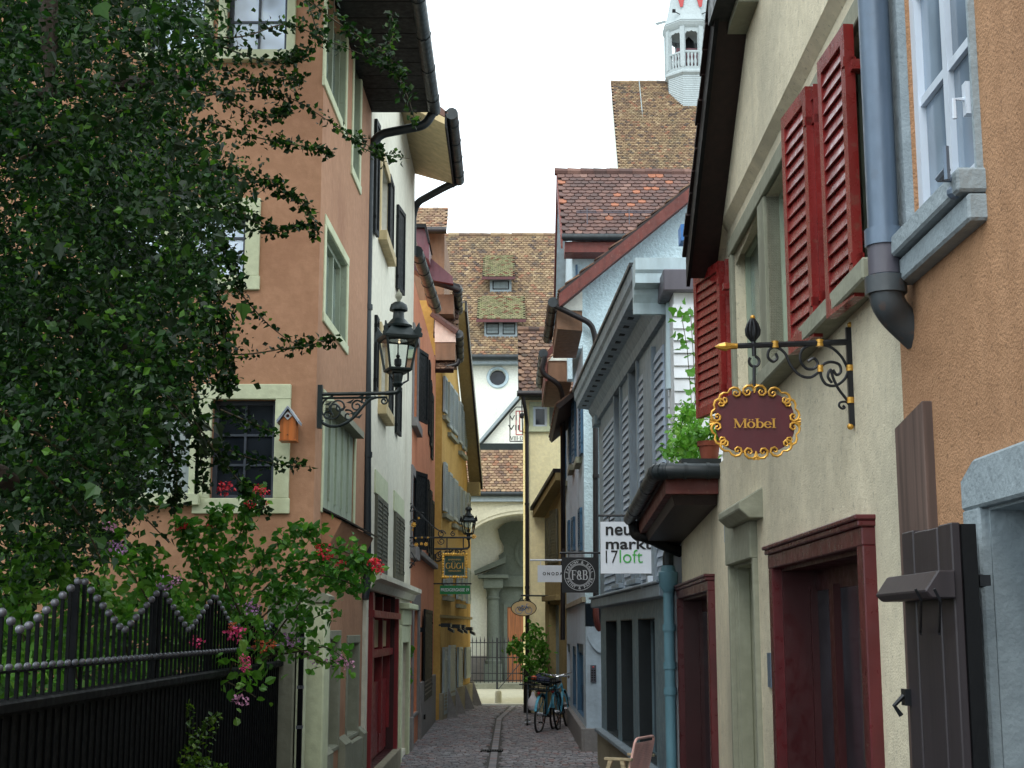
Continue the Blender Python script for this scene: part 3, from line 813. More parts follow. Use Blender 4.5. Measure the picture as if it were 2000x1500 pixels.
vend = W2.sh(1352, 512, .22); slope = .68
def vh(s): return vend[1]+(vend[0]-s)*slope
wall_part(W2, h2, m_cream, 0, W2.L, 0, 4.47, wins+[door, niche], rev=.2, depth=5)
up = MB(W2); up.prism([(0, -.01, 4.473), (W2.L-.002, -.01, 4.473), (W2.L-.002, -.01, vh(W2.L)+.05), (0, -.01, vh(0)+.05)], (0, .06, 0))
up.build('upper_wall', m_cream, h2)
sc2 = MB(W2); sc2.prism([(0, .001, 4.42), (0, .05, 4.47), (0, .001, 4.47)], (W2.L, 0, 0)); sc2.build('string_course', m_cream, h2)
for q in wins: window(W2, h2, q, 1, 1, rec=.07, fm=m_sage, gm=m_glassg, fw=.028, dp=.05)
su = MB(W2); L0, L1 = wins[3][0], wins[0][1]
su.box(L0-.09, L1+.09, -.01, .025, wt, wt+.1); su.box(L0-.09, L0, -.01, .022, wb, wt-.001); su.box(L1, L1+.09, -.01, .022, wb, wt-.001)
for u, v in ((wins[1][1], wins[0][0]), (wins[2][1], wins[1][0]), (wins[3][1], wins[2][0])): su.box(u, v, -.12, .018, wb, wt-.001)
su.build('window_surround', m_stone, h2, bev=.005)
bx('window_sill', W2, m_stone, h2, L0-.11, L1+.11, -.01, .1, wb-.085, wb-.001, bev=.008)
bx('window_sill', W2, m_stone, h2, W2.sh(1500, 20)[0], W2.sh(1470, 30)[0], .0, .16, W2.sh(1485, 40)[1], W2.sh(1485, 40)[1]+.08)
# shutters
def leaf_on(W, pa, pb, h0, h1, mat, **k):
    """leaf whose hinge and free edge stand at two plan points"""
    d = Vector(pb)-Vector(pa); loc = Vector((pa[0], pa[1], 0))-W.A
    ang = math.degrees(math.atan2(d.y, d.x)-W.ang)
    return shutter(W, k.pop('parent'), loc.dot(W.X), loc.dot(W.Y), h0, h1, d.length, ang, mat, **k)
leaf_on(W2, at(1413, 660, 9.15).xy, at(1362, 680, 9.62).xy, 3.26, 4.24, m_shutred, parent=h2, nsl=14, objs=True, th=.04, st=.05)
leaf_on(W2, at(1424, 660, 9.1).xy, at(1408, 680, 9.55).xy, 3.26, 4.24, m_shutred, parent=h2, nsl=14, th=.03, st=.05)
leaf_on(W2, at(1589, 400, 6.08).xy, at(1540, 450, 6.5).xy, 3.1, 4.24, m_shutred, parent=h2, nsl=16, objs=True, th=.04, st=.055)
leaf_on(W2, at(1604, 400, 6.05).xy, at(1577, 450, 6.45).xy, 3.12, 4.24, m_shutred, parent=h2, nsl=12, th=.035, st=.055)
leaf_on(W2, at(1667, 300, 5.32).xy, at(1613, 350, 5.72).xy, 3.1, 4.2, m_shutred, parent=h2, nsl=16, objs=True, th=.04, st=.055)
leaf_on(W2, at(1657, 300, 5.6).xy, at(1622, 350, 6.0).xy, 3.22, 4.24, m_shutred, parent=h2, nsl=12, th=.035, st=.055)
for px, py in ((1676, 130), (1676, 465), (1421, 560), (1421, 800), (1596, 190), (1590, 620)):
    t = W2.sh(px, py, .03); bx('shutter_hinge', W2, m_shutred, h2, t[0]-.03, t[0]+.03, .0, .06, t[1]-.02, t[1]+.02)
# verge of the gable
vg = MB(W2)
def vpt(s, d, dz): return (s, d, vh(s)+dz)
e = vend[0]+.12
vg.hexa([vpt(-3, 0.05, 0), vpt(e, 0.05, 0), vpt(e, .22, 0), vpt(-3, .22, 0), vpt(-3, 0.05, .14), vpt(e, 0.05, .14), vpt(e, .22, .14), vpt(-3, .22, .14)])
vr = vg.build('verge_soffit', m_dkwood, h2)
vg = MB(W2); vg.hexa([vpt(-3, .221, -.03), vpt(e+.03, .221, -.03), vpt(e+.03, .245, -.03), vpt(-3, .245, -.03), vpt(-3, .221, .16), vpt(e+.03, .221, .16), vpt(e+.03, .245, .16), vpt(-3, .245, .16)]); vg.build('verge_board', m_black, h2)
tl = MB(); tl.hexa([(-.1,-.3,0),(.1,-.3,.02),(.1,.045,.02),(-.1,.045,0),(-.1,-.3,.022),(.1,-.3,.042),(.1,.045,.042),(-.1,.045,.022)]); tme = tl.mesh('verge_tile', m_dkwood)
for i in range(34):
    s = e-.05-i*.15
    inst('verge_tile', tme, W2.M @ Matrix.Translation(vpt(s, .22+R.uniform(-.012, .012), .162+R.uniform(-.006, .006))) @ Matrix.Rotation(math.atan(slope), 4, 'Y'), vr)
t = W2.sh(1425, 48, .15)
bx('gutter_box', W2, m_zinc, h2, t[0]-.5, t[0]+.02, .05, .27, t[1], t[1]+.5)
# red shop door
def red_frame(W, q, name='door_frame'):
    s0, s1, h0, h1 = q; m = MB(W)
    m.box(s0-.1, s0+.003, -.02, .05, h0, h1); m.box(s1-.003, s1+.1, -.02, .05, h0, h1)
    m.box(s0-.1, s1+.1, -.02, .052, h1-.003, h1+.07); m.box(s0-.11, s1+.11, -.02, .068, h1+.07, h1+.095); m.box(s0-.118, s1+.118, -.02, .08, h1+.095, h1+.115)
    return m.build(name, m_red, h2, bev=.005)
def red_door(W, q, parts):
    s0, s1, h0, h1 = q; m = MB(W); w_ = s1-s0
    m.box(s0, s1, -.205, -.17, h1-.12, h1-.004)
    for u in [0]+parts+[1]:
        x = s0+w_*u; m.box(max(s0, x-.05), min(s1, x+.05), -.2, -.14, h0, h1-.1)
    m.box(s0, s1, -.199, -.15, h0, h0+.3)
    o = m.build('door', m_dred, h2)
    for u, v in zip([0]+parts, parts+[1]): bx('pane', W, m_glass, o, s0+w_*u+.05, s0+w_*v-.05, -.185, -.175, h0+.3, h1-.12)
    hd = MB(W); x = s0+w_*(parts[0] if parts else .5)+.06; hd.tube([(x, -.14, 1.0), (x, -.09, 1.0), (x, -.09, 1.12), (x, -.14, 1.12)], .01, 6); hd.build('handle', m_gold, o)
lining(W2, h2, door, .2, m_dred, .02); red_frame(W2, door); red_door(W2, door, [.3, .38, .72])
lining(W2, h2, niche, .18, m_stone, .02)
# carved stone door with its hood
m = MB(W2); m.box(niche[0], niche[1], -.19, -.15, .2, ntp); m.box(niche[0]+.06, niche[1]-.06, -.15, -.14, .9, ntp-.12); m.build('door', m_lstone, h2, label='pale stone coloured narrow door')
m = MB(W2); k = .003; o1 = W2.sh(1488, 1250)[0]; o2 = W2.sh(1430, 1250)[0]
m.box(niche[0]-.05, niche[0]+k, -.01, .03, 0, ntp); m.box(niche[1]-k, niche[1]+.05, -.01, .03, 0, ntp); m.box(niche[0]-.05, niche[1]+.05, -.01, .045, ntp-k, W2.sh(1470, 1000)[1]); m.box(niche[0], niche[1], -.19, .03, 0, .2)
m.box(niche[0]+.0, niche[0]+.03, -.1, -.02, .2, ntp); m.box(niche[1]-.03, niche[1], -.1, -.02, .2, ntp)
m.build('door_surround', m_stone, h2, bev=.006)
ht = W2.sh(1465, 985, .1)[1]
m = MB(W2); a_, b_ = W2.sh(1490, 980, 0)[0], W2.sh(1404, 990, .13)[0]
m.prism([(a_, -.01, ht-.06), (a_, .08, ht-.06), (a_, .135, ht-.01), (a_, .135, ht+.03), (a_, -.01, ht+.12)], (b_-a_, 0, 0)); m.build('door_hood', m_stone, h2, bev=.006)
# lower wing
sL, sR = W2b.sh(1336, 1300)[0], W2b.sh(1397, 1300)[0]; dt2 = (W2b.sh(1335, 1172)[1]+W2b.sh(1397, 1148)[1])/2
door2 = (sR, sL, .1, dt2)
wall_part(W2b, h2, m_cream, 0, W2b.L, 0, 2.98, [door2], rev=.2, depth=4, name='wing_wall')
lining(W2b, h2, door2, .2, m_dred, .02); red_frame(W2b, door2); red_door(W2b, door2, [.45])
# canopy with gutter: from the near end of the wing towards the grey house
cn = at(1287, 915, 9.9); cf = at(1236, 1010, 13.25); zc = (cn.z+cf.z)/2
nO = Vector((cn.x, 9.9, cn.z)); fO = Vector((cf.x, 13.25, cf.z)); nI = Vector((1.435, 9.9, cn.z)); fI = Vector((1.56, 13.25, cf.z))
D = Vector((0, 0, 1))
m = MB(); m.hexa([nO+Vector((.03, .03, -.05)), nI+D*-.05, fI+D*-.05, fO+Vector((.03, -.03, -.05)), nO+Vector((.03, .03, .02)), nI+D*.03, fI+D*.03, fO+Vector((.03, -.03, .02))]); cno = m.build('canopy', m_zinc, h2)
m = MB(); m.hexa([nO+Vector((.05, .05, -.17)), nI+Vector((0, .05, -.17)), fI+Vector((0, 0, -.17)), fO+Vector((.05, -.03, -.17)), nO+Vector((.05, .05, -.052)), nI+Vector((0, .05, -.052)), fI+D*-.052, fO+Vector((.05, -.03, -.052))]); m.build('fascia', m_barge, cno)
m = MB(); m.hexa([nO+Vector((.12, .15, -.24)), nI+Vector((0, .15, -.24)), fI+Vector((0, 0, -.24)), fO+Vector((.12, -.06, -.24)), nO+Vector((.1, .12, -.172)), nI+Vector((0, .12, -.172)), fI+D*-.172, fO+Vector((.1, -.05, -.172))]); m.build('soffit', m_dkwood, cno)
gutter(cno, smoothpath([nI+Vector((-.0, -.02, -.02)), nO+Vector((-.02, -.02, -.02)), fO+Vector((-.03, .02, -.02))], .12), .055, m_zinc, straps=2)
pipe(h2, [fO+Vector((-.0, -.03, -.05)), fO+Vector((.02, -.05, -.17)), at(1262, 1048, 13.0), at(1300, 1066, 13.15), at(1330, 1078, 13.22)], .052, m_black)
m_elbow = paint('weathered_cast_iron', srgb(66, 72, 76), .5, .4, wear=.4, wearcol=srgb(110, 84, 70))
# big grey downpipe at the corner, with its elbow
xw = 1.38-.09
pp = [at(1722, -60, 4.75), at(1738, 540, 4.75), at(1742, 600, 4.78), at(1757, 668, 4.98)]
pipe(h2, [Vector((1.285, 4.8, 6.5)), Vector((1.285, 4.8, at(1735, 548, 4.8).z))], .053, m_graypipe, collars=[Vector((1.285, 4.8, at(1735, 465, 4.8).z))])
pipe(h2, [Vector((1.285, 4.8, at(1738, 546, 4.8).z)), Vector((1.285, 4.8, at(1745, 588, 4.8).z)), Vector((1.33, 4.85, at(1750, 612, 4.8).z)), Vector((1.41, 4.88, at(1750, 648, 4.8).z))], .058, m_elbow, collars=[Vector((1.285, 4.8, at(1740, 558, 4.8).z))])
m = MB(); c = Vector((1.285, 4.8, at(1735, 505, 4.8).z)); m.tube([c-D*.06, c+D*.05], .057, 14); m.build('pipe_sleeve', m_slate, h2, smooth=True)
# small fixings on the walls
m = MB(W2); t = W2.sh(1505, 1275); m.box(t[0]-.05, t[0]+.05, -.005, .012, W2.sh(1505, 1342)[1], t[1])
o = m.build('wall_plaque', m_graypipe); tag(o, 'small grey metal plaque on the cream wall left of the large red door', 'plaque')
m = MB(W2); t = W2.sh(1417, 1020, .01); m.box(t[0]-.06, t[0]+.06, .0, .012, W2.sh(1417, 1060)[1], W2.sh(1417, 1024)[1])
o = m.build('house_number_plate', m_txblue); tag(o, 'small blue house number plate edge on beside the stone door hood', 'sign')
# ================================================================ grey clapboard house with the big cornice
h3 = house('clapboard_house', 'grey clapboard house with a deep classical cornice, tall windows and a blue grey shopfront', W3)
bench = .497
gw = []
for pa, pb in ((1184, 1206), (1213, 1236), (1247, 1280)):
    a = W3.sh(pa, 1300)[0]; b = W3.sh(pb, 1300)[0]
    gw.append((min(a, b), max(a, b), bench+.02, W3.sh(1232, 1209)[1]))
lh = (W3.sh(1170, 1192)[1]+W3.sh(1280, 1165)[1])/2
fl = lh+.02
ch = (W3.sh(1237, 478, .33)[1]+W3.sh(1141, 745, .33)[1])/2       # top of cornice
wtop = ch-.42
def s3(px, py=950): return W3.sh(px, py)[0]
uw = [(min(s3(1205), s3(1218)), max(s3(1205), s3(1218))), (min(s3(1235), s3(1252)), max(s3(1235), s3(1252)))]
uh = (W3.sh(1211, 772)[1]+W3.sh(1243, 690)[1])/2
ul = fl+.28
uwin = [(a+.06, b-.03, ul, uh) for a, b in uw]
third = (min(s3(1304), s3(1318))+.02, max(s3(1304), s3(1318))-.02, 2.6, 4.2)
wall_part(W3, h3, m_shop, 0, W3.L, 0, fl, gw, rev=.2, depth=6, name='shopfront_wall')
wall_part(W3, h3, m_trim, 0, W3.L, fl, ch-.02, uwin, rev=.14, depth=6, name='wall')
for q in gw: lining(W3, h3, q, .15, m_zinc); window(W3, h3, q, 1, 1, rec=.14, fm=m_shop, gm=m_glass, fw=.03)
for q in uwin: window(W3, h3, q, 1, 3, rec=.08, fm=m_trim, gm=m_dkblind, fw=.03)
m = MB(W3); m.box(-.01, W3.L+.08, -.01, .13, lh, lh+.12); m.box(-.01, W3.L+.1, -.01, .16, lh+.12, lh+.15); m.build('ledge', m_trim, h3, bev=.01)
m = MB(W3); m.box(-.02, W3.L+.02, -.01, .06, 0, bench-.04); m.build('plinth', m_concrete, h3)
bx('bench_slab', W3, m_trim, h3, -.02, W3.L+.02, -.01, .1, bench-.038, bench+.015, bev=.008)
# clapboards, strip by strip, each board a piece
def boards(W, parent, s0, s1, h0, h1, pitch, mat, d=.0, skew=0):
    m = MB(); w_ = s1-s0
    m.hexa([(0, 0, 0), (w_, 0, 0), (w_, .034, 0), (0, .034, 0), (0, 0, pitch*.97), (w_, 0, pitch*.97), (w_, .012, pitch*.97), (0, .012, pitch*.97)])
    me = m.mesh('clapboard', mat); n = int((h1-h0)/pitch)
    for i in range(n):
        inst('clapboard', me, W.M @ Matrix.Translation((s0, d, h0+pitch*i)) @ Matrix.Rotation(R.uniform(-.004, .004), 4, 'Y'), parent)
pit = .088
strips = [(s3(1203), s3(1182)), (s3(1234), s3(1221)), (s3(1267), s3(1254)), (s3(1302), s3(1286))]
for a, b in strips: boards(W3, h3, min(a, b), max(a, b), fl+.02, wtop-.25, pit, m_clap)
for a, b in ((s3(1221), s3(1203)), (s3(1254), s3(1234))): boards(W3, h3, min(a, b)+.0, max(a, b), fl+.02, ul-.06, pit, m_clap)
m = MB(W3); a, b = s3(1285), s3(1268); m.box(min(a, b), max(a, b), -.01, .05, fl+.15, wtop-.2)
for q in uwin: m.box(q[0]-.05, q[0]+.003, -.01, .035, ul-.05, uh+.05); m.box(q[1]-.003, q[1]+.05, -.01, .035, ul-.05, uh+.05)
m.build('pilaster', m_trim, h3, bev=.006)
for q in uwin:
    bx('lintel', W3, m_trim, h3, q[0]-.07, q[1]+.07, -.01, .045, uh+.052, uh+.14, bev=.006)
    bx('window_sill', W3, m_trim, h3, q[0]-.08, q[1]+.08, -.01, .08, ul-.11, ul-.052, bev=.006)
cp = W3.sh(1186, 795); m = MB(W3); m.box(W3.L-.34, W3.L+.06, -.01, .09, cp[1]-.1, cp[1]+.04); m.box(W3.L-.3, W3.L+.03, -.01, .06, cp[1]+.04, cp[1]+.55); m.build('capital', m_trim, h3, bev=.01)
# cornice with its return on the near end
prof = [(-.01, -.5), (.05, -.5), (.07, -.4), (.12, -.33), (.13, -.28), (.30, -.26), (.305, -.17), (.33, -.14), (.34, -.03), (-.01, -.02)]
m = MB(W3); m.prism([(-.0, d, ch+z) for d, z in prof], (W3.L+.2, 0, 0)); co3 = m.build('cornice', m_trim, h3)
WS3 = Wall((4.6, 13.27), (1.476, 13.27))
m = MB(WS3); m.prism([(-.0, d, ch+z+.003) for d, z in prof], (WS3.L+.33, 0, 0)); m.build('cornice_return', m_trimlt, co3)
n = 17
vm = MB(); vm.box(-.05, .05, -.03, .03, -.004, .004); vme = vm.mesh('soffit_vent', m_black)
for i in range(n): inst('soffit_vent', vme, W3.M @ Matrix.Translation((.35+(W3.L-.5)*i/(n-1), .215, ch-.272)), co3)
bx('cornice_cap', W3, m_zinc, co3, 0, W3.L+.22, -.4, .36, ch-.026, ch+.012)
# near end of the house, seen above the canopy
wall_part(WS3, h3, m_clapw, 0, WS3.L, 0, ch-.03, [], shell=False, name='end_wall')
boards(WS3, h3, WS3.sh(1360, 700)[0]-.9, WS3.sh(1303, 700)[0], 2.9, ch-.5, .1, m_clapw)
WC = Wall((2.6, 12.75), (at(1318, 700, 12.75).x, 12.75)); cb0 = WC.L
ct = WC.sh(1330, 572)[1]
cm = MB(WC); cm.box(0, cb0, -.5, 0, 3.0, ct); cst = cm.build('chimney_stack', m_clapw, h3)
boards(WC, cst, .0, cb0+.012, 3.05, ct-.05, .115, m_clapw)
m = MB(WC); m.box(-.1, cb0+.1, -.6, .1, ct, ct+.2); m.build('chimney_cap', m_slate, cst, bev=.01)
pipe(h3, [at(1309, 515, 13.15), at(1308, 760, 13.15)], .04, m_trimlt)
m = MB(WS3); a = WS3.sh(1302, 700)[0]; m.box(a-.16, a-.02, .02, .06, 3.0, 4.55); m.build('dark_recess_strip', m_zinc, h3)  # raised dark strip; the shade of an upright recess put into its colour
# downpipe painted blue with its hopper
pb = at(1305, 1160, 13.25)
pipe(h3, [Vector((pb.x, 13.22, 2.35)), Vector((pb.x+.0, 13.22, .0))], .05, m_bluepipe, collars=[Vector((pb.x, 13.22, at(1305, 1300, 13.2).z)), Vector((pb.x, 13.22, at(1305, 1350, 13.2).z)), Vector((pb.x, 13.22, at(1305, 1226, 13.2).z))])
hp = at(1305, 1122, 13.2); m = MB(); m.lathe([(.05, -.16), (.085, -.1), (.09, .02), (.07, .03), (.06, .08)], hp, 12); m.build('rainwater_hopper', m_bluepipe, h3, smooth=True)
pipe(h3, [Vector((hp.x, 13.2, hp.z+.05)), Vector((hp.x, 13.2, hp.z+.2)), at(1322, 1060, 13.24), at(1322, 1000, 13.24)], .05, m_zinc)
cm = MB(W3); t = W3.sh(1268, 1137, .08); cm.box(t[0]-.06, t[0]+.06, .05, .1, t[1]-.06, t[1]+.06); cm.tube([(t[0]+.08, .09, t[1]-.03), (t[0]+.2, .12, t[1]-.05)], .025, 8); cm.build('wall_camera', m_whframe, h3)
bx('orange_sleeve', W3, m_pine, h3, -.0+W3.sh(1289, 1470, .05)[0]-.03, W3.sh(1289, 1470, .05)[0]+.03, .03, .08, .33, .55)

# ================================================================ pale blue gabled house
W4 = Wall((1.14, 22.63), (1.158, 30.79)); WE4 = Wall((6.5, 22.63), (1.14, 22.63))
h4 = house('blue_house', 'pale blue roughcast house with blue shutters, red barge boards and a tiled dormer', W4)
eh = W4.sh(1146, 640)[1]
gf = at(1160, 1233, 22.6).z+.55
def s4(px, py): return W4.sh(px, py)[0]
gw4 = []
for pa, pb, t in ((1107, 1113.5, 1258), (1118.5, 1125, 1262), (1127, 1139.5, 1257)):
    a, b = s4(pa, 1320), s4(pb, 1320); gw4.append((min(a, b), max(a, b), .45, W4.sh((pa+pb)/2, t)[1]))
wall_part(W4, h4, m_bluesm, 0, W4.L, 0, gf-.1, gw4, rev=.15, depth=5, name='shopfront_wall', left=False, roof=False)
wall_part(W4, h4, m_bluesm, 0, W4.L, gf-.1, eh, [], depth=5, left=False)
for q in gw4:
    lining(W4, h4, q, .14, m_blshut)
    m = MB(W4); m.box(q[0], q[1], -.14, -.08, q[2], q[3]); m.box(q[0], q[1], -.079, -.03, q[3]-.16, q[3]-.003); o = m.build('shop_door', m_blshut, h4)
    bx('pane', W4, m_glass, o, q[0]+.06, q[1]-.06, -.079, -.07, .9, q[3]-.2)
m = MB(W4); m.box(-.02, W4.L, -.01, .05, gf-.1, gf-.02); m.build('ledge', m_concrete, h4)
bx('plinth', W4, m_gray, h4, -.06, W4.L, -.01, .08, 0, .36, bev=.01)
# gable end facing the camera
ve = at(1092, 572, 22.3); vr_ = at(1365, 350, 22.3); vs = (vr_.z-ve.z)/(vr_.x-ve.x)
def rz4(x): return ve.z+(x-ve.x)*vs
m = MB(); top = 5.6
m.face([(1.14, 22.63, gf-.12), (5.6, 22.63, gf-.12), (5.6, 22.63, rz4(5.6)-.15), (1.14, 22.63, rz4(1.14)-.15)])
m.build('gable_wall', m_blue, h4)
m = MB(); m.box(1.143, 1.5, 22.60, 22.64, 0, 1.9); m.build('corner_pillar', m_bluesm, h4)
m = MB(); P = [(1.15, 1.9)]+[(1.15+.30*(1-math.cos(a)), 1.9-.42*math.sin(a)) for a in [i*math.pi/2/8 for i in range(9)]]+[(1.5, 1.45), (1.5, 1.9)]
m.prism([(x, 22.56, z) for x, z in P], (0, .04, 0)); m.build('arch_spandrel', m_bluesm, h4)
m = MB(); m.box(1.10, 1.6, 22.55, 22.62, 0, .36); m.build('plinth', m_gray, h4, bev=.01)
# roof above the gable
C = math.cos(math.atan(vs)); S = math.sin(math.atan(vs))
tile_roof(h4, (ve.x, 24.9, ve.z+.03), (0, -1, 0), (C, 0, S), 2.65, 3.9, .19, .15, m_roof_r6, maxobj=300, thick=.02)
tile_roof(h4, (ve.x+.02, 29.6, W4.sh(1112, 700, .3)[1]), (0, -1, 0), (C, 0, S), 4.65, 1.6, .19, .16, m_roof_r6, maxobj=0, thick=.02)
m = MB(); m.prism([(ve.x, 22.22, ve.z-.03), (vr_.x+1, 22.22, rz4(vr_.x+1)-.03), (vr_.x+1, 22.22, rz4(vr_.x+1)-.24), (ve.x, 22.22, ve.z-.24)], (0, .05, 0)); m.build('barge_board', m_barge, h4)
m = MB(); m.hexa([(ve.x, 22.27, ve.z-.2), (vr_.x+1, 22.27, rz4(vr_.x+1)-.2), (vr_.x+1, 22.66, rz4(vr_.x+1)-.2), (ve.x, 22.66, ve.z-.2), (ve.x, 22.27, ve.z-.05), (vr_.x+1, 22.27, rz4(vr_.x+1)-.05), (vr_.x+1, 22.66, rz4(vr_.x+1)-.05), (ve.x, 22.66, ve.z-.05)]); m.build('verge_soffit', m_barge, h4)
sz = at(1100, 640, 22.5).z; m = MB(); xx = at(1092, 630, 22.5).x
m.prism([(xx, 22.58, rz4(xx)-.22), (1.138, 22.58, rz4(1.138)-.22), (1.138, 22.58, sz+.303), (xx, 22.58, sz+.303)], (0, .04, 0)); m.build('eave_end_panel', m_chwhite, h4)
m = MB(); m.hexa([(xx, 22.6, rz4(xx)-.3), (1.138, 22.6, sz+.33), (1.138, 25, sz+.33), (xx, 25, rz4(xx)-.3), (xx, 22.6, rz4(xx)-.26), (1.138, 22.6, sz+.36), (1.138, 25, sz+.36), (xx, 25, rz4(xx)-.26)]); m.build('eave_soffit', m_brown, h4)
m = MB(); m.hexa([(xx-.03, 22.5, sz-.02), (1.136, 22.64, sz-.02), (1.136, 25, sz-.02), (xx-.03, 25, sz-.02), (xx-.03, 22.5, sz+.3), (1.136, 22.64, sz+.3), (1.136, 25, sz+.3), (xx-.03, 25, sz+.3)]); m.build('boxed_eave', m_brown, h4)
g0 = at(1080, 590, 22.3); g1 = Vector((g0.x-.02, 25.0, g0.z-.05))
gutter(h4, [g0, g1], .085, m_zinc, straps=3)
pipe(h4, [g0+Vector((.03, .05, -.05)), at(1100, 605, 22.35), at(1155, 632, 22.5), at(1163, 660, 22.55), at(1164, 1185, 22.5)], .045, m_zinc if False else m_pipe, collars=[at(1164, 930, 22.5)], round_=.12)
pipe(h4, [at(1164, 1185, 22.5), at(1164, 1210, 22.5), at(1170, 1230, 22.6)], .05, m_barge)
# second, lower boxed eave further along the street
e2 = at(1070, 705, 27.0); z2 = at(1090, 745, 27.0).z; x2 = e2.x; tz = at(1112, 650, 27.0).z
m = MB(); m.hexa([(x2, 27, z2), (1.145, 27, z2), (1.145, 30.2, z2), (x2, 30.2, z2), (x2, 27, e2.z), (1.145, 27, e2.z), (1.145, 30.2, e2.z), (x2, 30.2, e2.z)]); m.build('boxed_eave', m_brown, h4)
m = MB(); m.prism([(x2+.02, 26.97, e2.z+.003), (1.14, 26.97, e2.z+.003), (1.14, 26.97, tz)], (0, .04, 0)); m.build('eave_end_panel', m_chwhite, h4)
m = MB(); m.prism([(x2-.06, 26.92, e2.z-.02), (1.16, 26.92, tz+.05), (1.16, 26.92, tz+.2), (x2-.06, 26.92, e2.z+.12)], (0, .08, 0)); m.build('barge_board', m_barge, h4)
m = MB(); m.box(x2-.05, x2-.01, 26.95, 30.2, z2, e2.z+.1); m.build('fascia', m_barge, h4)
g2 = at(1061, 690, 26.9); gutter(h4, [g2, Vector((g2.x, 30.2, g2.z-.03))], .09, m_zinc, straps=4)
m = MB(); m.box(1.05, 1.139, 26.6, 26.96, z2-.02, tz); m.build('roughcast_pier', m_blue, h4)
pipe(h4, [g2+Vector((.03, .02, -.06)), at(1056, 728, 26.95), at(1092, 750, 27.0), at(1099, 775, 27.3), at(1100, 1070, 29.2)], .05, m_pipe, round_=.15)
pipe(h4, [at(1100, 1060, 29.2), at(1099, 1250, 29.2)], .05, m_pipe)
# blue shutters, opened against the wall
for i, (pa, pb, t0, t1, aa) in enumerate(((1139, 1132, 738, 886, 166), (1126, 1118, 752, 900, 166), (1116, 1112, 775, 905, 164), (1106, 1102.5, 798, 935, 164), (1138, 1131, 990, 1075, 168), (1124, 1117, 1008, 1075, 166), (1114, 1110, 1015, 1075, 166))):
    sA, _ = W4.sh(pa, (t0+t1)/2); hp4 = W4.p(sA, .02, 0); tip = at(pb, (t0+t1)/2, hp4.y+.5)
    leaf_on(W4, hp4.xy, tip.xy, W4.sh(pa, t1)[1], W4.sh(pa, t0)[1], m_blshut, parent=h4, nsl=14, th=.045)
for pa, t in ((1136, 893), (1122, 908), (1108, 940)):
    s_, hh = W4.sh(pa, t); bx('window_sill', W4, m_stone, h4, s_-.1, s_+.9, -.01, .1, hh-.1, hh)
ip = MB(); c = at(1159, 1316, 22.56); ip.box(c.x-.045, c.x+.045, 22.575, 22.598, c.z-.13, c.z+.13); o = ip.build('intercom_panel', m_slate); tag(o, 'grey door intercom panel with rows of buttons on the pale blue pillar', 'intercom')
ipm = MB(); ipm.box(-.012, .012, -.006, .006, -.008, .008); ime = ipm.mesh('button', m_black)
for i in range(5):
    inst('button', ime, Matrix.Translation((c.x-.018, 22.573, c.z+.05-i*.036)), o); inst('button', ime, Matrix.Translation((c.x+.018, 22.573, c.z+.05-i*.036)), o)
ipm = MB(); ipm.ball((c.x, 22.573, c.z+.1), .015, 8, 5); ipm.build('call_light', m_txred, o)
# tiled dormer
de = at(1097, 460, 26.0); dr = at(1086, 338, 28.3)
xr = 4.6; V_ = Vector((0, dr.y-de.y, dr.z-de.z)); Ls = V_.length
dro = tile_roof(h4, (de.x, 26.0, de.z), (1, 0, 0), V_, xr-de.x, Ls, .155, .16, m_roof_dark, maxobj=300, thick=.022, name='dormer_roof', tilename='dormer_tile')
ridge(dro, (dr.x-.03, dr.y, dr.z+.03), (xr, dr.y, dr.z+.0), m_roof_dark, r=.085, n=14)
m = MB(); m.prism([(de.x, 28.35, dr.z-.04), (de.x, 30.6, dr.z-.04-2.25*V_.z/V_.y), (de.x, 30.6, dr.z-.16-2.25*V_.z/V_.y), (de.x, 28.35, dr.z-.2)], (3, 0, 0)); m.build('roof_slab', m_dkwood, dro)
m = MB(); m.prism([(de.x-.02, 25.9, de.z-.05), (de.x-.02, dr.y, dr.z-.03), (de.x-.02, 30.6, dr.z-.03-2.3*V_.z/V_.y), (de.x-.02, 30.6, dr.z-.25-2.3*V_.z/V_.y), (de.x-.02, dr.y, dr.z-.28), (de.x-.02, 25.9, de.z-.28)], (.035, 0, 0)); m.build('barge_board', m_barge, dro)
m = MB(); xw4 = at(1117, 500, 26.6).x; m.prism([(xw4, 26.5, rz4(xw4)-.4), (xw4, 26.5, de.z+.1), (xw4, dr.y, dr.z-.25), (xw4, 30.2, de.z+.1), (xw4, 30.2, rz4(xw4)-.4)], (4, 0, 0)); m.build('dormer_wall', m_blue, h4)
m = MB(); m.hexa([(de.x+.02, 28.4, dr.z-.3), (xw4, 28.4, dr.z-.3), (xw4, 30.5, de.z-.35), (de.x+.02, 30.5, de.z-.35), (de.x+.02, 28.4, dr.z-.26), (xw4, 28.4, dr.z-.26), (xw4, 30.5, de.z-.31), (de.x+.02, 30.5, de.z-.31)]); m.build('verge_soffit', m_trimlt, dro)
gutter(dro, [(de.x-.0, 25.95, de.z-.05), (xr, 25.95, de.z-.05)], .07, m_zinc)
m = MB(); m.box(de.x+.06, xr, 26.0, 26.5, de.z-.32, de.z-.12); m.build('eave_board', m_barge, dro)
m = MB(); m.box(xw4+.06, xw4+.1, 26.42, 26.49, rz4(xw4)+.05, de.z-.45); m.build('dormer_shutter', m_blshut, h4)
gm = MB(); 
for k in (.55, .75): gm.tube([Vector((de.x+.3, 25.93, de.z))+V_*.0+Vector((0, V_.y*.22, V_.z*.22+.05+k*.16)), Vector((xr, 25.93, de.z))+Vector((0, V_.y*.22, V_.z*.22+.05+k*.16))], .012, 6)
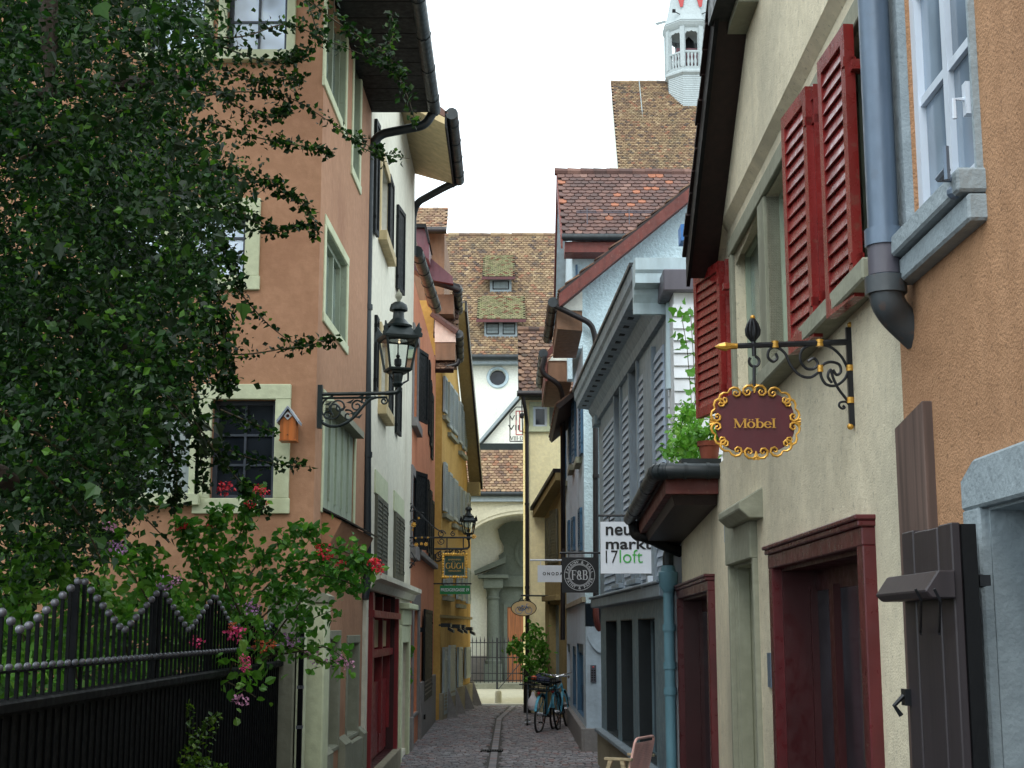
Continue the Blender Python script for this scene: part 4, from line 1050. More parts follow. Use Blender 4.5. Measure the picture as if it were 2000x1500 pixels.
for i in range(5):
    q = Vector((de.x+.5+i*.8, 25.93+V_.y*.18, de.z+V_.z*.18)); gm.tube([q+Vector((0, 0, -.05)), q+Vector((0, .02, .28))], .01, 6)
gm.build('snow_guard', m_slate, dro)
m = MB(); c = at(1345, 452, 18.0); m.box(c.x-.1, c.x+.2, 18, 18.3, c.z-.12, c.z+.1); o = m.build('roof_box', m_txblue); tag(o, 'blue box on the flat roof edge above the grey cornice', 'box')
m = MB(); m.box(1.6, 4.5, 14.2, 20, ch-.05, ch+.03); m.build('flat_roof', m_zinc, h3)

# ================================================================ small ochre house, tall pale yellow house
W5 = Wall((1.158, 30.8), (.75, 32.8))
h5 = house('small_ochre_house', 'narrow olive ochre house with dark slatted shutters beyond the pale blue house', W5)
e5a = W5.sh(1062, 1006)[1]; e5b = W5.sh(1098, 942)[1]
d5 = W5.rect(1073, 1182, 1340, 1092, 1180, 1360)
wall_part(W5, h5, m_olive, 0, W5.L, 0, e5a-.05, [(d5[0], d5[1], .1, d5[3])], depth=.9, rev=.2, top=[(0, e5a-.05), (W5.L, e5a-.05), (0, e5b)])
bx('door', W5, m_gstone, h5, d5[0], d5[1], -.19, -.15, .1, d5[3]-.002)
bx('door_hood', W5, m_olive, h5, d5[0]-.2, d5[1]+.25, -.01, .12, d5[3]+.08, d5[3]+.2, bev=.01)
m = MB(W5); m.hexa([(-.1, -.3, e5b), (W5.L+.15, -.3, e5a-.05), (W5.L+.15, .25, e5a-.05), (-.1, .25, e5b), (-.1, -.3, e5b+.16), (W5.L+.15, -.3, e5a+.1), (W5.L+.15, .25, e5a+.1), (-.1, .25, e5b+.16)]); m.build('roof', m_olive, h5)
m = MB(W5); m.hexa([(-.1, -.3, e5b+.163), (W5.L+.2, -.3, e5a+.103), (W5.L+.2, .3, e5a+.103), (-.1, .3, e5b+.163), (-.1, -.3, e5b+.25), (W5.L+.2, -.3, e5a+.18), (W5.L+.2, .3, e5a+.18), (-.1, .3, e5b+.25)]); m.build('roof_edge', m_pipe, h5)
for pa, pb, t, b in ((1066, 1074, 1012, 1100), (1075, 1088, 996, 1100)):
    q = W5.rect(pa, t, b, pb, t, b, d=.04); shutter(W5, h5, q[0], .045, q[2], q[3], q[1]-q[0], 0, m_olshut, nsl=16)
W6 = Wall((2.6, 33.03), (.311, 33.03)); W6b = Wall((.311, 33.03), (.42, 40))
h6 = house('pale_yellow_house', 'tall pale yellow house facing the camera with one small shuttered window under its tiled roof', W6)
e6 = at(1040, 770, 32.8).z
q6 = W6.rect(1041, 793, 834, 1069, 793, 834)
wall_part(W6, h6, m_pale, 0, W6.L, 0, e6+.1, [q6], depth=7, rev=.15, right=False)
wall_part(W6b, h6, m_pale, 0.003, W6b.L, 0, e6+.1, [], shell=False, name='side_wall')
window(W6, h6, q6, 1, 1, rec=.05, fm=m_whframe, fw=.06); surround(W6, h6, q6, .09, .03, m_lstone, sillh=.12)
q = W6.rect(1073, 796, 836, 1100, 796, 836); shutter(W6, h6, q[0], .03, q[2], q[3], q[1]-q[0], 0, m_olshut, nsl=8)
x6 = at(1012, 770, 32.6).x; rd = at(1012, 646, 34.6)
V_ = Vector((0, 2.0, rd.z-e6)); r6 = tile_roof(h6, (x6, 32.6, e6), (1, 0, 0), V_, 2.8-x6, V_.length, .15, .15, m_roof_r6, maxobj=300, thick=.025)
ridge(r6, (x6, 34.6, rd.z+.02), (2.8, 34.6, rd.z+.02), m_roof_r6, r=.09, n=10)
gutter(h6, [(x6-.03, 32.52, e6-.03), (2.7, 32.52, e6-.03)], .07, m_pipe)
m = MB(); m.box(x6+.02, 2.7, 32.62, 33.02, e6-.1, e6-.02); m.build('eave_soffit', m_zinc, h6)
pipe(h6, [(x6+.1, 32.55, e6-.06), (x6+.15, 32.6, e6-.3), (.345, 32.97, e6-.62), (.345, 32.97, 1.0)], .045, m_pipe, collars=[(.345, 32.97, 2.8), (.345, 32.97, 4.7)])
pipe(h6, [(.345, 32.96, 1.05), (.345, 32.96, 0)], .09, m_pipe)
# ================================================================ church across the square
CY = 48.0
WCH = Wall((9, CY), (-7, CY))
chu = house('church', 'white church across the square with a steep tiled roof, slatted dormers and an arched porch', WCH, 'church')
ez = at(970, 697, CY-.3).z; dr_ = 4.6; rzz = at(970, 461, CY+dr_).z
oc = at(972, 737, CY)
# wall with a round window opening, built from wedges around the circle
m = MB(); ro = .27; n = 24
ring = [(oc.x+ro*math.cos(2*math.pi*i/n), oc.z+ro*math.sin(2*math.pi*i/n)) for i in range(n)]
sq = []
for i in range(n):
    a = 2*math.pi*i/n; k = .6/max(abs(math.cos(a)), abs(math.sin(a))); sq.append((oc.x+k*math.cos(a), oc.z+k*math.sin(a)))
for i in range(n):
    j = (i+1) % n; m.face([(ring[i][0], CY, ring[i][1]), (sq[i][0], CY, sq[i][1]), (sq[j][0], CY, sq[j][1]), (ring[j][0], CY, ring[j][1])])
    m.face([(ring[i][0], CY, ring[i][1]), (ring[j][0], CY, ring[j][1]), (ring[j][0], CY+.4, ring[j][1]), (ring[i][0], CY+.4, ring[i][1])])
x0, x1 = oc.x-.6, oc.x+.6
for a, b, c, d in ((-7, x0, 0, ez), (x1, 9, 0, ez), (x0, x1, 0, oc.z-.6), (x0, x1, oc.z+.6, ez)): m.face([(a, CY, c), (b, CY, c), (b, CY, d), (a, CY, d)])
m.face([(-7, CY+10, 0), (9, CY+10, 0), (9, CY+10, ez), (-7, CY+10, ez)]); m.face([(-7, CY, 0), (-7, CY+10, 0), (-7, CY+10, ez), (-7, CY, ez)])
m.build('wall', m_chwhite, chu)
m = MB(); n = 28
for (ra, rb, ya, yb) in ((.27, .3, CY-.0, CY-.06), (.3, .36, CY-.06, CY-.06), (.36, .38, CY-.06, CY-.005)):
    for i in range(n):
        a, b = 2*math.pi*i/n, 2*math.pi*(i+1)/n
        m.face([(oc.x+ra*math.cos(a), ya, oc.z+ra*math.sin(a)), (oc.x+ra*math.cos(b), ya, oc.z+ra*math.sin(b)), (oc.x+rb*math.cos(b), yb, oc.z+rb*math.sin(b)), (oc.x+rb*math.cos(a), yb, oc.z+rb*math.sin(a))])
m.build('round_window_surround', m_trimlt, chu)
m = MB(); m.box(oc.x-.3, oc.x+.3, CY+.2, CY+.22, oc.z-.3, oc.z+.3); m.build('round_window', m_glass, chu)
xl = at(876, 461, CY+dr_).x-.3; V_ = Vector((0, dr_+.4, rzz-ez))
dq = []
def on_dormer(u, v): return True
cro = tile_roof(chu, (xl-.5, CY-.4, ez), (1, 0, 0), V_, 5.6, V_.length, .152, .128, m_roof_old, maxobj=300, thick=.03, name='roof')
ridge(cro, (xl-.5, CY+dr_, rzz+.03), (xl+5.1, CY+dr_, rzz+.03), m_roof_old, r=.1, n=14)
gutter(chu, [(xl-.5, CY-.48, ez-.04), (xl+5, CY-.48, ez-.04)], .1, m_zinc)
m = MB(); m.box(-7, 9, CY-.4, CY-.003, ez-.25, ez-.06); m.build('eave_board', m_gstone, chu)
tslope = V_.z/V_.y
def roof_y(z): return CY-.4+(z-ez)/tslope
def church_dormer(pl, pr, pt, pb, wl, wr, tl, tr, tt, nl):
    """window panel pl..pr between pt (eave) and pb; its little roof runs up to tt"""
    zb = at((pl+pr)/2, pb, CY+1.2).z
    yb = roof_y(zb)
    for _ in range(4): zb = at((pl+pr)/2, pb, yb).z; yb = roof_y(zb)
    y0 = yb-.02; a = at(pl, pb, y0); b = at(pr, pb, y0); zt = at(pl, pt, y0).z
    m = MB(); m.box(a.x, b.x, y0, y0+2.2, zb-.05, zt); d = m.build('dormer', m_gstone, chu)
    m = MB()
    k = (b.x-a.x)/nl
    for i in range(nl):
        u0 = a.x+k*i+k*.12; u1 = a.x+k*(i+1)-k*.12; m.box(u0, u1, y0-.012, y0-.002, zb+.12, zt-.06)
    m.build('louvre_panel', m_black, d)
    sl_ = MB(); sl_.hexa([(0, -.02, 0), (k*.66, -.02, 0), (k*.66, -.05, 0), (0, -.05, 0), (0, 0, .035), (k*.66, 0, .035), (k*.66, -.02, .035), (0, -.02, .035)]); sme = sl_.mesh('louvre', m_grshut)
    for i in range(nl):
        for j in range(7): inst('louvre', sme, Matrix.Translation((a.x+k*i+k*.17, y0-.01, zb+.15+j*(zt-zb-.24)/7)), d)
    # little roof: lower pitch than the main roof
    A = at(wl, tl, y0-.3); B = at(wr, tr, y0-.3)
    ztop = at((wl+wr)/2, tt, roof_y(zt)+1).z
    for _ in range(4): ytop = roof_y(ztop); ztop = at((wl+wr)/2, tt, ytop).z
    v = Vector((0, ytop-(y0-.3), ztop-A.z))
    t = tile_roof(chu, (A.x, y0-.3, A.z), (1, 0, 0), v, B.x-A.x, v.length, .145, .115, m_roof_moss, maxobj=240, thick=.03, name='dormer_roof', tilename='dormer_tile')
    m = MB(); m.box(A.x-.02, B.x+.02, y0-.36, y0-.3, A.z-.1, A.z-.0); m.build('fascia', m_red, d)
church_dormer(957, 999, 545, 572, 942, 1005, 541, 541, 500, 1)
church_dormer(946, 1010, 627, 660, 931, 1026, 624, 624, 578, 2)
# porch
PY = 46.6
WP = Wall((4, PY), (-4, PY))
g0 = at(937, 866, PY-.05); g1 = at(1016, 775, PY-.05); sl_ = (g1.z-g0.z)/(g1.x-g0.x); ax = g1.x+.35; az = g0.z+(ax-g0.x)*sl_
m = MB(); m.prism([(g0.x+.1, PY, g0.z), (2*ax-g0.x-.1, PY, g0.z), (ax, PY, az-.1)], (0, CY-PY-.01, 0)); m.build('porch_gable', m_chwhite, chu)
m = MB()
for sgn in (1, -1):
    m.hexa([(ax+sgn*(ax-g0.x), PY-.25, g0.z-.02), (ax, PY-.25, az-.02), (ax, CY-.02, az-.02), (ax+sgn*(ax-g0.x), CY-.02, g0.z-.02), (ax+sgn*(ax-g0.x), PY-.25, g0.z+.1), (ax, PY-.25, az+.12), (ax, CY-.02, az+.12), (ax+sgn*(ax-g0.x), CY-.02, g0.z+.1)])
m.build('porch_gable_roof', m_gstone, chu)
bz = at(980, 866, PY-.1).z; bz2 = at(980, 876, PY-.1).z
m = MB(); m.box(g0.x, 3.2, PY-.12, PY-.003, bz2-.1, bz); m.build('flashing', m_green_iron, chu)
# sundial painted on the gable
Y_ = PY-.006
sdx = [at(px, 820, Y_) for px in (995, 1028)]
m = MB()
def line(m, a, b, w_, y): 
    a = at(*a, y); b = at(*b, y); d = (b-a).normalized(); n_ = Vector((-d.z, 0, d.x))*w_; m.face([a-n_, b-n_, b+n_, a+n_])
for a, b in (((996, 808), (996, 862)), ((996, 808), (1008, 795)), ((1008, 795), (1036, 795)), ((996, 862), (1040, 862))): line(m, a, b, .015, Y_)
sdo = m.build('sundial', m_txblack, chu)
m = MB()
for a, b in (((1008, 803), (1008, 849)), ((1015, 803), (1015, 842)), ((1008, 803), (1026, 803)), ((1008, 849), (1026, 849)), ((1015, 842), (1026, 842))): line(m, a, b, .016, Y_-.002)
m.build('dial_line', m_txred, sdo)
for s, px, py, h in (('VI', 1002, 816, .17), ('VII', 1003, 835, .17), ('VIII·IX', 1011, 856, .15)): text(s, m_txblack, sdo, at(px, py, Y_), (1, 0, 0), (0, 0, 1), h, .12*len(s) if s != 'VIII·IX' else .5, ext=.004, name='numeral')
m = MB(); a = at(1019, 782, PY-.1); m.tube([a, at(1021, 850, PY-.35)], .02, 6); m.ball(at(1020, 812, PY-.3), .1, 8, 5); m.build('dial_pointer', m_black, sdo)
# tiled skirt roof over the porch arch
s0 = at(918, 962, PY-1.0); V_ = Vector((0, .9, bz2-.05-s0.z))
pro = tile_roof(chu, (s0.x-.3, PY-1.0, s0.z), (1, 0, 0), V_, 3.6, V_.length, .152, .105, m_roof_porch, maxobj=300, thick=.03, name='porch_roof')
gutter(chu, [(s0.x-.3, PY-1.06, s0.z-.05), (3.0, PY-1.06, s0.z-.05)], .08, m_zinc)
m = MB(); m.box(s0.x-.3, 3, PY-.98, PY-.83, s0.z-.28, s0.z-.1); m.build('eave_board', m_gstone, chu)
# arch wall
AY = PY-.8
cx = at(1030, 1000, AY).x; spr = at(920, 1034, AY); crown = at(1028, 1003, AY).z
# elliptical arch through springing and crown
rx = 2.0; zc_ = crown-1.05; rzA = 1.05
m = MB(); n = 24; top = s0.z-.12
arc = [(cx-rx*math.cos(math.pi*i/n), zc_+rzA*math.sin(math.pi*i/n)) for i in range(n+1)]
for (a, za), (b, zb) in zip(arc, arc[1:]):
    m.face([(a, AY, za), (b, AY, zb), (b, AY, top), (a, AY, top)]); m.face([(a, AY, za), (a, AY+.6, za), (b, AY+.6, zb), (b, AY, zb)])
xlft = at(905, 1100, AY).x
m.face([(xlft, AY, 0), (cx-rx, AY, 0), (cx-rx, AY, top), (xlft, AY, top)]); m.face([(cx-rx, AY, 0), (cx-rx, AY+.6, 0), (cx-rx, AY+.6, zc_), (cx-rx, AY, zc_)])
m.face([(cx+rx, AY, 0), (cx+rx+1, AY, 0), (cx+rx+1, AY, top), (cx+rx, AY, top)])
m.face([(xlft, AY, 0), (xlft, CY, 0), (xlft, CY, top), (xlft, AY, top)]); m.face([(xlft, AY, top), (xlft, CY, top), (5, CY, top), (5, AY, top)])
m.build('porch_wall', m_chcream, chu)
m = MB()
for k, (o0, o1, dd) in enumerate(((.0, .1, .05), (.1, .2, .08), (.2, .3, .04))):
    for i in range(n):
        t0, t1 = math.pi*i/n, math.pi*(i+1)/n
        f = lambda t, o: (cx-(rx+o)*math.cos(t), zc_+(rzA+o)*math.sin(t))
        a, b, c, d = f(t0, o0), f(t1, o0), f(t1, o1), f(t0, o1)
        m.hexa([(a[0], AY-dd, a[1]), (b[0], AY-dd, b[1]), (b[0], AY-.002, b[1]), (a[0], AY-.002, a[1]), (d[0], AY-dd, d[1]), (c[0], AY-dd, c[1]), (c[0], AY-.002, c[1]), (d[0], AY-.002, d[1])])
m.build('arch_moulding', m_chcream, chu)
# portal under the arch, against the church wall
QY = CY-.02
def Q(px, py, d=0): return at(px, py, QY-d)
m = MB(); a = Q(988, 1130); b = Q(1075, 1350); m.box(a.x-.62, b.x, QY-.12, QY, 0, Q(985, 1140).z); pw = m.build('portal', m_portal, chu)
m = MB(); c = Q(963, 1340, .35); zt = Q(963, 1150).z; zb = .25
m.box(c.x-.3, c.x+.3, QY-.65, QY-.05, 0, .75); m.lathe([(.26, .75), (.27, .85), (.22, .9), (.215, 1.0), (.2, 2.4), (.18, zt-.35), (.22, zt-.33), (.22, zt-.28), (.18, zt-.26), (.19, zt-.12), (.27, zt)], (c.x, QY-.35, 0), 16); m.build('column', m_portal, pw, smooth=True)
m = MB(); m.box(c.x-.32, c.x+.32, QY-.68, QY-.05, zt, zt+.32); m.box(c.x-.5, c.x+.5, QY-.8, QY-.05, zt+.32, zt+.44); m.box(c.x+.3, Q(1075, 1120).x, QY-.3, QY-.1, zt+.05, zt+.42); m.build('entablature', m_portal, pw, bev=.015)
pz = zt+.44; m = MB(); e = Q(985, 1095)
m.prism([(c.x-.6, QY-.85, pz), (e.x+.05, QY-.85, e.z-.1), (e.x+.05, QY-.85, e.z+.1), (c.x-.62, QY-.85, pz+.12)], (0, .75, 0))
m.prism([(c.x-.4, QY-.4, pz), (e.x+.05, QY-.4, pz), (e.x+.05, QY-.4, e.z-.1)], (0, .3, 0)); m.build('pediment', m_portal, pw)
m = MB(); P = [(985, 1130), (978, 1110), (974, 1085), (983, 1078), (984, 1066), (976, 1052), (972, 1034), (986, 1022), (1000, 1018), (1060, 1016), (1060, 1130)]
m.prism([tuple(Q(px, py, .2)) for px, py in P], (0, .18, 0)); m.build('cartouche', m_portal, pw)
m = MB(); o = Q(1032, 1080, .22)
for i in range(20):
    a, b = 2*math.pi*i/20, 2*math.pi*(i+1)/20
    for ra, rb, yy in ((.34, .45, .25),): m.face([(o.x+ra*math.cos(a), QY-yy, o.z+ra*1.2*math.sin(a)), (o.x+ra*math.cos(b), QY-yy, o.z+ra*1.2*math.sin(b)), (o.x+rb*math.cos(b), QY-yy, o.z+rb*1.2*math.sin(b)), (o.x+rb*math.cos(a), QY-yy, o.z+rb*1.2*math.sin(a))])
m.build('oval_frame', m_portal, pw)
d0 = Q(991, 1186, .1); d1 = Q(1036, 1344, .1)
m = MB(); m.box(d0.x, d0.x+1.5, QY-.16, QY-.121, .15, d0.z); do = m.build('portal_door', m_doorwood, pw)
pl = MB(); pl.box(0, .17, -.02, 0, .17, d0.z-.03); pme = pl.mesh('plank', m_doorwood)
for i in range(8): inst('plank', pme, Matrix.Translation((d0.x+.03+i*.18, QY-.161, 0)), do)
m = MB(); m.box(d0.x-.12, d0.x-.0, QY-.2, QY-.12, .1, d0.z+.12); m.box(d0.x, d0.x+1.6, QY-.2, QY-.12, d0.z+.003, d0.z+.12); m.build('door_frame', m_portal, pw)
m = MB(); m.box(-4, 4, QY-.05, QY-.0, 0, 1.0); m.build('plinth', m_gray, chu)
m = MB(); m.box(-4, 3, AY-.1, CY-.1, 0, .18); m.build('porch_step', m_stone, chu)
# iron fence in front of the porch
FY = AY-.35
WF = Wall((2.2, FY), (at(905, 1300, FY).x, FY))
fe = house('porch_fence', 'thin iron railing fence across the church porch at the end of the lane', WF, 'fence')
ftop = at(970, 1246, FY).z; bm_ = MB(); bm_.tube([(0, 0, .22), (0, 0, ftop-.12), (0, 0, ftop-.1), (0, 0, ftop+.05)], [.011, .011, .022, .002], 6); bme = bm_.mesh('bar', m_iron)
n = int(WF.L/.125)
for i in range(n): inst('bar', bme, WF.M @ Matrix.Translation((.06+i*.125, 0, 0)), fe)
for z in (at(970, 1255, FY).z, at(970, 1284, FY).z, at(970, 1315, FY).z, .3): bx('rail', WF, m_iron, fe, 0, WF.L, -.015, .015, z-.015, z+.015)
for px in (971, 1022):
    x = WF.sh(px, 1300)[0]; bx('post', WF, m_iron, fe, x-.03, x+.03, -.03, .03, 0, ftop)
m = MB(); a = at(972, 1348, FY-.03); b = at(1035, 1272, FY-.03); m.tube([a, b], .014, 6); m.build('brace', m_iron, fe)
# bollard
bo = thing('bollard', 'short pale stone bollard standing at the end of the lane', 'bollard', tuple(gnd(973, 1376)))
g = gnd(973, 1376); m = MB(); m.lathe([(.088, 0), (.088, .05), (.084, .26), (.075, .3), (.05, .32), (0.01, .325)], (g.x, g.y+.15, .02), 16); m.build('shaft', m_chcream, bo, smooth=True)
m = MB(); m.lathe([(.1, 0), (.1, .04)], (g.x, g.y+.15, .0), 16); m.build('base', m_curb, bo)
# ================================================================ tall choir roof with bell turret
TB = at(1209, 348, 57.0); TT = at(1209, 163, 61.0)
WT = Wall((16, 57.2), (TB.x+.2, 57.2))
cho = house('church_choir', 'tall old tiled church roof with a white eight sided bell turret behind the houses', WT, 'church')
V_ = Vector((0, 4.0, TT.z-TB.z)); down = V_.normalized()
tro = tile_roof(cho, tuple(Vector((TB.x, 57, TB.z))-down*1.2), (1, 0, 0), V_, 9.0, V_.length+1.2, .158, .118, m_roof_old, maxobj=300, thick=.035, name='roof', focus=1.7)
ridge(tro, (TB.x, 61.0, TT.z+.03), (TB.x+9, 61.0, TT.z+.03), m_roof_old, r=.12, n=22)
m = MB(); w0 = TB.z-.8
m.prism([(TB.x+.05, 56.6, 0), (TB.x+.05, 56.6, w0), (TB.x+.05, 61, TT.z-.1), (TB.x+.05, 65.4, w0), (TB.x+.05, 65.4, 0)], (9, 0, 0)); m.build('wall', m_chwhite, cho)
m = MB(); m.tube([Vector((at(1252, 165, 60).x, 56.95, TB.z-.6))+Vector((0, -.02, .05)), Vector((at(1252, 165, 60).x, 60.9, TT.z))+Vector((0, -.05, .06))], .02, 6); m.build('lightning_rod', m_grshut, tro)
ty = 60.9; tc = at(1346, 120, ty); tx = tc.x
def tz_(py): return at(1346, py, ty-.9).z
pxm = (at(1400, 120, ty).x-at(1300, 120, ty).x)/100
m8 = math.pi/8
r0 = 44*pxm/math.cos(m8)*1.0
tur = MB(); tur.lathe([(r0*.97, tz_(240)), (r0*.97, tz_(146))], (tx, ty, 0), 8, m8); tu = tur.build('bell_turret', m_turret, cho)
def oct_ring(name, prof, mat): 
    m = MB(); m.lathe(prof, (tx, ty, 0), 8, m8); return m.build(name, mat, tu)
oct_ring('lower_cornice', [(r0*.98, tz_(147)), (r0*1.08, tz_(143)), (r0*1.08, tz_(139)), (r0*1.0, tz_(136)), (r0*1.02, tz_(131)), (r0*.9, tz_(130))], m_turret)
oct_ring('upper_cornice', [(r0*.98, tz_(54)), (r0*1.05, tz_(50)), (r0*1.12, tz_(44)), (r0*1.1, tz_(42))], m_turret)
oct_ring('turret_roof', [(r0*1.12, tz_(41.5)), (r0*1.02, tz_(30)), (r0*.9, tz_(12)), (r0*.8, tz_(-10)), (r0*.68, tz_(-40)), (r0*.4, tz_(-120)), (.02, tz_(-260))], m_turret)
for k in range(26):
    z = tz_(147)-(k+1)*.085
    if z > tz_(240): oct_ring('shingle_course', [(r0*.985, z), (r0*.985, z+.012), (r0*.965, z+.075)], m_turret)
# posts, rail, balusters
post = MB(); post.box(-.1, .1, -.1, .1, tz_(131), tz_(53)); pme = post.mesh('post', m_turret)
bal = MB(); hb = tz_(104)-tz_(130); bal.lathe([(.06, 0), (.04, hb*.12), (.075, hb*.38), (.035, hb*.7), (.06, hb*.95), (.06, hb)], (0, 0, 0), 8); bme = bal.mesh('baluster', m_turret, smooth=True)
for i in range(8):
    a = m8+i*math.pi/4; rr = r0*.93
    inst('post', pme, Matrix.Translation((tx+rr*math.cos(a), ty+rr*math.sin(a), 0)) @ Matrix.Rotation(a, 4, 'Z'), tu)
    a2 = a+math.pi/4; A = Vector((tx+rr*math.cos(a), ty+rr*math.sin(a), 0)); B = Vector((tx+rr*math.cos(a2), ty+rr*math.sin(a2), 0))
    m = MB(); m.tube([A+D*tz_(101.5), B+D*tz_(101.5)], .07, 6); m.build('rail', m_turret, tu)
    d = (B-A)
    for k in (.3, .5, .7): inst('baluster', bme, Matrix.Translation(A+d*k+D*tz_(130)), tu)
    m = MB(); t = d.normalized()
    # scalloped board and brackets below the upper cornice
    P = []
    for k in range(13):
        f = k/12; P.append(A+d*f+D*(tz_(60)-.05*abs(math.sin(f*math.pi*4))-(.32*(abs(f-.5)*2)**3)))
    m.prism(P+[B+D*tz_(53), A+D*tz_(53)], Vector((math.cos(a+math.pi/8), math.sin(a+math.pi/8), 0))*.03); m.build('scalloped_board', m_turret, tu)
m = MB(); m.lathe([(.36, tz_(88)), (.34, tz_(86)), (.27, tz_(76)), (.22, tz_(66)), (.1, tz_(60)), (.03, tz_(57))], (tx, ty, 0), 16); m.build('bell', m_black, tu, smooth=True)
m = MB(); m.box(tx-.62, tx+.62, ty-.5, ty+.5, tz_(131), tz_(87)); m.build('bell_frame', m_purple, tu)
for sx in (-1, 1):     # red painted panels between the roof ribs
    a = -math.pi/2; fr = math.cos(m8)
    def fp(u, py, k): 
        rr = r0*k*fr; return (tx+u, ty-rr-.03, tz_(py))
    m = MB(); u = sx*.42
    P = [fp(u-.17, -40, .72), fp(u+.17, -40, .72), fp(u+.15, -5, .84), fp(u+.07, 14, .92), fp(u-.05, 16, .94), fp(u-.15, -5, .84)]
    m.prism(P, (0, -.03, 0)); m.build('red_panel', m_txred, tu)
for px in (1316, 1384): m = MB(); a = at(px, 22, ty-1.0); m.box(a.x-.07, a.x+.07, a.y-.1, a.y+.05, a.z-.05, a.z+.06); m.tube([a, at(1346+(px-1346)*.6, 28, ty-.95)], .02, 6); m.build('floodlight', m_black, tu)
m = MB(); a = at(1280, 46, ty); b = at(1300, 41, ty); m.tube([a, b], .035, 6); m.tube([a+Vector((.05, 0, -.06)), b+Vector((0, 0, -.05))], .03, 6); m.build('water_spout', m_turret, tu)
# ================================================================ left side: orange house
WL1 = Wall((-1.62, 15.75), (-1.695, 12.25)); WL1f = Wall((-1.695, 12.25), (-8.5, 12.25))
l1 = house('orange_house', 'orange plastered house behind the tree with pale green window frames and a dark deep eave', WL1f)
eL = at(838, 216, 15.75); eh1 = eL.z
def rc(W, *a, **k): return W.rect(*a, **k)
fA = rc(WL1f, 445, -95, 104, 563, -95, 104); fA2 = rc(WL1f, 292, -95, 104, 403, -95, 104)
fB = rc(WL1f, 357, 415, 540, 480, 415, 540); fB2 = rc(WL1f, 205, 415, 540, 320, 415, 540)
fC = rc(WL1f, 412, 780, 974, 537, 780, 974); fC2 = rc(WL1f, 250, 800, 965, 372, 800, 965)
wall_part(WL1f, l1, m_orange, 0, WL1f.L, 0, eh1, [fA, fA2, fB, fB2, fC, fC2], depth=3.4, rev=.14, left=False)
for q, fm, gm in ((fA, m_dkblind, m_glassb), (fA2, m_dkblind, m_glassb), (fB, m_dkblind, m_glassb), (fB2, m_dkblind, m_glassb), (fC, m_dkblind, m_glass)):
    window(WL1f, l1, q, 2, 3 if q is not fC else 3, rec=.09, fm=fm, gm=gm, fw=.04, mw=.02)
for q in (fA, fA2): surround(WL1f, l1, q, .075, .03, m_lstone, sillp=.06, sillh=.09)
for q in (fB, fB2): surround(WL1f, l1, q, .125, .03, m_lstone, sill=False)
surround(WL1f, l1, fC, .13, .03, m_lstone, sill=False, sillh=.13)
wl = fC2[1]-fC2[0]
shutter(WL1f, l1, fC2[0], -.04, fC2[2], fC2[3], wl/2-.01, 0, m_grshut, nsl=9, st=.04); shutter(WL1f, l1, fC2[0]+wl/2+.01, -.04, fC2[2], fC2[3], wl/2-.01, 0, m_grshut, nsl=9, st=.04)
surround(WL1f, l1, fC2, .09, .03, m_lstone, sill=True, sillh=.1)
m = MB(WL1f); t = WL1f.sh(462, 950); m.box(t[0]-.03, t[0]+.05, -.135, -.128, fC[2]+.03, fC[2]+.17); o = m.build('paper_note', m_sgwhite); tag(o, 'white sheet of paper standing behind the lowest window pane of the orange house', 'paper')
# street face
wa = rc(WL1, 637, -60, 160, 676, -30, 262); wa2 = rc(WL1, 690, 60, 335, 703, 110, 365)
wb_ = rc(WL1, 635, 432, 608, 676, 520, 682); wcq = rc(WL1, 631, 770, 1000, 691, 865, 1030)
nA = rc(WL1, 641, 1248, 1465, 660, 1248, 1455); nB = rc(WL1, 677, 1257, 1440, 698, 1255, 1428)
wall_part(WL1, l1, m_orange, 0, WL1.L, 0, eh1, [wa, wa2, wb_, wcq, nA, nB], rev=.13, depth=3, name='street_wall', right=False, roof=False)
for q in (wa, wb_, wa2): lining(WL1, l1, q, .125, m_sage, .01)
for q in (wa, wb_): window(WL1, l1, q, 3, 1, rec=.06, fm=m_sage, gm=m_glassg, fw=.05, mw=.05, dp=.07)
window(WL1, l1, wa2, 1, 1, rec=.06, fm=m_sage, gm=m_glassg, fw=.05)
for q in (wa, wa2, wb_): surround(WL1, l1, q, .09, .012, m_lstone, sill=True, sillp=.008)
# closed board shutter with a tin ledge
m = MB(WL1); m.box(wcq[0], wcq[1], -.1, -.05, wcq[2], wcq[3]); so_ = m.build('board_shutter', m_sage, l1)
n = 5; pw = (wcq[1]-wcq[0])/n
for i in range(n):
    bx('plank', WL1, m_sage, so_, wcq[0]+pw*i+.008, wcq[0]+pw*(i+1)-.008, -.049, -.015, wcq[2], wcq[3]-.02, bev=.006)
    bx('batten', WL1, m_sage, so_, wcq[0]+pw*(i+1)-.02, wcq[0]+pw*(i+1)+.02, -.02, .005, wcq[2]+.12, wcq[3]-.02) if i < n-1 else None
m = MB(WL1); m.box(wcq[0]-.0, wcq[1]+.0, -.01, .1, wcq[3]-.03, wcq[3]+.035); m.build('shutter_box', m_stone, l1)
surround(WL1, l1, (wcq[0], wcq[1], wcq[2], wcq[3]+.05), .08, .012, m_lstone, sill=False, sillh=.02)
m = MB(WL1); z = wcq[2]-.03; m.prism([(wcq[0]-.35, -.01, z+.05), (wcq[0]-.35, .22, z-.06), (wcq[0]-.35, .23, z-.05), (wcq[0]-.35, -.01, z+.07)], (wcq[1]-wcq[0]+.38, 0, 0)); m.build('tin_ledge', m_pipe, l1)
m = MB(WL1); m.prism([(wcq[0]-.3, -.01, z+.03), (wcq[0]-.3, .18, z-.06), (wcq[0]-.3, .12, z-.18), (wcq[0]-.3, .0, z-.4)], (wcq[1]-wcq[0]+.3, 0, 0)); m.build('ledge_cove', m_orange, l1)
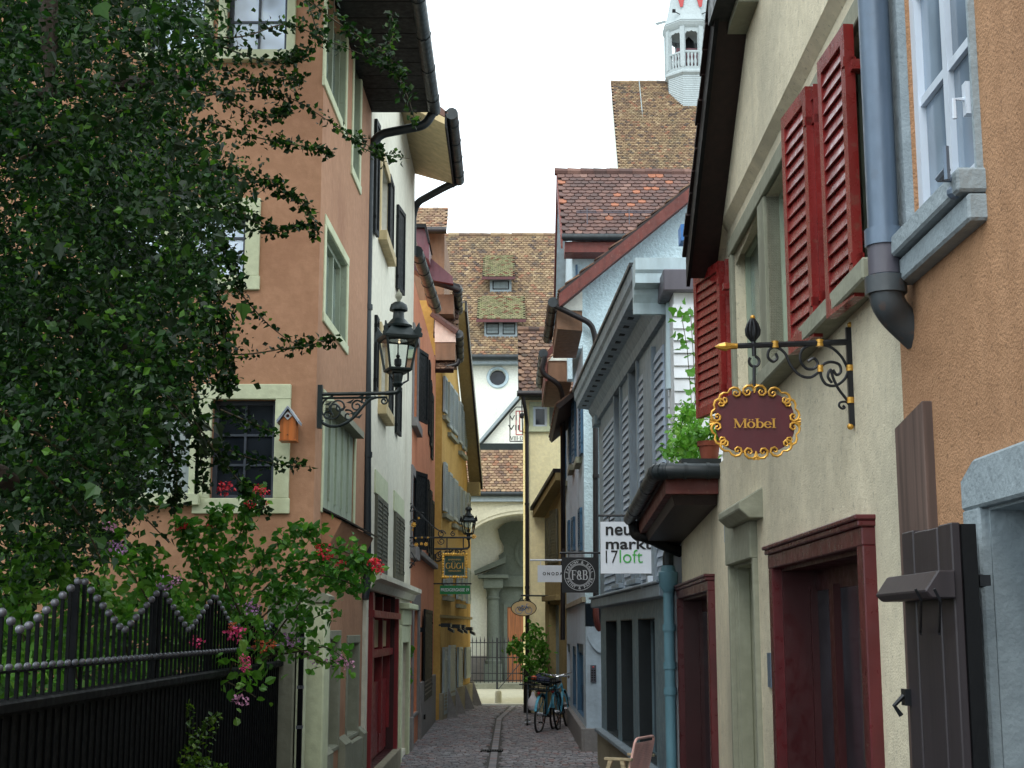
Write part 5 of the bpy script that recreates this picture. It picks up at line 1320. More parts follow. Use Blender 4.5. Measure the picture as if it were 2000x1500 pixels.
for q in (nA, nB):
    surround(WL1, l1, q, .08, .012, m_stone, sill=False, sillh=.04)
    lining(WL1, l1, q, .12, m_stone, .01); bx('niche_back', WL1, m_stone, l1, q[0], q[1], -.129, -.1, q[2], q[3])
m = MB(WL1)
for a, b in ((0, nB[0]-.08), (nB[1]+.08, nA[0]-.08), (nA[1]+.08, WL1.L)):
    if b > a: m = MB(WL1); m.box(a, b, -.01, .07, 0, nB[2]-.03); m.prism([(a, -.01, nB[2]-.03), (a, .075, nB[2]-.03), (a, -.01, nB[2]+.05)], (b-a, 0, 0)); m.build('plinth', m_stone, l1)
m = MB(WL1); m.box(nB[0]-.06, nB[1]+.06, -.01, .06, .25, nB[2]-.05); m.build('plinth_block', m_stone, l1, bev=.01)
# deep eave
m = MB(); m.box(-1.66, eL.x+.04, 9.0, 15.78, eh1-.01, eh1+.05); sof = m.build('eave_soffit', m_zinc if False else m_black, l1)
bd = MB(); bd.box(-.2, .2, -.08, .08, -.006, 0); 
for i in range(18): bx('soffit_board', None, m_black, sof, -1.6, eL.x, 9.1+i*.37, 9.1+i*.37+.355, eh1-.022, eh1-.0105)
m = MB(); m.prism([(eL.x+.05, 9, eh1+.05), (eL.x+.05, 9, eh1+.12), (-5, 9, eh1+3.6), (-5, 9, eh1+3.4), (-1.66, 9, eh1+.05)], (0, 6.8, 0)); m.build('roof', m_dkwood, l1)
gx = eL.x+.06
gutter(l1, [(gx, 9, eh1+.06), (gx, 15.75, eh1-.0)], .075, m_zinc, straps=8)
tl2 = MB(); tl2.hexa([(-.08, -.1, 0), (.08, -.1, 0), (.08, .1, 0), (-.08, .1, 0), (-.08, -.1, .02), (.08, -.1, .02), (.08, .1, .02), (-.08, .1, .02)]); 
pipe(l1, [(gx-.01, 15.72, eh1-.03), at(830, 245, 15.72), at(742, 262, 15.74), at(722, 288, 15.74), at(716, 620, 15.74), at(716, 1135, 15.74), at(711, 1170, 15.7)], .052, m_zinc, collars=[at(717, 600, 15.74), at(716, 888, 15.74)], round_=.12)
# gateposts
def pillar(name, label, y, xa, xb, top, py_cap, mat, dep=.4):
    t = thing(name, label, 'gatepost', ((at(xa, 1300, y).x+at(xb, 1300, y).x)/2, y+dep/2, 0))
    a = at(xa, 1300, y).x; b = at(xb, 1300, y).x; z = at(xa, py_cap, y).z
    m = MB(); m.box(a, b, y, y+dep, 0, z); m.build('shaft', mat, t, bev=.012)
    m = MB(); m.prism([(a-.02, y-.02, z), (b+.02, y-.02, z), (b+.03, y-.02, z+.05), (b-.02, y-.02, z+.075), (a+.02, y-.02, z+.075), (a-.03, y-.02, z+.05)], (0, dep+.04, 0)); m.build('cap', m_stone, t)
    return t
gp = pillar('gatepost', 'wide green grey stone gatepost at the end of the black fence', 11.3, 519, 575, 0, 1160, m_stone, .35)
pillar('gatepost', 'narrow pale gatepost beside the wall of the orange house', 11.75, 596, 633, 0, 1176, m_lstone, .35)
m = MB(); a = at(576, 1300, 11.25); m.box(a.x+.002, a.x+.055, 11.32, 11.5, 0, at(576, 1160, 11.3).z-.05); m.build('timber_strip', m_plank if False else m_lstone, gp)
pl_ = thing('gate_pole', 'slim black iron pole with small silver balls between the two gateposts', 'pole', (at(588, 1300, 11.2).x, 11.2, 0))
px_ = at(588, 1300, 11.2).x; zt = at(588, 1210, 11.2).z
m = MB(); m.box(px_-.018, px_+.018, 11.18, 11.22, 0, zt); m.build('pole', m_fence, pl_)
for i, k in enumerate((0, .045, .085)): 
    m = MB(); m.ball((px_, 11.2, zt+.02+k), .022-.004*i, 10, 6); m.build('ball', m_ballm, pl_, smooth=True)
for py in (1247, 1342, 1420): m = MB(); z = at(588, py, 11.2).z; m.box(px_-.024, px_+.024, 11.17, 11.23, z-.012, z+.012); m.build('band', m_ballm, pl_)

# ================================================================ white house
WL2 = Wall((-1.60, 22.75), (-1.62, 15.8))
l2 = house('white_house', 'tall off white house with dark louvred shutters and a red wooden shopfront', WL2)
e2 = at(884, 360, 22.3); eh2 = e2.z+.35
wA = rc(WL2, 742, 305, 455, 757, 350, 505); wM = rc(WL2, 741, 650, 795, 753, 672, 812)
rs = rc(WL2, 720, 1150, 1490, 770, 1145, 1465); ds = rc(WL2, 779, 1255, 1480, 793, 1255, 1462)
wall_part(WL2, l2, m_white, 0, WL2.L, 0, eh2, [wA, wM, (rs[0], rs[1], .25, rs[3]), (ds[0], ds[1], .1, ds[3])], depth=5, rev=.2)
for q in (wA, wM):
    window(WL2, l2, q, 2, 3, rec=.1, fm=m_whframe, gm=m_glass); surround(WL2, l2, q, .12, .03, m_crsoff, sillp=.08)
def flat_shutter(W, par, q, mat, nsl=14, d=.05, **k):
    return shutter(W, par, q[0], d, q[2], q[3], q[1]-q[0], 0, mat, nsl=nsl, **k)
def lf(W, par, pa, t, b, pb, dz, mat, nsl=16, **k):
    """open shutter: hinge on the wall at pixel column pa, free edge at column pb, dz further down the lane"""
    s_, _ = W.sh(pa, (t+b)/2); hp_ = W.p(s_, .02, 0); h1_ = W.sh(pa, t)[1]; h0_ = W.sh(pa, b)[1]
    tip = at(pb, (t+b)/2, hp_.y+dz)
    return leaf_on(W, hp_.xy, tip.xy, h0_, h1_, mat, parent=par, nsl=nsl, **k)
lf(WL2, l2, 729, 225, 458, 740, .25, m_bkshut)
lf(WL2, l2, 757, 335, 500, 768, .55, m_bkshut); lf(WL2, l2, 773, 395, 565, 790, .5, m_bkshut, nsl=12)
lf(WL2, l2, 730, 612, 765, 738, .25, m_bkshut); lf(WL2, l2, 755, 720, 815, 767, .5, m_bkshut); lf(WL2, l2, 771, 745, 845, 783, .5, m_bkshut)
for q in (rc(WL2, 731, 962, 1120, 752, 985, 1130), rc(WL2, 768, 998, 1130, 785, 1015, 1138)):
    w_ = q[1]-q[0]
    flat_shutter(WL2, l2, (q[0], q[0]+w_/2-.01, q[2], q[3]), m_olshut, 16, d=.02); flat_shutter(WL2, l2, (q[0]+w_/2+.01, q[1], q[2], q[3]), m_olshut, 16, d=.02)
    bx('lintel', WL2, m_lstone, l2, q[0]-.1, q[1]+.1, -.01, .02, q[3]+.01, q[3]+.28)
cz = (WL2.sh(725, 1132)[1]+WL2.sh(800, 1155)[1])/2
m = MB(WL2); m.prism([(.0, -.01, cz-.14), (.0, .06, cz-.14), (.0, .1, cz-.05), (.0, .18, cz-.02), (.0, .18, cz+.04), (.0, -.01, cz+.08)], (WL2.L-.1, 0, 0)); m.build('shop_cornice', m_white, l2)
# red shopfront
m_shopred = paint('deep_red_shopfront', srgb(136, 30, 36), .4, .3)
lining(WL2, l2, (rs[0], rs[1], .25, rs[3]), .19, m_dred); rh = min(rs[3], cz-.16); m = MB(WL2); w_ = rs[1]-rs[0]
m.box(rs[0]-.12, rs[0]+.003, -.02, .05, .2, rh); m.box(rs[1]-.003, rs[1]+.12, -.02, .05, .2, rh); m.box(rs[0]-.14, rs[1]+.14, -.02, .07, rh-.28, rh-.2); m.box(rs[0], rs[1], -.1, -.02, rh-.75, rh-.66)
m.box(rs[0], rs[1], -.19, -.12, .25, .55)
for k in (0.0, .33, .66, 1.0): x = rs[0]+w_*k; m.box(max(rs[0], x-.06), min(rs[1], x+.06), -.17, -.06, .55, rh)
m.build('shopfront', m_shopred, l2)
for k in (0, .33, .66):
    x = rs[0]+w_*k
    bx('transom_panel', WL2, m_crsoff, l2, x+.1, x+w_*.33-.1, -.13, -.11, rh-.64, rh-.3); bx('shop_window', WL2, m_glass, l2, x+.06, x+w_*.33-.06, -.16, -.15, .55, rh-.76)
    bx('shop_door_leaf', WL2, m_shopred, l2, x+.07, x+w_*.33-.1, -.14, -.1, .3, 1.2)
bx('plinth', WL2, m_concrete, l2, rs[0]-.2, WL2.L, -.01, .09, 0, .26, bev=.01)
m = MB(WL2); m.box(ds[0]-.17, ds[0]+.003, -.02, .05, 0, ds[3]+.25); m.box(ds[1]-.003, ds[1]+.17, -.02, .05, 0, ds[3]+.25); m.box(ds[0]+.003, ds[1]-.003, -.02, .04, ds[3]-.002, ds[3]+.24); m.box(ds[0]-.22, ds[1]+.22, -.02, .16, ds[3]+.48, ds[3]+.56); m.box(ds[0]-.15, ds[1]+.15, -.02, .06, ds[3]+.25, ds[3]+.48); m.build('door_surround', m_lstone, l2, bev=.01)
bx('door', WL2, m_brown, l2, ds[0], ds[1], -.19, -.14, .1, ds[3])
bx('corner_strip', WL2, m_white, l2, WL2.L-.22, WL2.L-.005, .001, .035, .3, cz-.15)
# eave
m = MB(); m.hexa([(-1.62, 19.5, eh2-.02), (e2.x, 19.5, e2.z), (e2.x, 22.3, e2.z), (-1.62, 22.75, eh2-.02), (-1.62, 19.5, eh2+.1), (e2.x, 19.5, e2.z+.1), (e2.x, 22.3, e2.z+.1), (-1.62, 22.75, eh2+.1)]); m.build('eave_soffit', m_crsoff, l2)
m = MB(); m.box(e2.x+.003, e2.x+.03, 19.5, 22.32, e2.z-.05, e2.z+.2); m.build('fascia', m_black, l2)
m = MB(); m.prism([(e2.x+.08, 19.5, e2.z+.14), (-3.6, 19.5, eh2+2.2), (-3.6, 19.5, eh2+2.0), (-1.6, 19.5, eh2+.12), (e2.x, 19.5, e2.z+.11)], (0, 2.9, 0)); m.build('roof', m_roof_dark, l2)
gutter(l2, [(e2.x+.1, 19.5, e2.z+.16), (e2.x+.1, 22.35, e2.z+.08)], .09, m_zinc, straps=4)
pipe(l2, [(e2.x+.08, 22.3, e2.z+.05), at(868, 366, 22.4), at(815, 395, 22.75), at(806, 420, 22.8), at(806, 500, 22.82)], .06, m_zinc, round_=.15)

# ================================================================ salmon house
WL3 = Wall((-1.616, 29.94), (-1.60, 22.78))
l3 = house('salmon_house', 'salmon orange house with tall black shutters over a grey ground floor', WL3)
eh3 = WL3.sh(812, 560)[1]
u3 = rc(WL3, 806, 655, 830, 815, 665, 828); v3 = rc(WL3, 803, 930, 1078, 810, 930, 1076)
d3 = rc(WL3, 805, 1190, 1400, 815, 1192, 1385); s3_ = rc(WL3, 823, 1187, 1372, 838, 1195, 1355)
wall_part(WL3, l3, m_salmon, 0, WL3.L, 0, eh3, [u3, v3, d3], depth=5, rev=.2)
for q in (u3, v3): window(WL3, l3, q, 2, 2, rec=.12, fm=m_whframe, gm=m_glass); surround(WL3, l3, q, .14, .03, m_gray, sillp=.06)
bx('door', WL3, m_gray, l3, d3[0], d3[1], -.19, -.15, d3[2], d3[3]); surround(WL3, l3, d3, .3, .03, m_gray, sill=False, sillh=.05, name='door_surround')
for pa, pb, t, b, dz in ((815, 835, 678, 822, .55), (836, 840, 700, 848, .5), (839, 843, 740, 870, .5), (841, 846, 765, 895, .5), (808, 833, 918, 1072, .55), (833, 838, 935, 1078, .5), (837, 843, 955, 1088, .5), (840, 847, 975, 1098, .5)):
    lf(WL3, l3, pa, t, b, pb, dz, m_bkshut)
m = MB(WL3); z = WL3.sh(815, 1072)[1]; m.box(.1, WL3.L-.05, -.01, .09, z-.12, z-.02); m.build('string_ledge', m_gray, l3, bev=.01)
flat_shutter(WL3, l3, s3_, m_bkshut, 20); q = s3_
m = MB(WL3); zp = WL3.sh(830, 1385)[1]; m.box(0, d3[0]-.3, -.01, .06, 0, .95); m.box(d3[1]+.3, WL3.L, -.01, .06, 0, .5); m.build('plinth', m_gray, l3)
for py in (1230, 1400): s_, z = WL3.sh(821, py); bx('shutter_stay', WL3, m_black, l3, s_-.08, s_+.08, 0, .09, z-.04, z+.04)
ef = at(850, 608, 26.6); en = at(812, 497, 22.9)
m = MB(); m.hexa([(-1.6, 22.85, en.z+.05), (en.x, 22.85, en.z), (ef.x, 26.6, ef.z), (-1.6, 26.6, ef.z+.1), (-1.6, 22.85, en.z+.3), (en.x, 22.85, en.z+.1), (ef.x, 26.6, ef.z+.1), (-1.6, 26.6, ef.z+.35)]); m.build('eave_soffit', m_brown, l3)
gutter(l3, [en+Vector((.02, 0, .05)), ef+Vector((.02, 0, .05))], .1, m_zinc, straps=5)
m = MB(); m.prism([at(x, y, 29.2) for x, y in ((800, 482), (806, 484), (815, 482), (884, 540), (885, 554), (838, 546), (800, 520))], (0, .5, 0)); m.build('mansard_roof', m_purple, l3)
m = MB(); m.prism([at(x, y, 28.6) for x, y in ((790, 444), (834, 444), (838, 476), (838, 508), (815, 486), (790, 482))], (0, .9, 0)); dmr = m.build('dormer', m_purple, l3)
m = MB(); m.prism([at(x, y, 28.5) for x, y in ((790, 437), (832, 437), (840, 474), (836, 474), (829, 444), (790, 444))], (0, 1.0, 0)); m.build('dormer_roof', m_black, dmr)

# ================================================================ yellow house where the lane bends
WL4 = Wall((-1.04, 36.35), (-1.5, 30.4)); WL4e = Wall((-1.5, 30.4), (-5, 30.4))
l4 = house('yellow_house', 'deep yellow house with pale blue grey shutters where the lane bends', WL4)
vt = WL4.sh(905, 575, .3); vb = WL4.sh(938, 940, .3); sl4 = (vt[1]-vb[1])/(vt[0]-vb[0])
def v4(s): return vb[1]+(s-vb[0])*sl4
hm4 = at(893, 590, 31.0).z; sx4 = vb[0]+(hm4-vb[1])/sl4
g4 = rc(WL4, 865, 1262, 1385, 872, 1262, 1380)
wall_part(WL4, l4, m_yellow, 0, WL4.L, 0, v4(0)-.1, [], depth=.5, shell=False, top=[(0, v4(0)-.1), (WL4.L, v4(0)-.1), (WL4.L, hm4-.1), (sx4, hm4-.1)])
m = MB(WL4e); zt = hm4-.1; m.box(0, 3.4, -5.9, -.0, 0, zt); m.build('end_wall', m_yellow, l4)
m = MB(WL4); L = min(WL4.L, sx4+.05)
m.hexa([(vb[0]-.1, .02, v4(vb[0]-.1)-.02), (vb[0]-.1, .3, v4(vb[0]-.1)-.02), (L, .3, v4(L)-.02), (L, .02, v4(L)-.02), (vb[0]-.1, .02, v4(vb[0]-.1)+.15), (vb[0]-.1, .3, v4(vb[0]-.1)+.15), (L, .3, v4(L)+.15), (L, .02, v4(L)+.15)]); m.build('verge_soffit', m_olive, l4)
m = MB(WL4); m.hexa([(vb[0]-.15, .301, v4(vb[0]-.15)-.05), (vb[0]-.15, .35, v4(vb[0]-.15)-.05), (L, .35, v4(L)-.05), (L, .301, v4(L)-.05), (vb[0]-.15, .301, v4(vb[0]-.15)+.2), (vb[0]-.15, .35, v4(vb[0]-.15)+.2), (L, .35, v4(L)+.2), (L, .301, v4(L)+.2)]); m.build('verge_board', m_pipe, l4)
q = [(t_, WL4.sh(915, 932, .3)) for t_ in (0,)]; m = MB(WL4); t_ = WL4.sh(926, 945, .2); m.box(vb[0]-.12, vb[0]+.25, .0, .3, vb[1]-.35, vb[1]-.04); m.build('verge_end', m_olive, l4)
for pa, pb, t, b in ((863, 868, 735, 808), (872, 879, 748, 838), (881, 889, 762, 848), (893, 899, 785, 868), (901, 907, 798, 880),
                     (863, 868, 902, 1000), (872, 878, 922, 1012), (881, 889, 935, 1018), (893, 899, 950, 1025), (902, 906, 958, 1030), (910, 914, 962, 1032),
                     (863, 869, 1078, 1158), (872, 878, 1085, 1165), (889, 896, 1100, 1172), (898, 904, 1105, 1175), (908, 914, 1108, 1180),
                     (861, 868, 1262, 1395), (873, 884, 1258, 1360), (890, 898, 1262, 1342), (905, 914, 1262, 1325)):
    q = rc(WL4, pa, t, b, pb, t+4, b-2); flat_shutter(WL4, l4, (q[0], q[1], q[2], q[3]), m_grshut, 18, th=.05)
for pa, pb, t in ((864, 871, 812), (874, 889, 850), (895, 907, 884), (864, 878, 1004), (882, 890, 1022), (895, 908, 1030), (864, 880, 1163), (890, 904, 1178)):
    a, b = WL4.sh(pa, t)[0], WL4.sh(pb, t)[0]; z = (WL4.sh(pa, t)[1]+WL4.sh(pb, t+3)[1])/2; bx('window_sill', WL4, m_stone, l4, min(a, b), max(a, b), -.01, .09, z-.1, z-.01)
z = WL4.sh(880, 1205)[1]; m = MB(WL4); m.box(0, WL4.L+.02, -.01, .05, z-.03, z+.03); m.build('string_course', m_olive, l4)
bx('plinth', WL4, m_concrete, l4, 0, WL4.L+.03, -.01, .07, 0, .55, bev=.01)
m = MB(WL4)
for px, py, pt in ((868, 1408, 1345), (884, 1400, 1345), (903, 1390, 1340), (918, 1381, 1330)):
    s_ = WL4.sh(px, py)[0]; zt = WL4.sh(px, pt)[1]; b_ = MB(WL4); b_.hexa([(s_-.08, 0, 0), (s_+.08, 0, 0), (s_+.07, .3, 0), (s_-.07, .3, 0), (s_-.07, 0, max(.5, zt)), (s_+.07, 0, max(.5, zt)), (s_+.05, .08, max(.5, zt)), (s_-.05, .08, max(.5, zt))]); b_.build('guard_stone', m_gray, l4)
for px, py in ((871, 1221), (890, 1223), (899, 1224), (914, 1228)):
    s_, z = WL4.sh(px, py, .15); f = MB(WL4); f.box(s_-.15, s_+.15, .06, .26, z-.04, z+.04); f.tube([(s_, 0, z), (s_, .1, z)], .02, 6); f.hexa([(s_-.12, .2, z-.1), (s_+.12, .2, z-.1), (s_+.12, .32, z-.16), (s_-.12, .32, z-.16), (s_-.12, .2, z-.03), (s_+.12, .2, z-.03), (s_+.12, .32, z-.1), (s_-.12, .32, z-.1)]); f.build('floodlight', m_zinc, l4)
# little roofs and boxed eaves on its near end
def boxed(pl, pr, pt, pb, y, dep, mat):
    a = at(pl, pb, y); b = at(pr, pt, y); m = MB(); m.box(min(a.x, -1.6), b.x, y, y+dep, a.z, b.z); return m.build('boxed_eave', mat, l4)
boxed(848, 886, 575, 613, 29.6, 1.4, m_brown)
gutter(l4, [at(845, 548, 29.4), at(892, 562, 29.4), at(897, 566, 30.8)], .09, m_pipe)
gutter(l4, [at(893, 566, 29.5), at(895, 608, 30.6)], .1, m_zinc, straps=4)
boxed(850, 889, 668, 703, 29.7, 1.2, m_brown)
a = at(849, 668, 29.68); b = at(890, 668, 29.68); c = at(890, 645, 29.68); d = at(849, 618, 29.68)
m = MB(); m.prism([a, b, c, d], (0, .3, 0)); m.build('eave_end_panel', plaster('pink_white_plaster', srgb(214, 190, 176)), l4)
m = MB(); a = at(843, 612, 29.6); b = at(893, 648, 29.6); m.tube([a, b], .07, 6); m.build('verge_tiles', m_roof_dark, l4)
gutter(l4, [at(896, 652, 29.7), at(897, 702, 30.8)], .1, m_zinc, straps=4)
pipe(l4, [at(897, 702, 29.75), at(893, 712, 29.75), at(850, 722, 29.75)], .05, m_pipe)
a = at(846, 722, 29.65); b = at(886, 703, 29.65); tile_roof(l4, a, (1, 0, 0), (0, .5, .5), b.x-a.x, .55, .1, .07, m_roof_r6, maxobj=60)
a = at(846, 655, 29.9); b = at(894, 610, 29.9); tile_roof(l4, a, (1, 0, 0), (0, .5, .8), b.x-a.x, 1.1, .12, .08, m_roof_r6, maxobj=80)
# upper storey with its own tiled roof
a = at(806, 446, 31.5); b = at(872, 446, 31.5)
m = MB(); m.box(-4.5, at(868, 500, 31.9).x, 31.9, 35, 7.0, a.z+.02); m.build('upper_storey', m_brown, l4)
r4 = tile_roof(l4, (a.x-1.2, 31.5, a.z), (1, 0, 0), (0, 1.0, 1.0), b.x-a.x+1.2, 1.0, .12, .085, m_roof_porch, maxobj=180)
gutter(l4, [(a.x-1.2, 31.45, a.z-.06), (b.x, 31.45, a.z-.06)], .08, m_pipe)

# ================================================================ black garden fence
F0 = at(545, 1300, 11.3); WFN = Wall((F0.x, 11.3), (-1.66, 2.6))
fz = 1.57
fn = house('garden_fence', 'black steel garden fence with silver ball tips rising and falling in waves', WFN, 'fence')
m = MB(WFN); m.box(0, WFN.L, -.03, 0, 0, fz); pnl = m.build('sheet_panel', m_fence, fn)
m = MB(); m.box(-.005, .005, 0, .006, 0, fz-.01); rme = m.mesh('rib', m_fence)
n = int(WFN.L/.098)
for i in range(n): inst('rib', rme, WFN.M @ Matrix.Translation((.05+i*.098, .001, 0)), fn)
m = MB(WFN); m.box(0, WFN.L, -.07, .035, fz+.002, fz+.045); m.build('top_rail', m_fence, fn, bev=.008)
bb = MB(); bb.ball((0, 0, 0), .0165, 12, 8); ball_me = bb.mesh('ball', m_ballm, smooth=True)
br = MB(); br.box(-.0075, .0075, -.006, .006, 0, 1); bar_me = br.mesh('bar', m_fence)
lowz = fz+.155
m = MB(WFN); m.box(0, WFN.L, -.022, -.006, lowz-.02, lowz-.012); m.build('lower_rail', m_fence, fn)
per = 1.42; pk = WFN.sh(165, 1160)[0]
for i in range(n):
    s = .06+i*.098; ph = ((s-pk)/per) % 1.0; tri = abs(ph-.5)*2          # 1 at the peak
    hz = 1.845+.21*tri**1.05
    inst('bar', bar_me, WFN.M @ Matrix.Translation((s, -.014, fz+.045)) @ Matrix.Diagonal((1.6 if tri > .93 else 1, 1, hz-fz-.05, 1)), fn)
    inst('ball', ball_me, WFN.M @ Matrix.Translation((s, -.014, hz)) @ Matrix.Diagonal((1, 1, 1, 1)), fn)
    inst('ball', ball_me, WFN.M @ Matrix.Translation((s+.049, .004, lowz)) @ Matrix.Diagonal((.8, .8, .8, 1)), fn)
k = pk
while k > 0: bx('post', WFN, m_fence, fn, k-.02, k+.02, -.05, -.025, fz+.045, 2.03); k -= per
# ================================================================ lamps, signs
def lantern(parent, c, k, rot, lit):
    """c: centre of the lantern's lower frame; k metres per unit, glass is 0.29 tall at k=1"""
    T = Matrix.Translation(c) @ Matrix.Rotation(rot, 4, 'Z') @ Matrix.Diagonal((k, k, k, 1))
    a, b, hh = .1, .145, .29
    cor = [(-1, -1), (1, -1), (1, 1), (-1, 1)]
    m = MB(T)
    for x, y in cor: m.tube([(a*x, a*y, 0), (b*x, b*y, hh)], .011, 6)
    for i in range(4):
        p, q = cor[i], cor[(i+1) % 4]
        m.tube([(a*p[0], a*p[1], 0), (a*q[0], a*q[1], 0)], .014, 6); m.tube([(b*p[0], b*p[1], hh), (b*q[0], b*q[1], hh)], .016, 6)
    m.build('lantern_frame', m_green_iron, parent)
    for i in range(4):
        p, q = cor[i], cor[(i+1) % 4]; e = .98
        m = MB(T); m.face([(a*p[0]*e, a*p[1]*e, .005), (a*q[0]*e, a*q[1]*e, .005), (b*q[0]*e, b*q[1]*e, hh), (b*p[0]*e, b*p[1]*e, hh)]); m.build('lantern_pane', m_clear, parent)
    m = MB(T); s2 = math.sqrt(2)
    m.lathe([(b*s2*1.12, hh), (b*s2*1.14, hh+.02), (b*s2*.95, hh+.05), (.14, hh+.1), (.115, hh+.12)], (0, 0, 0), 4, math.pi/4); m.build('lantern_roof', m_green_iron, parent)
    m = MB(T); m.lathe([(.125, hh+.11), (.13, hh+.13), (.1, hh+.15), (.075, hh+.18), (.055, hh+.2), (.05, hh+.26), (.06, hh+.265), (.085, hh+.275), (.085, hh+.295), (.075, hh+.33), (.04, hh+.355), (.02, hh+.36)], (0, 0, 0), 16); m.build('chimney', m_green_iron, parent, smooth=True)
    m = MB(T); m.lathe([(.015, hh+.36), (.02, hh+.38), (.032, hh+.4), (.034, hh+.42), (.025, hh+.44), (.01, hh+.46), (.004, hh+.48)], (0, 0, 0), 12); m.build('finial', m_stone, parent, smooth=True)
    for i in range(4):       # palmette ornaments on the roof corners
        x, y = cor[i]; m = MB(T); u = Vector((x, y, 0)).normalized(); o = Vector((b*x, b*y, hh))
        P = [o-u*.06, o+u*.05, o+u*.055+D*.03, o+u*.04+D*.05, o+u*.045+D*.08, o+u*.025+D*.1, o+u*.02+D*.14, o-u*.02+D*.08, o-u*.05+D*.06]
        m.prism(P, u.cross(D)*.015); m.build('palmette', m_green_iron, parent)
    m = MB(T); m.lathe([(.11, -.03), (.115, 0), (.1, .005)], (0, 0, 0), 4, math.pi/4); m.lathe([(.03, -.16), (.055, -.13), (.04, -.11), (.05, -.06), (.05, -.03)], (0, 0, 0), 12); m.build('cup', m_green_iron, parent)
    m = MB(T); m.tube([(.1, 0, 0), (.1, 0, -.09), (.05, 0, -.12)], .009, 6); m.tube([(0, 0, .02), (0, 0, .16)], .008, 6); m.lathe([(.02, .03), (.035, .05), (.035, .1), (.02, .11)], (0, 0, 0), 8); m.ball((0, 0, .13), .02, 8, 6); m.tube([(0, 0, .15), (0, 0, hh-.03)], .006, 6); m.build('burner', m_iron, parent)
    if lit:
        m = MB(T); m.ball((.01, -.0, hh-.025), .011, 8, 6); m.build('bulb', emis('lit_bulb', (1.0, .78, .5), 1.5), parent)
        m = MB(T); m.lathe([(.09, hh-.012), (.085, hh-.008)], (0, 0, 0), 16); m.build('reflector', m_chrome, parent)
X = Vector((1, 0, 0))
def mpx(y): return at(1010, 700, y).x-at(1000, 700, y).x
# near lamp on the corner of the orange house
LY = 12.18
lp = thing('street_lamp', 'large dark green street lantern on a scrolled bracket at the orange house corner', 'street lamp', tuple(at(628, 800, LY)))
u = mpx(LY)/10
lantern(lp, at(777, 723, LY), 61*u/.29, rad(20), True)
m = MB(); a = at(625, 770, LY); b = at(757, 768, LY)
m.tube([a, b], .016, 8); m.tube([a+D*-.035, at(757, 776, LY)], .01, 6); m.tube(smoothpath([at(755, 768, LY), at(782, 766, LY), at(777, 738, LY)], .08), .02, 8)
m.build('bracket_arm', m_green_iron, lp, smooth=True)
m = MB(); m.box(a.x-.02, a.x+.02, LY-.02, LY+.05, at(625, 836, LY).z, at(625, 752, LY).z); m.build('wall_plate', m_green_iron, lp)
m = MB(); m.tube([at(629, 820, LY), *bez(at(629, 825, LY), at(650, 842, LY), at(680, 830, LY), at(700, 805, LY)), *bez(at(700, 805, LY), at(712, 790, LY), at(720, 778, LY), at(735, 776, LY))], .014, 8); m.build('brace', m_green_iron, lp, smooth=True)
for px, py, r0_, r1_, a0, tn in ((650, 800, 26, 4, 90, 1.4), (662, 795, 16, 3, 200, -1.2), (697, 793, 12, 3, 30, 1.3), (680, 812, 12, 3, 120, -1.2), (712, 783, 7, 2, 0, 1.2), (750, 783, 8, 2, 90, -1.3), (640, 812, 10, 2, 0, 1.2)):
    m = MB(); m.tube(spiral(at(px, py, LY), r0_*u, r1_*u, rad(a0), tn), .008, 6); m.build('scroll', m_green_iron, lp, smooth=True)
for px, py in ((668, 800), (690, 808), (683, 786), (705, 775), (640, 790), (700, 815)):
    m = MB(); c = at(px, py, LY); m.prism([c+Vector((-.03, 0, 0)), c+Vector((0, 0, .012)), c+Vector((.035, 0, .03)), c+Vector((.01, 0, -.01))], (0, .012, 0)); m.build('acanthus_leaf', m_green_iron, lp)
# far lamp on the yellow house
L2Y = 30.2; u2 = mpx(L2Y)/10
lp2 = thing('street_lamp', 'small far street lantern on a thin bracket in front of the yellow house', 'street lamp', tuple(at(855, 1072, L2Y)))
lantern(lp2, at(915, 1042, L2Y), 23*u2/.29, rad(15), False)
m = MB(); m.tube([at(850, 1072, L2Y), at(905, 1072, L2Y)], .022, 6); m.tube(smoothpath([at(905, 1072, L2Y), at(917, 1070, L2Y), at(915, 1050, L2Y)], .08), .022, 6); m.build('bracket_arm', m_green_iron, lp2)
m = MB(); m.tube([at(850, 1082, L2Y), *bez(at(850, 1095, L2Y), at(862, 1100, L2Y), at(872, 1082, L2Y), at(885, 1074, L2Y))], .018, 6)
m.build('brace', m_green_iron, lp2)
for px, py, r in ((862, 1083, 7), (875, 1081, 5), (893, 1077, 4)): m = MB(); m.tube(spiral(at(px, py, L2Y), r*u2, r*u2*.2, rad(90), 1.3), .012, 6); m.build('scroll', m_green_iron, lp2)
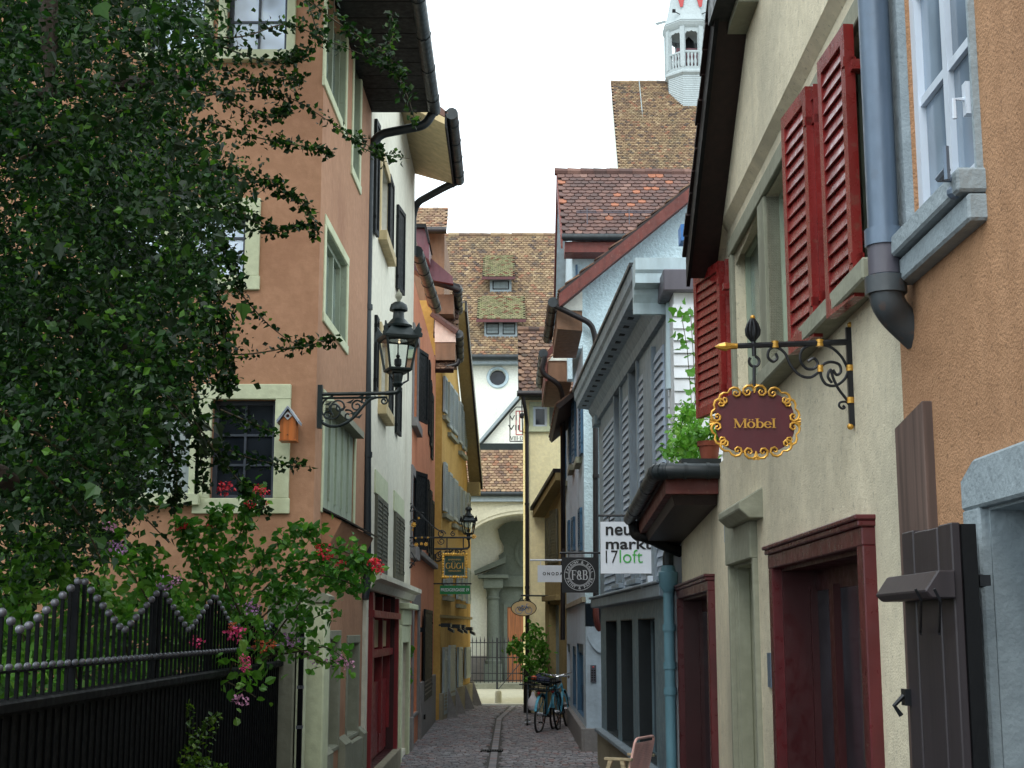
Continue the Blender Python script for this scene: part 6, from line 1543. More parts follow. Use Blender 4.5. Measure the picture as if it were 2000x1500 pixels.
# gilded bracket with the framed green sign
GY = 22.5; ug = mpx(GY)/10
gb = thing('sign_bracket', 'long black wrought iron sign bracket with gilded flowers on the white house', 'sign bracket', tuple(at(797, 1048, GY)))
m = MB(); m.tube([at(797, 972, GY), at(797, 1118, GY)], .018, 6); m.build('wall_bar', m_iron, gb)
m = MB(); m.tube([at(797, 1050, GY), at(925, 1050, GY)], .014, 6); m.tube([at(800, 1000, GY), *bez(at(805, 990, GY), at(825, 1005, GY), at(840, 1030, GY), at(866, 1040, GY))], .01, 6)
for px in (873, 905): m.tube([at(px, 1050, GY), at(px, 1072, GY)], .01, 6)
m.tube([at(848, 1072, GY), at(914, 1072, GY)], .012, 6); m.tube([at(797, 1112, GY), at(812, 1094, GY), at(803, 1078, GY)], .01, 6); m.build('arm', m_iron, gb)
for px, py, r, a0, t in ((805, 992, 9, 90, 1.3), (808, 1022, 8, 200, -1.2), (822, 1008, 8, 40, 1.3), (862, 1043, 8, 0, 1.4), (862, 1057, 7, 180, 1.3), (885, 1043, 5, 90, 1.2), (806, 1062, 8, 120, 1.2), (858, 1086, 8, 60, 1.3), (872, 1080, 7, 200, 1.2), (905, 1079, 6, 90, 1.2), (802, 1105, 7, 0, 1.2)):
    m = MB(); m.tube(spiral(at(px, py, GY), r*ug, r*ug*.25, rad(a0), t), .008, 5); m.build('scroll', m_iron, gb)
for px, py, r in ((808, 1025, 5), (813, 1064, 4), (832, 1063, 4), (818, 1012, 2.2), (926, 1048, 4.5), (824, 1050, 2), (836, 1050, 2), (812, 1051, 2), (806, 1035, 2), (823, 1062, 3)):
    c = at(px, py, GY-.02); m = MB()
    m.ball(c, r*ug*.5, 8, 5)
    for i in range(7): q = 2*math.pi*i/7; m.ball(c+Vector((math.cos(q), 0, math.sin(q)))*r*ug*.75, r*ug*.3, 6, 4)
    m.build('gilt_flower', m_gold, gb)
def board_sign(name, label, y, x0, y0, x1, y1, mat, th=.02, cat='sign'):
    a = at(x0, y1, y); b = at(x1, y0, y); t = thing(name, label, cat, ((a.x+b.x)/2, y, a.z))
    m = MB(); m.box(a.x, b.x, y, y+th, a.z, b.z); m.build('board', mat, t); return t
gs = board_sign('framed_sign', 'dark green sign in a gold rococo frame hanging from the gilded bracket', GY, 869, 1086, 907, 1123, m_sgdgreen)
serif_text('GÜGI', m_goldtx, gs, at(888, 1105, GY-.004), X, D, 11*ug, 35*ug)
text('EINRAHMEN', m_goldtx, gs, at(888, 1093, GY-.004), X, D, 3*ug, 24*ug); text('VERGOLDEN', m_goldtx, gs, at(888, 1115, GY-.004), X, D, 3*ug, 24*ug)
cx_ = at(888, 1105, GY); W2_, H2_ = 22*ug, 21.5*ug
for i in range(36):
    t = i/36*4; sd_ = int(t); f = t-sd_
    p = [(-1+2*f, 1), (1, 1-2*f), (1-2*f, -1), (-1, -1+2*f)][sd_]
    m = MB(); m.ball(cx_+Vector((p[0]*W2_, -.01, p[1]*H2_)), R.uniform(2.0, 3.6)*ug, 7, 5, (1, .6, 1)); m.build('gilt_ornament', m_gold, gs)
m = MB(); m.tube([at(878, 1072, GY), at(878, 1084, GY)], .008, 5); m.tube([at(900, 1072, GY), at(900, 1084, GY)], .008, 5); m.build('hanger', m_iron, gs)
PY_ = 29.8; up = mpx(PY_)/10
ps = board_sign('street_number_sign', 'green hanging sign with a white lane name and number', PY_, 859, 1143.5, 918, 1160.5, m_sggreen)
text('PREDIGERGASSE 19', m_sgwhite, ps, at(888.5, 1152, PY_-.004), X, D, 6*up, 53*up, bold=.012)
m = MB(); m.tube([at(846, 1140, PY_), at(921, 1140, PY_)], .016, 6)
for px in (866, 910): m.tube([at(px, 1140, PY_), at(px, 1145, PY_)], .008, 5)
m.build('rod', m_iron, ps)
# white shop sign
NY = 14.4; un = mpx(NY)/10
ns = board_sign('shop_sign', 'large white square sign with black and green lettering beside the canopy', NY, 1173.5, 1019, 1275, 1120, m_sgwhite)
for s, py, mat, x, wd, hh in (('neu', 1037, m_txblack, 1183, 49, 17), ('markt', 1062, m_txblack, 1183, 88, 21)):
    text(s, mat, ns, at(x, py, NY-.004), X, D, hh*un, wd*un, bold=.02, align='LEFT')
text('17', m_txblack, ns, at(1183, 1087.5, NY-.004), X, D, 24*un, 23*un, align='LEFT', bold=-.006); text('loft', m_txgreen, ns, at(1210, 1086.5, NY-.004), X, D, 25*un, 44*un, align='LEFT', bold=-.004)
m = MB(); m.tube([at(1168, 1007, NY), at(1290, 1007, NY)], .012, 8)
for px in (1190, 1255): m.tube([at(px, 1007, NY), at(px, 1019, NY)], .006, 5)
m.build('rod', m_iron, ns)
# round emblem sign
FY_ = 20.2; uf = mpx(FY_)/10
fs = board_sign('emblem_sign', 'square black sign with a round grey emblem and two serif letters', FY_, 1097.5, 1088.5, 1168.5, 1157.5, m_sgblack, .03)
c = at(1132, 1123, FY_-.004)
serif_text('F&B', m_txgray, fs, c, X, D, 18*uf, 32*uf)
def ringmesh(c, r, wd, n=48):
    m = MB()
    for i in range(n):
        a, b = 2*math.pi*i/n, 2*math.pi*(i+1)/n
        m.face([c+Vector((r*math.cos(a), 0, r*math.sin(a))), c+Vector(((r+wd)*math.cos(a), 0, (r+wd)*math.sin(a))), c+Vector(((r+wd)*math.cos(b), 0, (r+wd)*math.sin(b))), c+Vector((r*math.cos(b), 0, r*math.sin(b)))])
    return m
for r in (28.5, 20.5, 18.8): ringmesh(c, r*uf, .9*uf).build('emblem_ring', m_txgray, fs)
def arc_text(s, r, a0, a1, flip, hh):
    n = len(s)
    for i, ch_ in enumerate(s):
        if ch_ == ' ': continue
        a = rad(a0+(a1-a0)*i/(n-1)); o = c+Vector((math.cos(a), 0, math.sin(a)))*r
        uz = Vector((math.cos(a), 0, math.sin(a)))*(-1 if flip else 1); ux = Vector((uz.z, 0, -uz.x))
        text(ch_, m_txgray, fs, o, ux, uz, hh, name='letter', bold=.01)
arc_text('FARROW & BALL', 24.5*uf, 168, 12, False, 5.2*uf); arc_text('PAINT & PAPER', 24.5*uf, 198, 342, True, 5.2*uf)
m = MB(); m.tube([at(1093, 1080, FY_), at(1177, 1080, FY_)], .014, 8)
for px in (1110, 1156): m.tube([at(px, 1080, FY_), at(px, 1089, FY_)], .007, 5)
m.build('rod', m_iron, fs)
OY = 26.4; uo = mpx(OY)/10
os_ = board_sign('shop_sign', 'small white sign with thin spaced black capitals left of the round emblem sign', OY, 1050, 1104, 1112, 1137, m_sgwhite)
text('ONODA', m_txblack, os_, at(1060, 1120.5, OY-.004), X, D, 6*uo, 38*uo, spacing=1.5, align='LEFT', bold=.03)
m = MB(); m.tube([at(1035, 1094, OY), at(1122, 1094, OY)], .016, 8); m.tube([at(1056, 1094, OY), at(1056, 1105, OY)], .008, 5); m.build('rod', m_sgwhite, os_)
# oval bicycle sign
VY = 32.3; uv = mpx(VY)/10; c = at(1023, 1188, VY)
vs_ = thing('oval_sign', 'oval tan sign with a blue bicycle painted on it hanging above the lane', 'sign', tuple(c))
def oval(c, rx, rz, y0, y1, n=32):
    m = MB(); m.prism([c+Vector((rx*math.cos(2*math.pi*i/n), y0, rz*math.sin(2*math.pi*i/n))) for i in range(n)], (0, y1-y0, 0)); return m
oval(c, 24.5*uv, 15*uv, .0, .03).build('rim', m_black, vs_); oval(c, 23*uv, 13.6*uv, -.006, .0).build('board', m_sgtan, vs_)
c2 = c+Vector((0, -.008, 0))
for sx in (-9, 9): ringmesh(c2+Vector((sx*uv, 0, -4*uv)), 6*uv, .9*uv, 24).build('painted_wheel', m_txblue, vs_)
m = MB()
for a, b in (((-9, -4), (-3, 4)), ((-3, 4), (6, 4)), ((6, 4), (9, -4)), ((-3, 4), (0, -4)), ((0, -4), (6, 4)), ((-9, -4), (0, -4)), ((-5, 5), (-1, 5)), ((6, 4), (5, 8)), ((5, 8), (9, 8))):
    m.tube([c2+Vector((a[0]*uv, 0, a[1]*uv)), c2+Vector((b[0]*uv, 0, b[1]*uv))], .007, 4)
m.build('painted_bicycle', m_txblue, vs_)
text('Vélorei', m_txblack, vs_, c2+Vector((0, -.008, 1*uv)), Vector((1, 0, .12)), Vector((-.1, 0, 1)), 7*uv, 25*uv, bold=-.005)
m = MB(); m.tube([at(1017, 1163, VY), at(1071, 1164, VY), at(1072, 1180, VY)], .018, 6); m.tube([at(1012, 1176, VY), at(1018, 1168, VY), at(1023, 1172, VY), at(1030, 1165, VY), at(1037, 1176, VY)], .012, 5); m.build('bracket', m_iron, vs_)
# furniture shop sign with gilded scroll rim
MY = 5.75; um = mpx(MY)/10
bkt = thing('sign_bracket', 'black wrought iron bracket with gold bands on the cream wall holding the maroon sign', 'sign bracket', tuple(at(1662, 735, MY)))
m = MB(); m.box(at(1655, 735, MY).x, at(1667, 735, MY).x, MY-.01, MY+.01, at(1662, 832, MY).z, at(1662, 640, MY).z); m.build('upright', m_iron, bkt)
xw2 = 1.395
for py in (643, 829): z = at(1662, py, MY).z; m = MB(); m.box(at(1660, 735, MY).x, xw2, MY-.006, MY+.006, z-.006, z+.006); m.build('stand_off', m_iron, bkt)
a = at(1430, 676, MY); b = at(1660, 668, MY)
m = MB(); m.tube([a, b], [.011, .013], 6); m.build('arm', m_iron, bkt)
m = MB(); m.tube([at(1396, 677, MY), at(1404, 677, MY), at(1416, 677, MY), at(1428, 676, MY), at(1440, 676, MY)], [.001, .012, .019, .013, .012], 8); m.build('spear_tip', m_gold, bkt)
def curve(name, P, r, mat, par): m = MB(); m.tube(P, r, 8); return m.build(name, mat, par, smooth=True)
def pxs(L): return [at(x, y, MY) for x, y in L]
def cat(L, n=6):
    P = pxs(L); o = []
    for i in range(len(P)-1):
        p0 = P[max(i-1, 0)]; p1 = P[i]; p2 = P[i+1]; p3 = P[min(i+2, len(P)-1)]
        for k in range(n):
            t = k/n; o.append(.5*((2*p1)+(p2-p0)*t+(2*p0-5*p1+4*p2-p3)*t*t+(3*p1-p0-3*p2+p3)*t**3))
    o.append(P[-1]); return o
curve('scroll', cat([(1515, 690), (1518, 700), (1509, 706), (1500, 697), (1503, 683), (1516, 678), (1533, 690), (1545, 715), (1563, 733), (1583, 737), (1600, 726)]), .006, m_iron, bkt)
curve('scroll', cat([(1578, 706), (1590, 700), (1597, 710), (1590, 720), (1574, 719), (1563, 702), (1568, 682), (1590, 673), (1620, 677), (1642, 695), (1655, 718)]), .006, m_iron, bkt)
curve('scroll', cat([(1627, 722), (1634, 732), (1642, 726), (1639, 712), (1622, 707), (1606, 714), (1603, 732), (1613, 750), (1632, 753), (1650, 740), (1658, 720)]), .006, m_iron, bkt)
curve('scroll', cat([(1625, 748), (1617, 735), (1622, 722), (1628, 740), (1638, 760), (1655, 782)]), .006, m_iron, bkt)
curve('scroll', cat([(1646, 792), (1650, 796), (1645, 798), (1639, 793), (1641, 786), (1652, 785), (1658, 790)]), .005, m_iron, bkt)
for px, py, r in ((1514, 673, .017), (1601, 670, .018), (1602, 720, .014), (1660, 719, .018), (1661, 782, .018)):
    c = at(px, py, MY); m = MB(); m.tube([c+D*-.014 if py > 700 or True else c, c+D*.014] if px < 1650 else [c-D*.012, c+D*.012], r*.9, 10); m.ball(c, r*.95, 10, 6, (1, 1, .35)); m.build('gold_band', m_gold, bkt, smooth=True)
for py in (635, 833): m = MB(); m.ball(at(1661, py, MY), .014, 12, 8); m.build('gold_ball', m_gold, bkt, smooth=True)
m = MB(); c = at(1470, 640, MY)
for i in range(9):
    q = 2*math.pi*i/9; m.tube([c+Vector((math.cos(q)*r_, math.sin(q)*r_, z_)) for r_, z_ in ((.006, -.055), (.026, -.03), (.028, -.01), (.02, .015), (.006, .035))], .0055, 5)
m.tube([c+D*-.08, c+D*.03], .008, 6); m.build('tulip_finial', m_iron, bkt, smooth=True)
m = MB(); m.ball(at(1470, 620, MY), .011, 10, 6); m.build('gold_ball', m_gold, bkt, smooth=True)
m = MB(); m.tube([at(1472, 668, MY), at(1473, 695, MY)], .009, 8); m.tube(spiral(at(1473, 706, MY), 10*um, 10*um, rad(80), -.85), .006, 6); m.tube([at(1473, 714, MY), at(1473, 755, MY)], .007, 8); m.build('hook', m_iron, bkt)
ms = thing('hanging_sign', 'oval maroon hanging sign with a curling gold rim and gold lettering', 'sign', tuple(at(1475, 825, MY)))
c = at(1475, 824, MY)
def sup(t, rx, rz, e=2.5):
    ct, st_ = math.cos(t), math.sin(t); return Vector((rx*math.copysign(abs(ct)**(2/e), ct), 0, rz*math.copysign(abs(st_)**(2/e), st_)))
m = MB(); m.prism([c+sup(2*math.pi*i/48, 77*um, 61*um)+Vector((0, .004, 0)) for i in range(48)], (0, .012, 0)); m.build('board', m_maroon, ms)
serif_text('Möbel', m_goldtx, ms, at(1474, 827, MY), X, D, 18*um, 82*um)
for i in range(10):
    t = 2*math.pi*(i+.5)/10; o = c+sup(t, 74*um, 60*um); tn = (c+sup(t+.02, 74*um, 60*um)-o).normalized(); nm = Vector((tn.z, 0, -tn.x)); s = 1 if i < 7 else 1
    for sg in (1, -1):
        P = [o+tn*(sg*x)*um+nm*z*um for x, z in ((0, 7), (7, 11), (15, 10.5), (21, 5), (22, -3), (17, -8), (10.5, -7), (8, -1.5), (11, 2.5), (15, 1), (14.5, -2.5))]
        m = MB(); m.tube([p+Vector((0, -.003, 0)) for p in P], [1.6*um, 2.3*um, 2.7*um, 2.7*um, 2.5*um, 2.4*um, 2.2*um, 2*um, 1.9*um, 1.8*um, 2.2*um], 8); m.build('gilt_scroll', m_gold, ms, smooth=True)
for a in (0, 90, 180, 270):
    o = c+sup(rad(a), 80*um, 66*um); dv = Vector((math.cos(rad(a)), 0, math.sin(rad(a)))); tv = Vector((-dv.z, 0, dv.x)); m = MB()
    for k in (-1, 0, 1): m.tube([o-dv*9*um, o+dv*3*um+tv*k*3*um, o+dv*8*um+tv*k*6*um], [1.2*um, 2*um, 2.6*um], 8)
    m.build('gilt_palmette', m_gold, ms, smooth=True)
# bird house
BY = 12.0; ub = mpx(BY)/10
bh = thing('bird_house', 'orange wooden bird house with a grey shingled roof on the window frame', 'bird house', tuple(at(562, 858, BY)))
a = at(546, 858, BY); b = at(577, 858, BY); e = at(562, 798, BY).z; sz_ = at(546, 822, BY).z
m = MB(); cxb = (a.x+b.x)/2; m.prism([(a.x, BY, a.z), (b.x, BY, a.z), (b.x, BY, sz_), (cxb, BY, e-.02), (a.x, BY, sz_)], (0, .15, 0)); m.build('box', m_pine, bh)
m = MB(); m.box(a.x-.005, b.x+.005, BY-.01, BY+.16, a.z-.012, a.z-.001); m.build('floor', m_pine, bh)
for sg in (-1, 1):
    x_ = cxb+sg*(b.x-a.x)*.68; zz = sz_-.022
    m = MB(); m.prism([(cxb, BY-.03, e), (cxb, BY-.03, e+.018), (x_, BY-.03, zz+.018), (x_, BY-.03, zz)], (0, .2, 0)); m.build('roof_board', m_slate if False else m_clap, bh)
    for k in range(4): 
        f0, f1 = k/4, (k+1.15)/4; p = Vector((cxb, BY-.035, e+.02)); q = Vector((x_, BY-.035, zz+.02)); m = MB(); A = p+(q-p)*f0; B = p+(q-p)*min(1.05, f1); m.prism([A+D*.004, B+D*.01, B+D*.002, A-D*.002], (0, .21, 0)); m.build('shingle', m_clapw, bh)
m = MB(); o = at(562, 812, BY-.003); k = .036; m.prism([o+Vector((k, 0, 0)), o+Vector((0, 0, k)), o+Vector((-k, 0, 0)), o+Vector((0, 0, -k))], (0, -.008, 0)); m.build('hole_plate', m_clapw, bh)
m = MB(); o = at(562, 812, BY-.013); m.tube([o, o+Vector((0, -.003, 0))], .014, 14); m.build('entrance_hole', m_dred, bh)
m = MB(); o = at(562, 849, BY-.002); m.tube([o, o+Vector((0, -.02, 0))], .004, 6); m.build('perch', m_iron, bh)
# ================================================================ bicycles
def bicycle(label, c, head, lean, frame_mat, basket, group='bicycles leaning by the house wall'):
    t = thing('bicycle', label, 'bicycle', tuple(c), 0, group)
    T = Matrix.Translation(c) @ Matrix.Rotation(math.atan2(head[1], head[0]), 4, 'Z') @ Matrix.Rotation(lean, 4, 'X')
    rw = .34; bxr, bxf = -.53, .53
    for x in (bxr, bxf):
        m = MB(T); P = [(x+rw*math.cos(a), 0, rw+rw*math.sin(a)) for a in [2*math.pi*i/28 for i in range(29)]]; m.tube(P, .02, 6, False); wh = m.build('wheel', m_rubber, t, smooth=True)
        m = MB(T); P = [(x+.31*math.cos(a), 0, rw+.31*math.sin(a)) for a in [2*math.pi*i/28 for i in range(29)]]; m.tube(P, .008, 5, False); m.build('rim', m_chrome, wh)
        m = MB(T)
        for i in range(14): a = 2*math.pi*i/14; m.tube([(x, .02*(-1)**i, rw), (x+.31*math.cos(a), 0, rw+.31*math.sin(a))], .002, 3)
        m.build('spokes', m_chrome, wh); m = MB(T); m.tube([(x, -.06, rw), (x, .06, rw)], .025, 8); m.build('hub', m_chrome, wh)
        m = MB(T); P = [(x+.37*math.cos(a), 0, rw+.37*math.sin(a)) for a in [rad(20+150*i/10) for i in range(11)]]
        for p, q in zip(P, P[1:]): m.hexa([(p[0], -.025, p[2]), (q[0], -.025, q[2]), (q[0], .025, q[2]), (p[0], .025, p[2]), (p[0], -.02, p[2]+.008), (q[0], -.02, q[2]+.008), (q[0], .02, q[2]+.008), (p[0], .02, p[2]+.008)])
        m.build('mudguard', frame_mat, t)
    m = MB(T); bb_ = (-.08, 0, .29); st_ = (-.22, 0, .72); hd_ = (.36, 0, .82); hb_ = (.39, 0, .66)
    for p, q, r in ((bb_, st_, .018), (bb_, hb_, .02), (st_, hd_, .016), (hd_, hb_, .022), ((bxr, .05, rw), bb_, .011), ((bxr, -.05, rw), bb_, .011), ((bxr, .05, rw), st_, .009), ((bxr, -.05, rw), st_, .009), (st_, (-.24, 0, .84), .014)): m.tube([p, q], r, 8)
    m.build('frame', frame_mat, t, smooth=True)
    m = MB(T); m.tube([hb_, (.43, .05, .55), (bxf, .05, rw)], .012, 6); m.tube([hb_, (.43, -.05, .55), (bxf, -.05, rw)], .012, 6); m.build('fork', frame_mat, t)
    m = MB(T); m.lathe([(.02, 0), (.1, .02), (.11, .05), (.06, .08), (.01, .085)], (-.27, 0, .84), 12, sx=1.4); m.build('saddle', m_rubber, t, smooth=True)
    m = MB(T); m.tube(smoothpath([(.16, .3, 1.0), (.3, .27, 1.02), (.37, .08, 1.0), (.34, 0, .98), (.37, -.08, 1.0), (.3, -.27, 1.02), (.16, -.3, 1.0)], .05), .012, 8); m.tube([hd_, (.34, 0, .98)], .014, 8); hb2 = m.build('handlebar', m_chrome, t, smooth=True)
    for y in (.3, -.3): m = MB(T); m.tube([(.16, y, 1.0), (.27, y*.93, 1.017)], .018, 8); m.build('grip', m_rubber, hb2)
    m = MB(T); m.tube([(-.08, -.07, .29), (-.08, .07, .29)], .03, 8); m.tube([(-.08, .08, .29), (.02, .08, .15)], .01, 6); m.tube([(-.08, -.08, .29), (-.18, -.08, .43)], .01, 6); m.box(-.02, .08, .08, .16, .13, .155); m.box(-.22, -.13, -.16, -.08, .42, .445); m.build('pedals', m_rubber, t)
    m = MB(T); m.box(-.72, -.3, -.07, .07, .74, .755); m.tube([(-.7, .05, .745), (bxr, .06, rw)], .006, 5); m.tube([(-.7, -.05, .745), (bxr, -.06, rw)], .006, 5); m.build('rear_carrier', m_green_iron, t)
    m = MB(T); m.ball((-.74, 0, .72), .03, 8, 6); m.build('rear_light', m_txred, t)
    if basket:
        bs = m = MB(T)
        for z in (.78, .85, .92, .99): m.tube([(-.78, -.2, z), (-.38, -.2, z), (-.38, .2, z), (-.78, .2, z), (-.78, -.2, z)], .009, 5)
        for x in (-.78, -.65, -.52, -.38):
            for y in (-.2, .2): m.tube([(x, y, .77), (x, y, 1.0)], .008, 5)
        for y in (-.1, 0, .1): m.tube([(-.78, y, .77), (-.78, y, .99)], .008, 5)
        m.box(-.76, -.4, -.18, .18, .765, .78); m.build('basket', m_green_iron, t)
    return t, T
gA = gnd(1058, 1432); gB = gnd(1092, 1428)
bkA, TA = bicycle('turquoise bicycle with a wire rear basket holding dark cloth', Vector((gA.x+.1, gA.y+.55, 0)), (.30, 1), rad(5), m_bike, True)
bkB, TB_ = bicycle('turquoise bicycle without basket standing closest to the house wall', Vector((gB.x+.1, gB.y+.75, 0)), (.2, 1), rad(-6), m_bike, False)
m = MB(TA); m.ball((-.58, -.02, .95), .15, 12, 8, (1.0, 1.0, .45)); m.ball((-.55, .08, .97), .08, 8, 6); o = m.build('cloth_bundle', m_navy, None, smooth=True); tag(o, 'bundle of navy cloth lying in the wire bicycle basket', 'cloth')
m = MB(TA); m.ball((-.68, .13, .98), .055, 10, 6, (1, 1, .8)); o = m.build('red_pouch', m_fl_orange, None, smooth=True); tag(o, 'small orange red pouch at the left edge of the bicycle basket', 'bag')
g = gnd(1030, 1418)
sc_t = thing('kick_scooter', 'small kick scooter with a silver deck left of the bicycles', 'scooter', tuple(g))
m = MB(); m.box(g.x-.05, g.x+.06, g.y-.05, g.y+.5, .07, .095); m.build('deck', m_chrome, sc_t)
for dy in (0, .55): m = MB(); m.tube([(g.x-.015, g.y+dy, .07), (g.x+.015, g.y+dy, .07)], .07, 14); m.build('wheel', m_rubber, sc_t)
m = MB(); m.tube([(g.x, g.y+.5, .1), (g.x+.02, g.y+.42, .78)], .017, 8); m.build('stem', m_chrome, sc_t); m = MB(); m.tube([(g.x-.16, g.y+.42, .78), (g.x+.2, g.y+.42, .78)], .014, 8); m.build('handlebar', m_rubber, sc_t)
bgc = at(1041, 1372, g.y+.3); m = MB(); m.lathe([(.02, .2), (.03, .14), (.09, .06), (.12, -.03), (.11, -.1), (.07, -.14), (.01, -.15)], bgc, 12, sx=1.0, sy=.6)
for i, v in enumerate(m.v): m.v[i] = v+Vector((R.uniform(-.012, .012), R.uniform(-.012, .012), R.uniform(-.012, .012)))
m.tube([bgc+D*.18, bgc+Vector((.02, 0, .26)), bgc+Vector((.05, 0, .2))], .006, 5)
o = m.build('plastic_bag', m_plastic, None, smooth=True); tag(o, 'crumpled white plastic bag hanging beside the turquoise bicycles', 'bag')
# ================================================================ pink corded chair
cy = 14.0; cp = at(1260, 1440, cy); n_ = Vector((-.88, .47, 0)).normalized(); wv = Vector((.47, .88, 0)).normalized()
base = Vector((cp.x, cy, 0)); Tc = Matrix(((n_.x, wv.x, 0, base.x), (n_.y, wv.y, 0, base.y), (0, 0, 1, 0), (0, 0, 0, 1)))
ch_ = thing('cord_chair', 'pink corded garden chair with pale wooden arms beside the blue grey shopfront', 'chair', (base.x+n_.x*.25, base.y+n_.y*.25, 0))
tz = cp.z
m = MB(Tc); m.tube(smoothpath([(.1, -.23, .42), (.0, -.23, tz), (.0, .23, tz), (.1, .23, .42)], .06), .013, 8); m.tube(smoothpath([(.1, -.23, .42), (.5, -.23, .40), (.5, .23, .40), (.1, .23, .42)], .05), .013, 8); m.build('frame', m_pink, ch_, smooth=True)
cm_ = MB(Tc); 
for i in range(26):
    y = -.2+i*.016; m = MB(Tc); m.tube([(.095, y, .44), (.004, y, tz-.04)], .0055, 5); m.build('cord', m_pink, ch_)
m = MB(Tc)
for i in range(20): f = i/20; x = .095-.09*f; z = .45+(tz-.5)*f; m.tube([(x-.004, -.22, z), (x-.004, .22, z)], .003, 4)
for i in range(24): y = -.2+i*.017; m.tube([(.12, y, .42), (.49, y, .405)], .005, 4)
m.build('seat_cords', m_pink, ch_, kind='stuff')
for y in (-.27, .27):
    m = MB(Tc); m.box(.02, .3, y-.022, y+.022, tz-.2, tz-.175); m.build('armrest', m_lightwood, ch_, bev=.004)
    m = MB(Tc); m.hexa([(.42, y-.015, 0), (.46, y-.015, 0), (.46, y+.015, 0), (.42, y+.015, 0), (.22, y-.015, tz-.2), (.26, y-.015, tz-.2), (.26, y+.015, tz-.2), (.22, y+.015, tz-.2)]); m.build('leg', m_lightwood, ch_)
    m = MB(Tc); m.hexa([(-.02, y-.015, 0), (.02, y-.015, 0), (.02, y+.015, 0), (-.02, y+.015, 0), (.1, y-.015, tz-.2), (.14, y-.015, tz-.2), (.14, y+.015, tz-.2), (.1, y+.015, tz-.2)]); m.build('leg', m_lightwood, ch_)
# ================================================================ vegetation
def spray(L, P, y0, y1, n, size, kind=0, spread=10, stem=None, r=.004, taper=True, start=0.0, rnd=R):
    """leaves along a twig given by pixel points and a depth at each end; the twig goes into MB stem"""
    k = len(P); Q = [at(px, py, y0+(y1-y0)*i/(k-1)) for i, (px, py) in enumerate(P)]
    # smooth
    S = []
    for i in range(k-1):
        p0 = Q[max(i-1, 0)]; p1 = Q[i]; p2 = Q[i+1]; p3 = Q[min(i+2, k-1)]
        for j in range(6):
            t = j/6; S.append(.5*((2*p1)+(p2-p0)*t+(2*p0-5*p1+4*p2-p3)*t*t+(3*p1-p0-3*p2+p3)*t**3))
    S.append(Q[-1])
    if stem: stem.tube(S, [r*(1-.75*i/len(S)) for i in range(len(S))] if taper else r, 5)
    mm = (y0+y1)/2/2800
    cl = [rnd.uniform(start, 1) for _ in range(max(3, n//7))]
    for i in range(n):
        c = min(.999, max(0, rnd.choice(cl)+rnd.gauss(0, .025))); f = c*(len(S)-1); a = int(f); p = S[a].lerp(S[min(a+1, len(S)-1)], f-a)
        g = spread*mm*(1-.5*c)
        L.add(p+Vector((rnd.gauss(0, g), rnd.gauss(0, g), rnd.gauss(0, g))), size*rnd.uniform(.6, 1.25), .6, kind, .2, rnd)
# ---- big dark tree overhanging the fence
RT = random.Random(5)
tree = thing('tree', 'large dark leafy tree wrapped in ivy overhanging the black garden fence', 'tree', (-3.7, 7.6, 0))
m = MB()
tp = [(-3.7, 7.6, 0), (-3.65, 7.6, 1.2), (-3.75, 7.55, 2.6), (-3.5, 7.4, 3.9), (-3.6, 7.3, 5.2), (-3.5, 7.3, 6.8)]
m.tube(tp, [.24, .2, .19, .16, .13, .08], 12); m.build('trunk', m_bark, tree, smooth=True)
limbs = [[(-3.6, 7.5, 3.4), (-3.0, 7.2, 4.2), (-2.4, 7.0, 4.6), (-1.7, 7.2, 4.7)], [(-3.6, 7.5, 2.8), (-3.0, 7.0, 3.2), (-2.3, 6.8, 3.4), (-1.7, 7.0, 3.1)],
         [(-3.5, 7.4, 4.6), (-2.9, 7.0, 5.3), (-2.2, 6.8, 5.6), (-1.5, 7.1, 5.5)], [(-3.7, 7.5, 2.2), (-3.3, 6.6, 2.7), (-2.8, 6.0, 2.8)], [(-3.6, 7.5, 3.7), (-4.4, 7.3, 4.4), (-5.0, 7.0, 5)], [(-3.5, 7.4, 4.1), (-3.2, 6.3, 4.5), (-2.6, 5.6, 4.5)], [(-3.6, 7.4, 5.2), (-4.3, 8, 6.2), (-4.8, 8.4, 6.8)]]
for q in limbs:
    m = MB(); m.tube(smoothpath(q, .3), .045, 7); m.build('limb', m_bark, tree, smooth=True)
m = MB(); m.tube([at(92, -60, 5.6), at(95, 60, 5.6), at(98, 130, 5.6), at(96, 190, 5.6)], [.045, .04, .025, .01], 8); m.build('limb', m_bark, tree, smooth=True)
m = MB(); m.tube([at(-80, 900, 5.3), at(0, 930, 5.4), at(22, 942, 5.5)], [.05, .045, .035], 10); m.build('limb', m_bark, tree, smooth=True)
crown = Leaves(); ivy = Leaves(); twig = MB()
def edge(py):
    K = [(-400, 420), (0, 440), (100, 430), (180, 420), (260, 455), (340, 480), (420, 470), (500, 435), (560, 425), (640, 440), (720, 430), (800, 390), (880, 340), (950, 300), (1010, 255), (1080, 190), (1150, 120)]
    for (a, x), (b, y) in zip(K, K[1:]):
        if a <= py <= b: return x+(y-x)*(py-a)/(b-a)
    return 0
cl = []
while len(cl) < 1500:
    px, py = RT.uniform(-260, 540), RT.uniform(-330, 1150)
    e = edge(py)
    if px > e-20: continue
    if py < 330 and px > 60 and RT.random() < .35: continue
    if py > 1000 and RT.random() < .5: continue
    cl.append((px, py, RT.uniform(5.4, 9.0)))
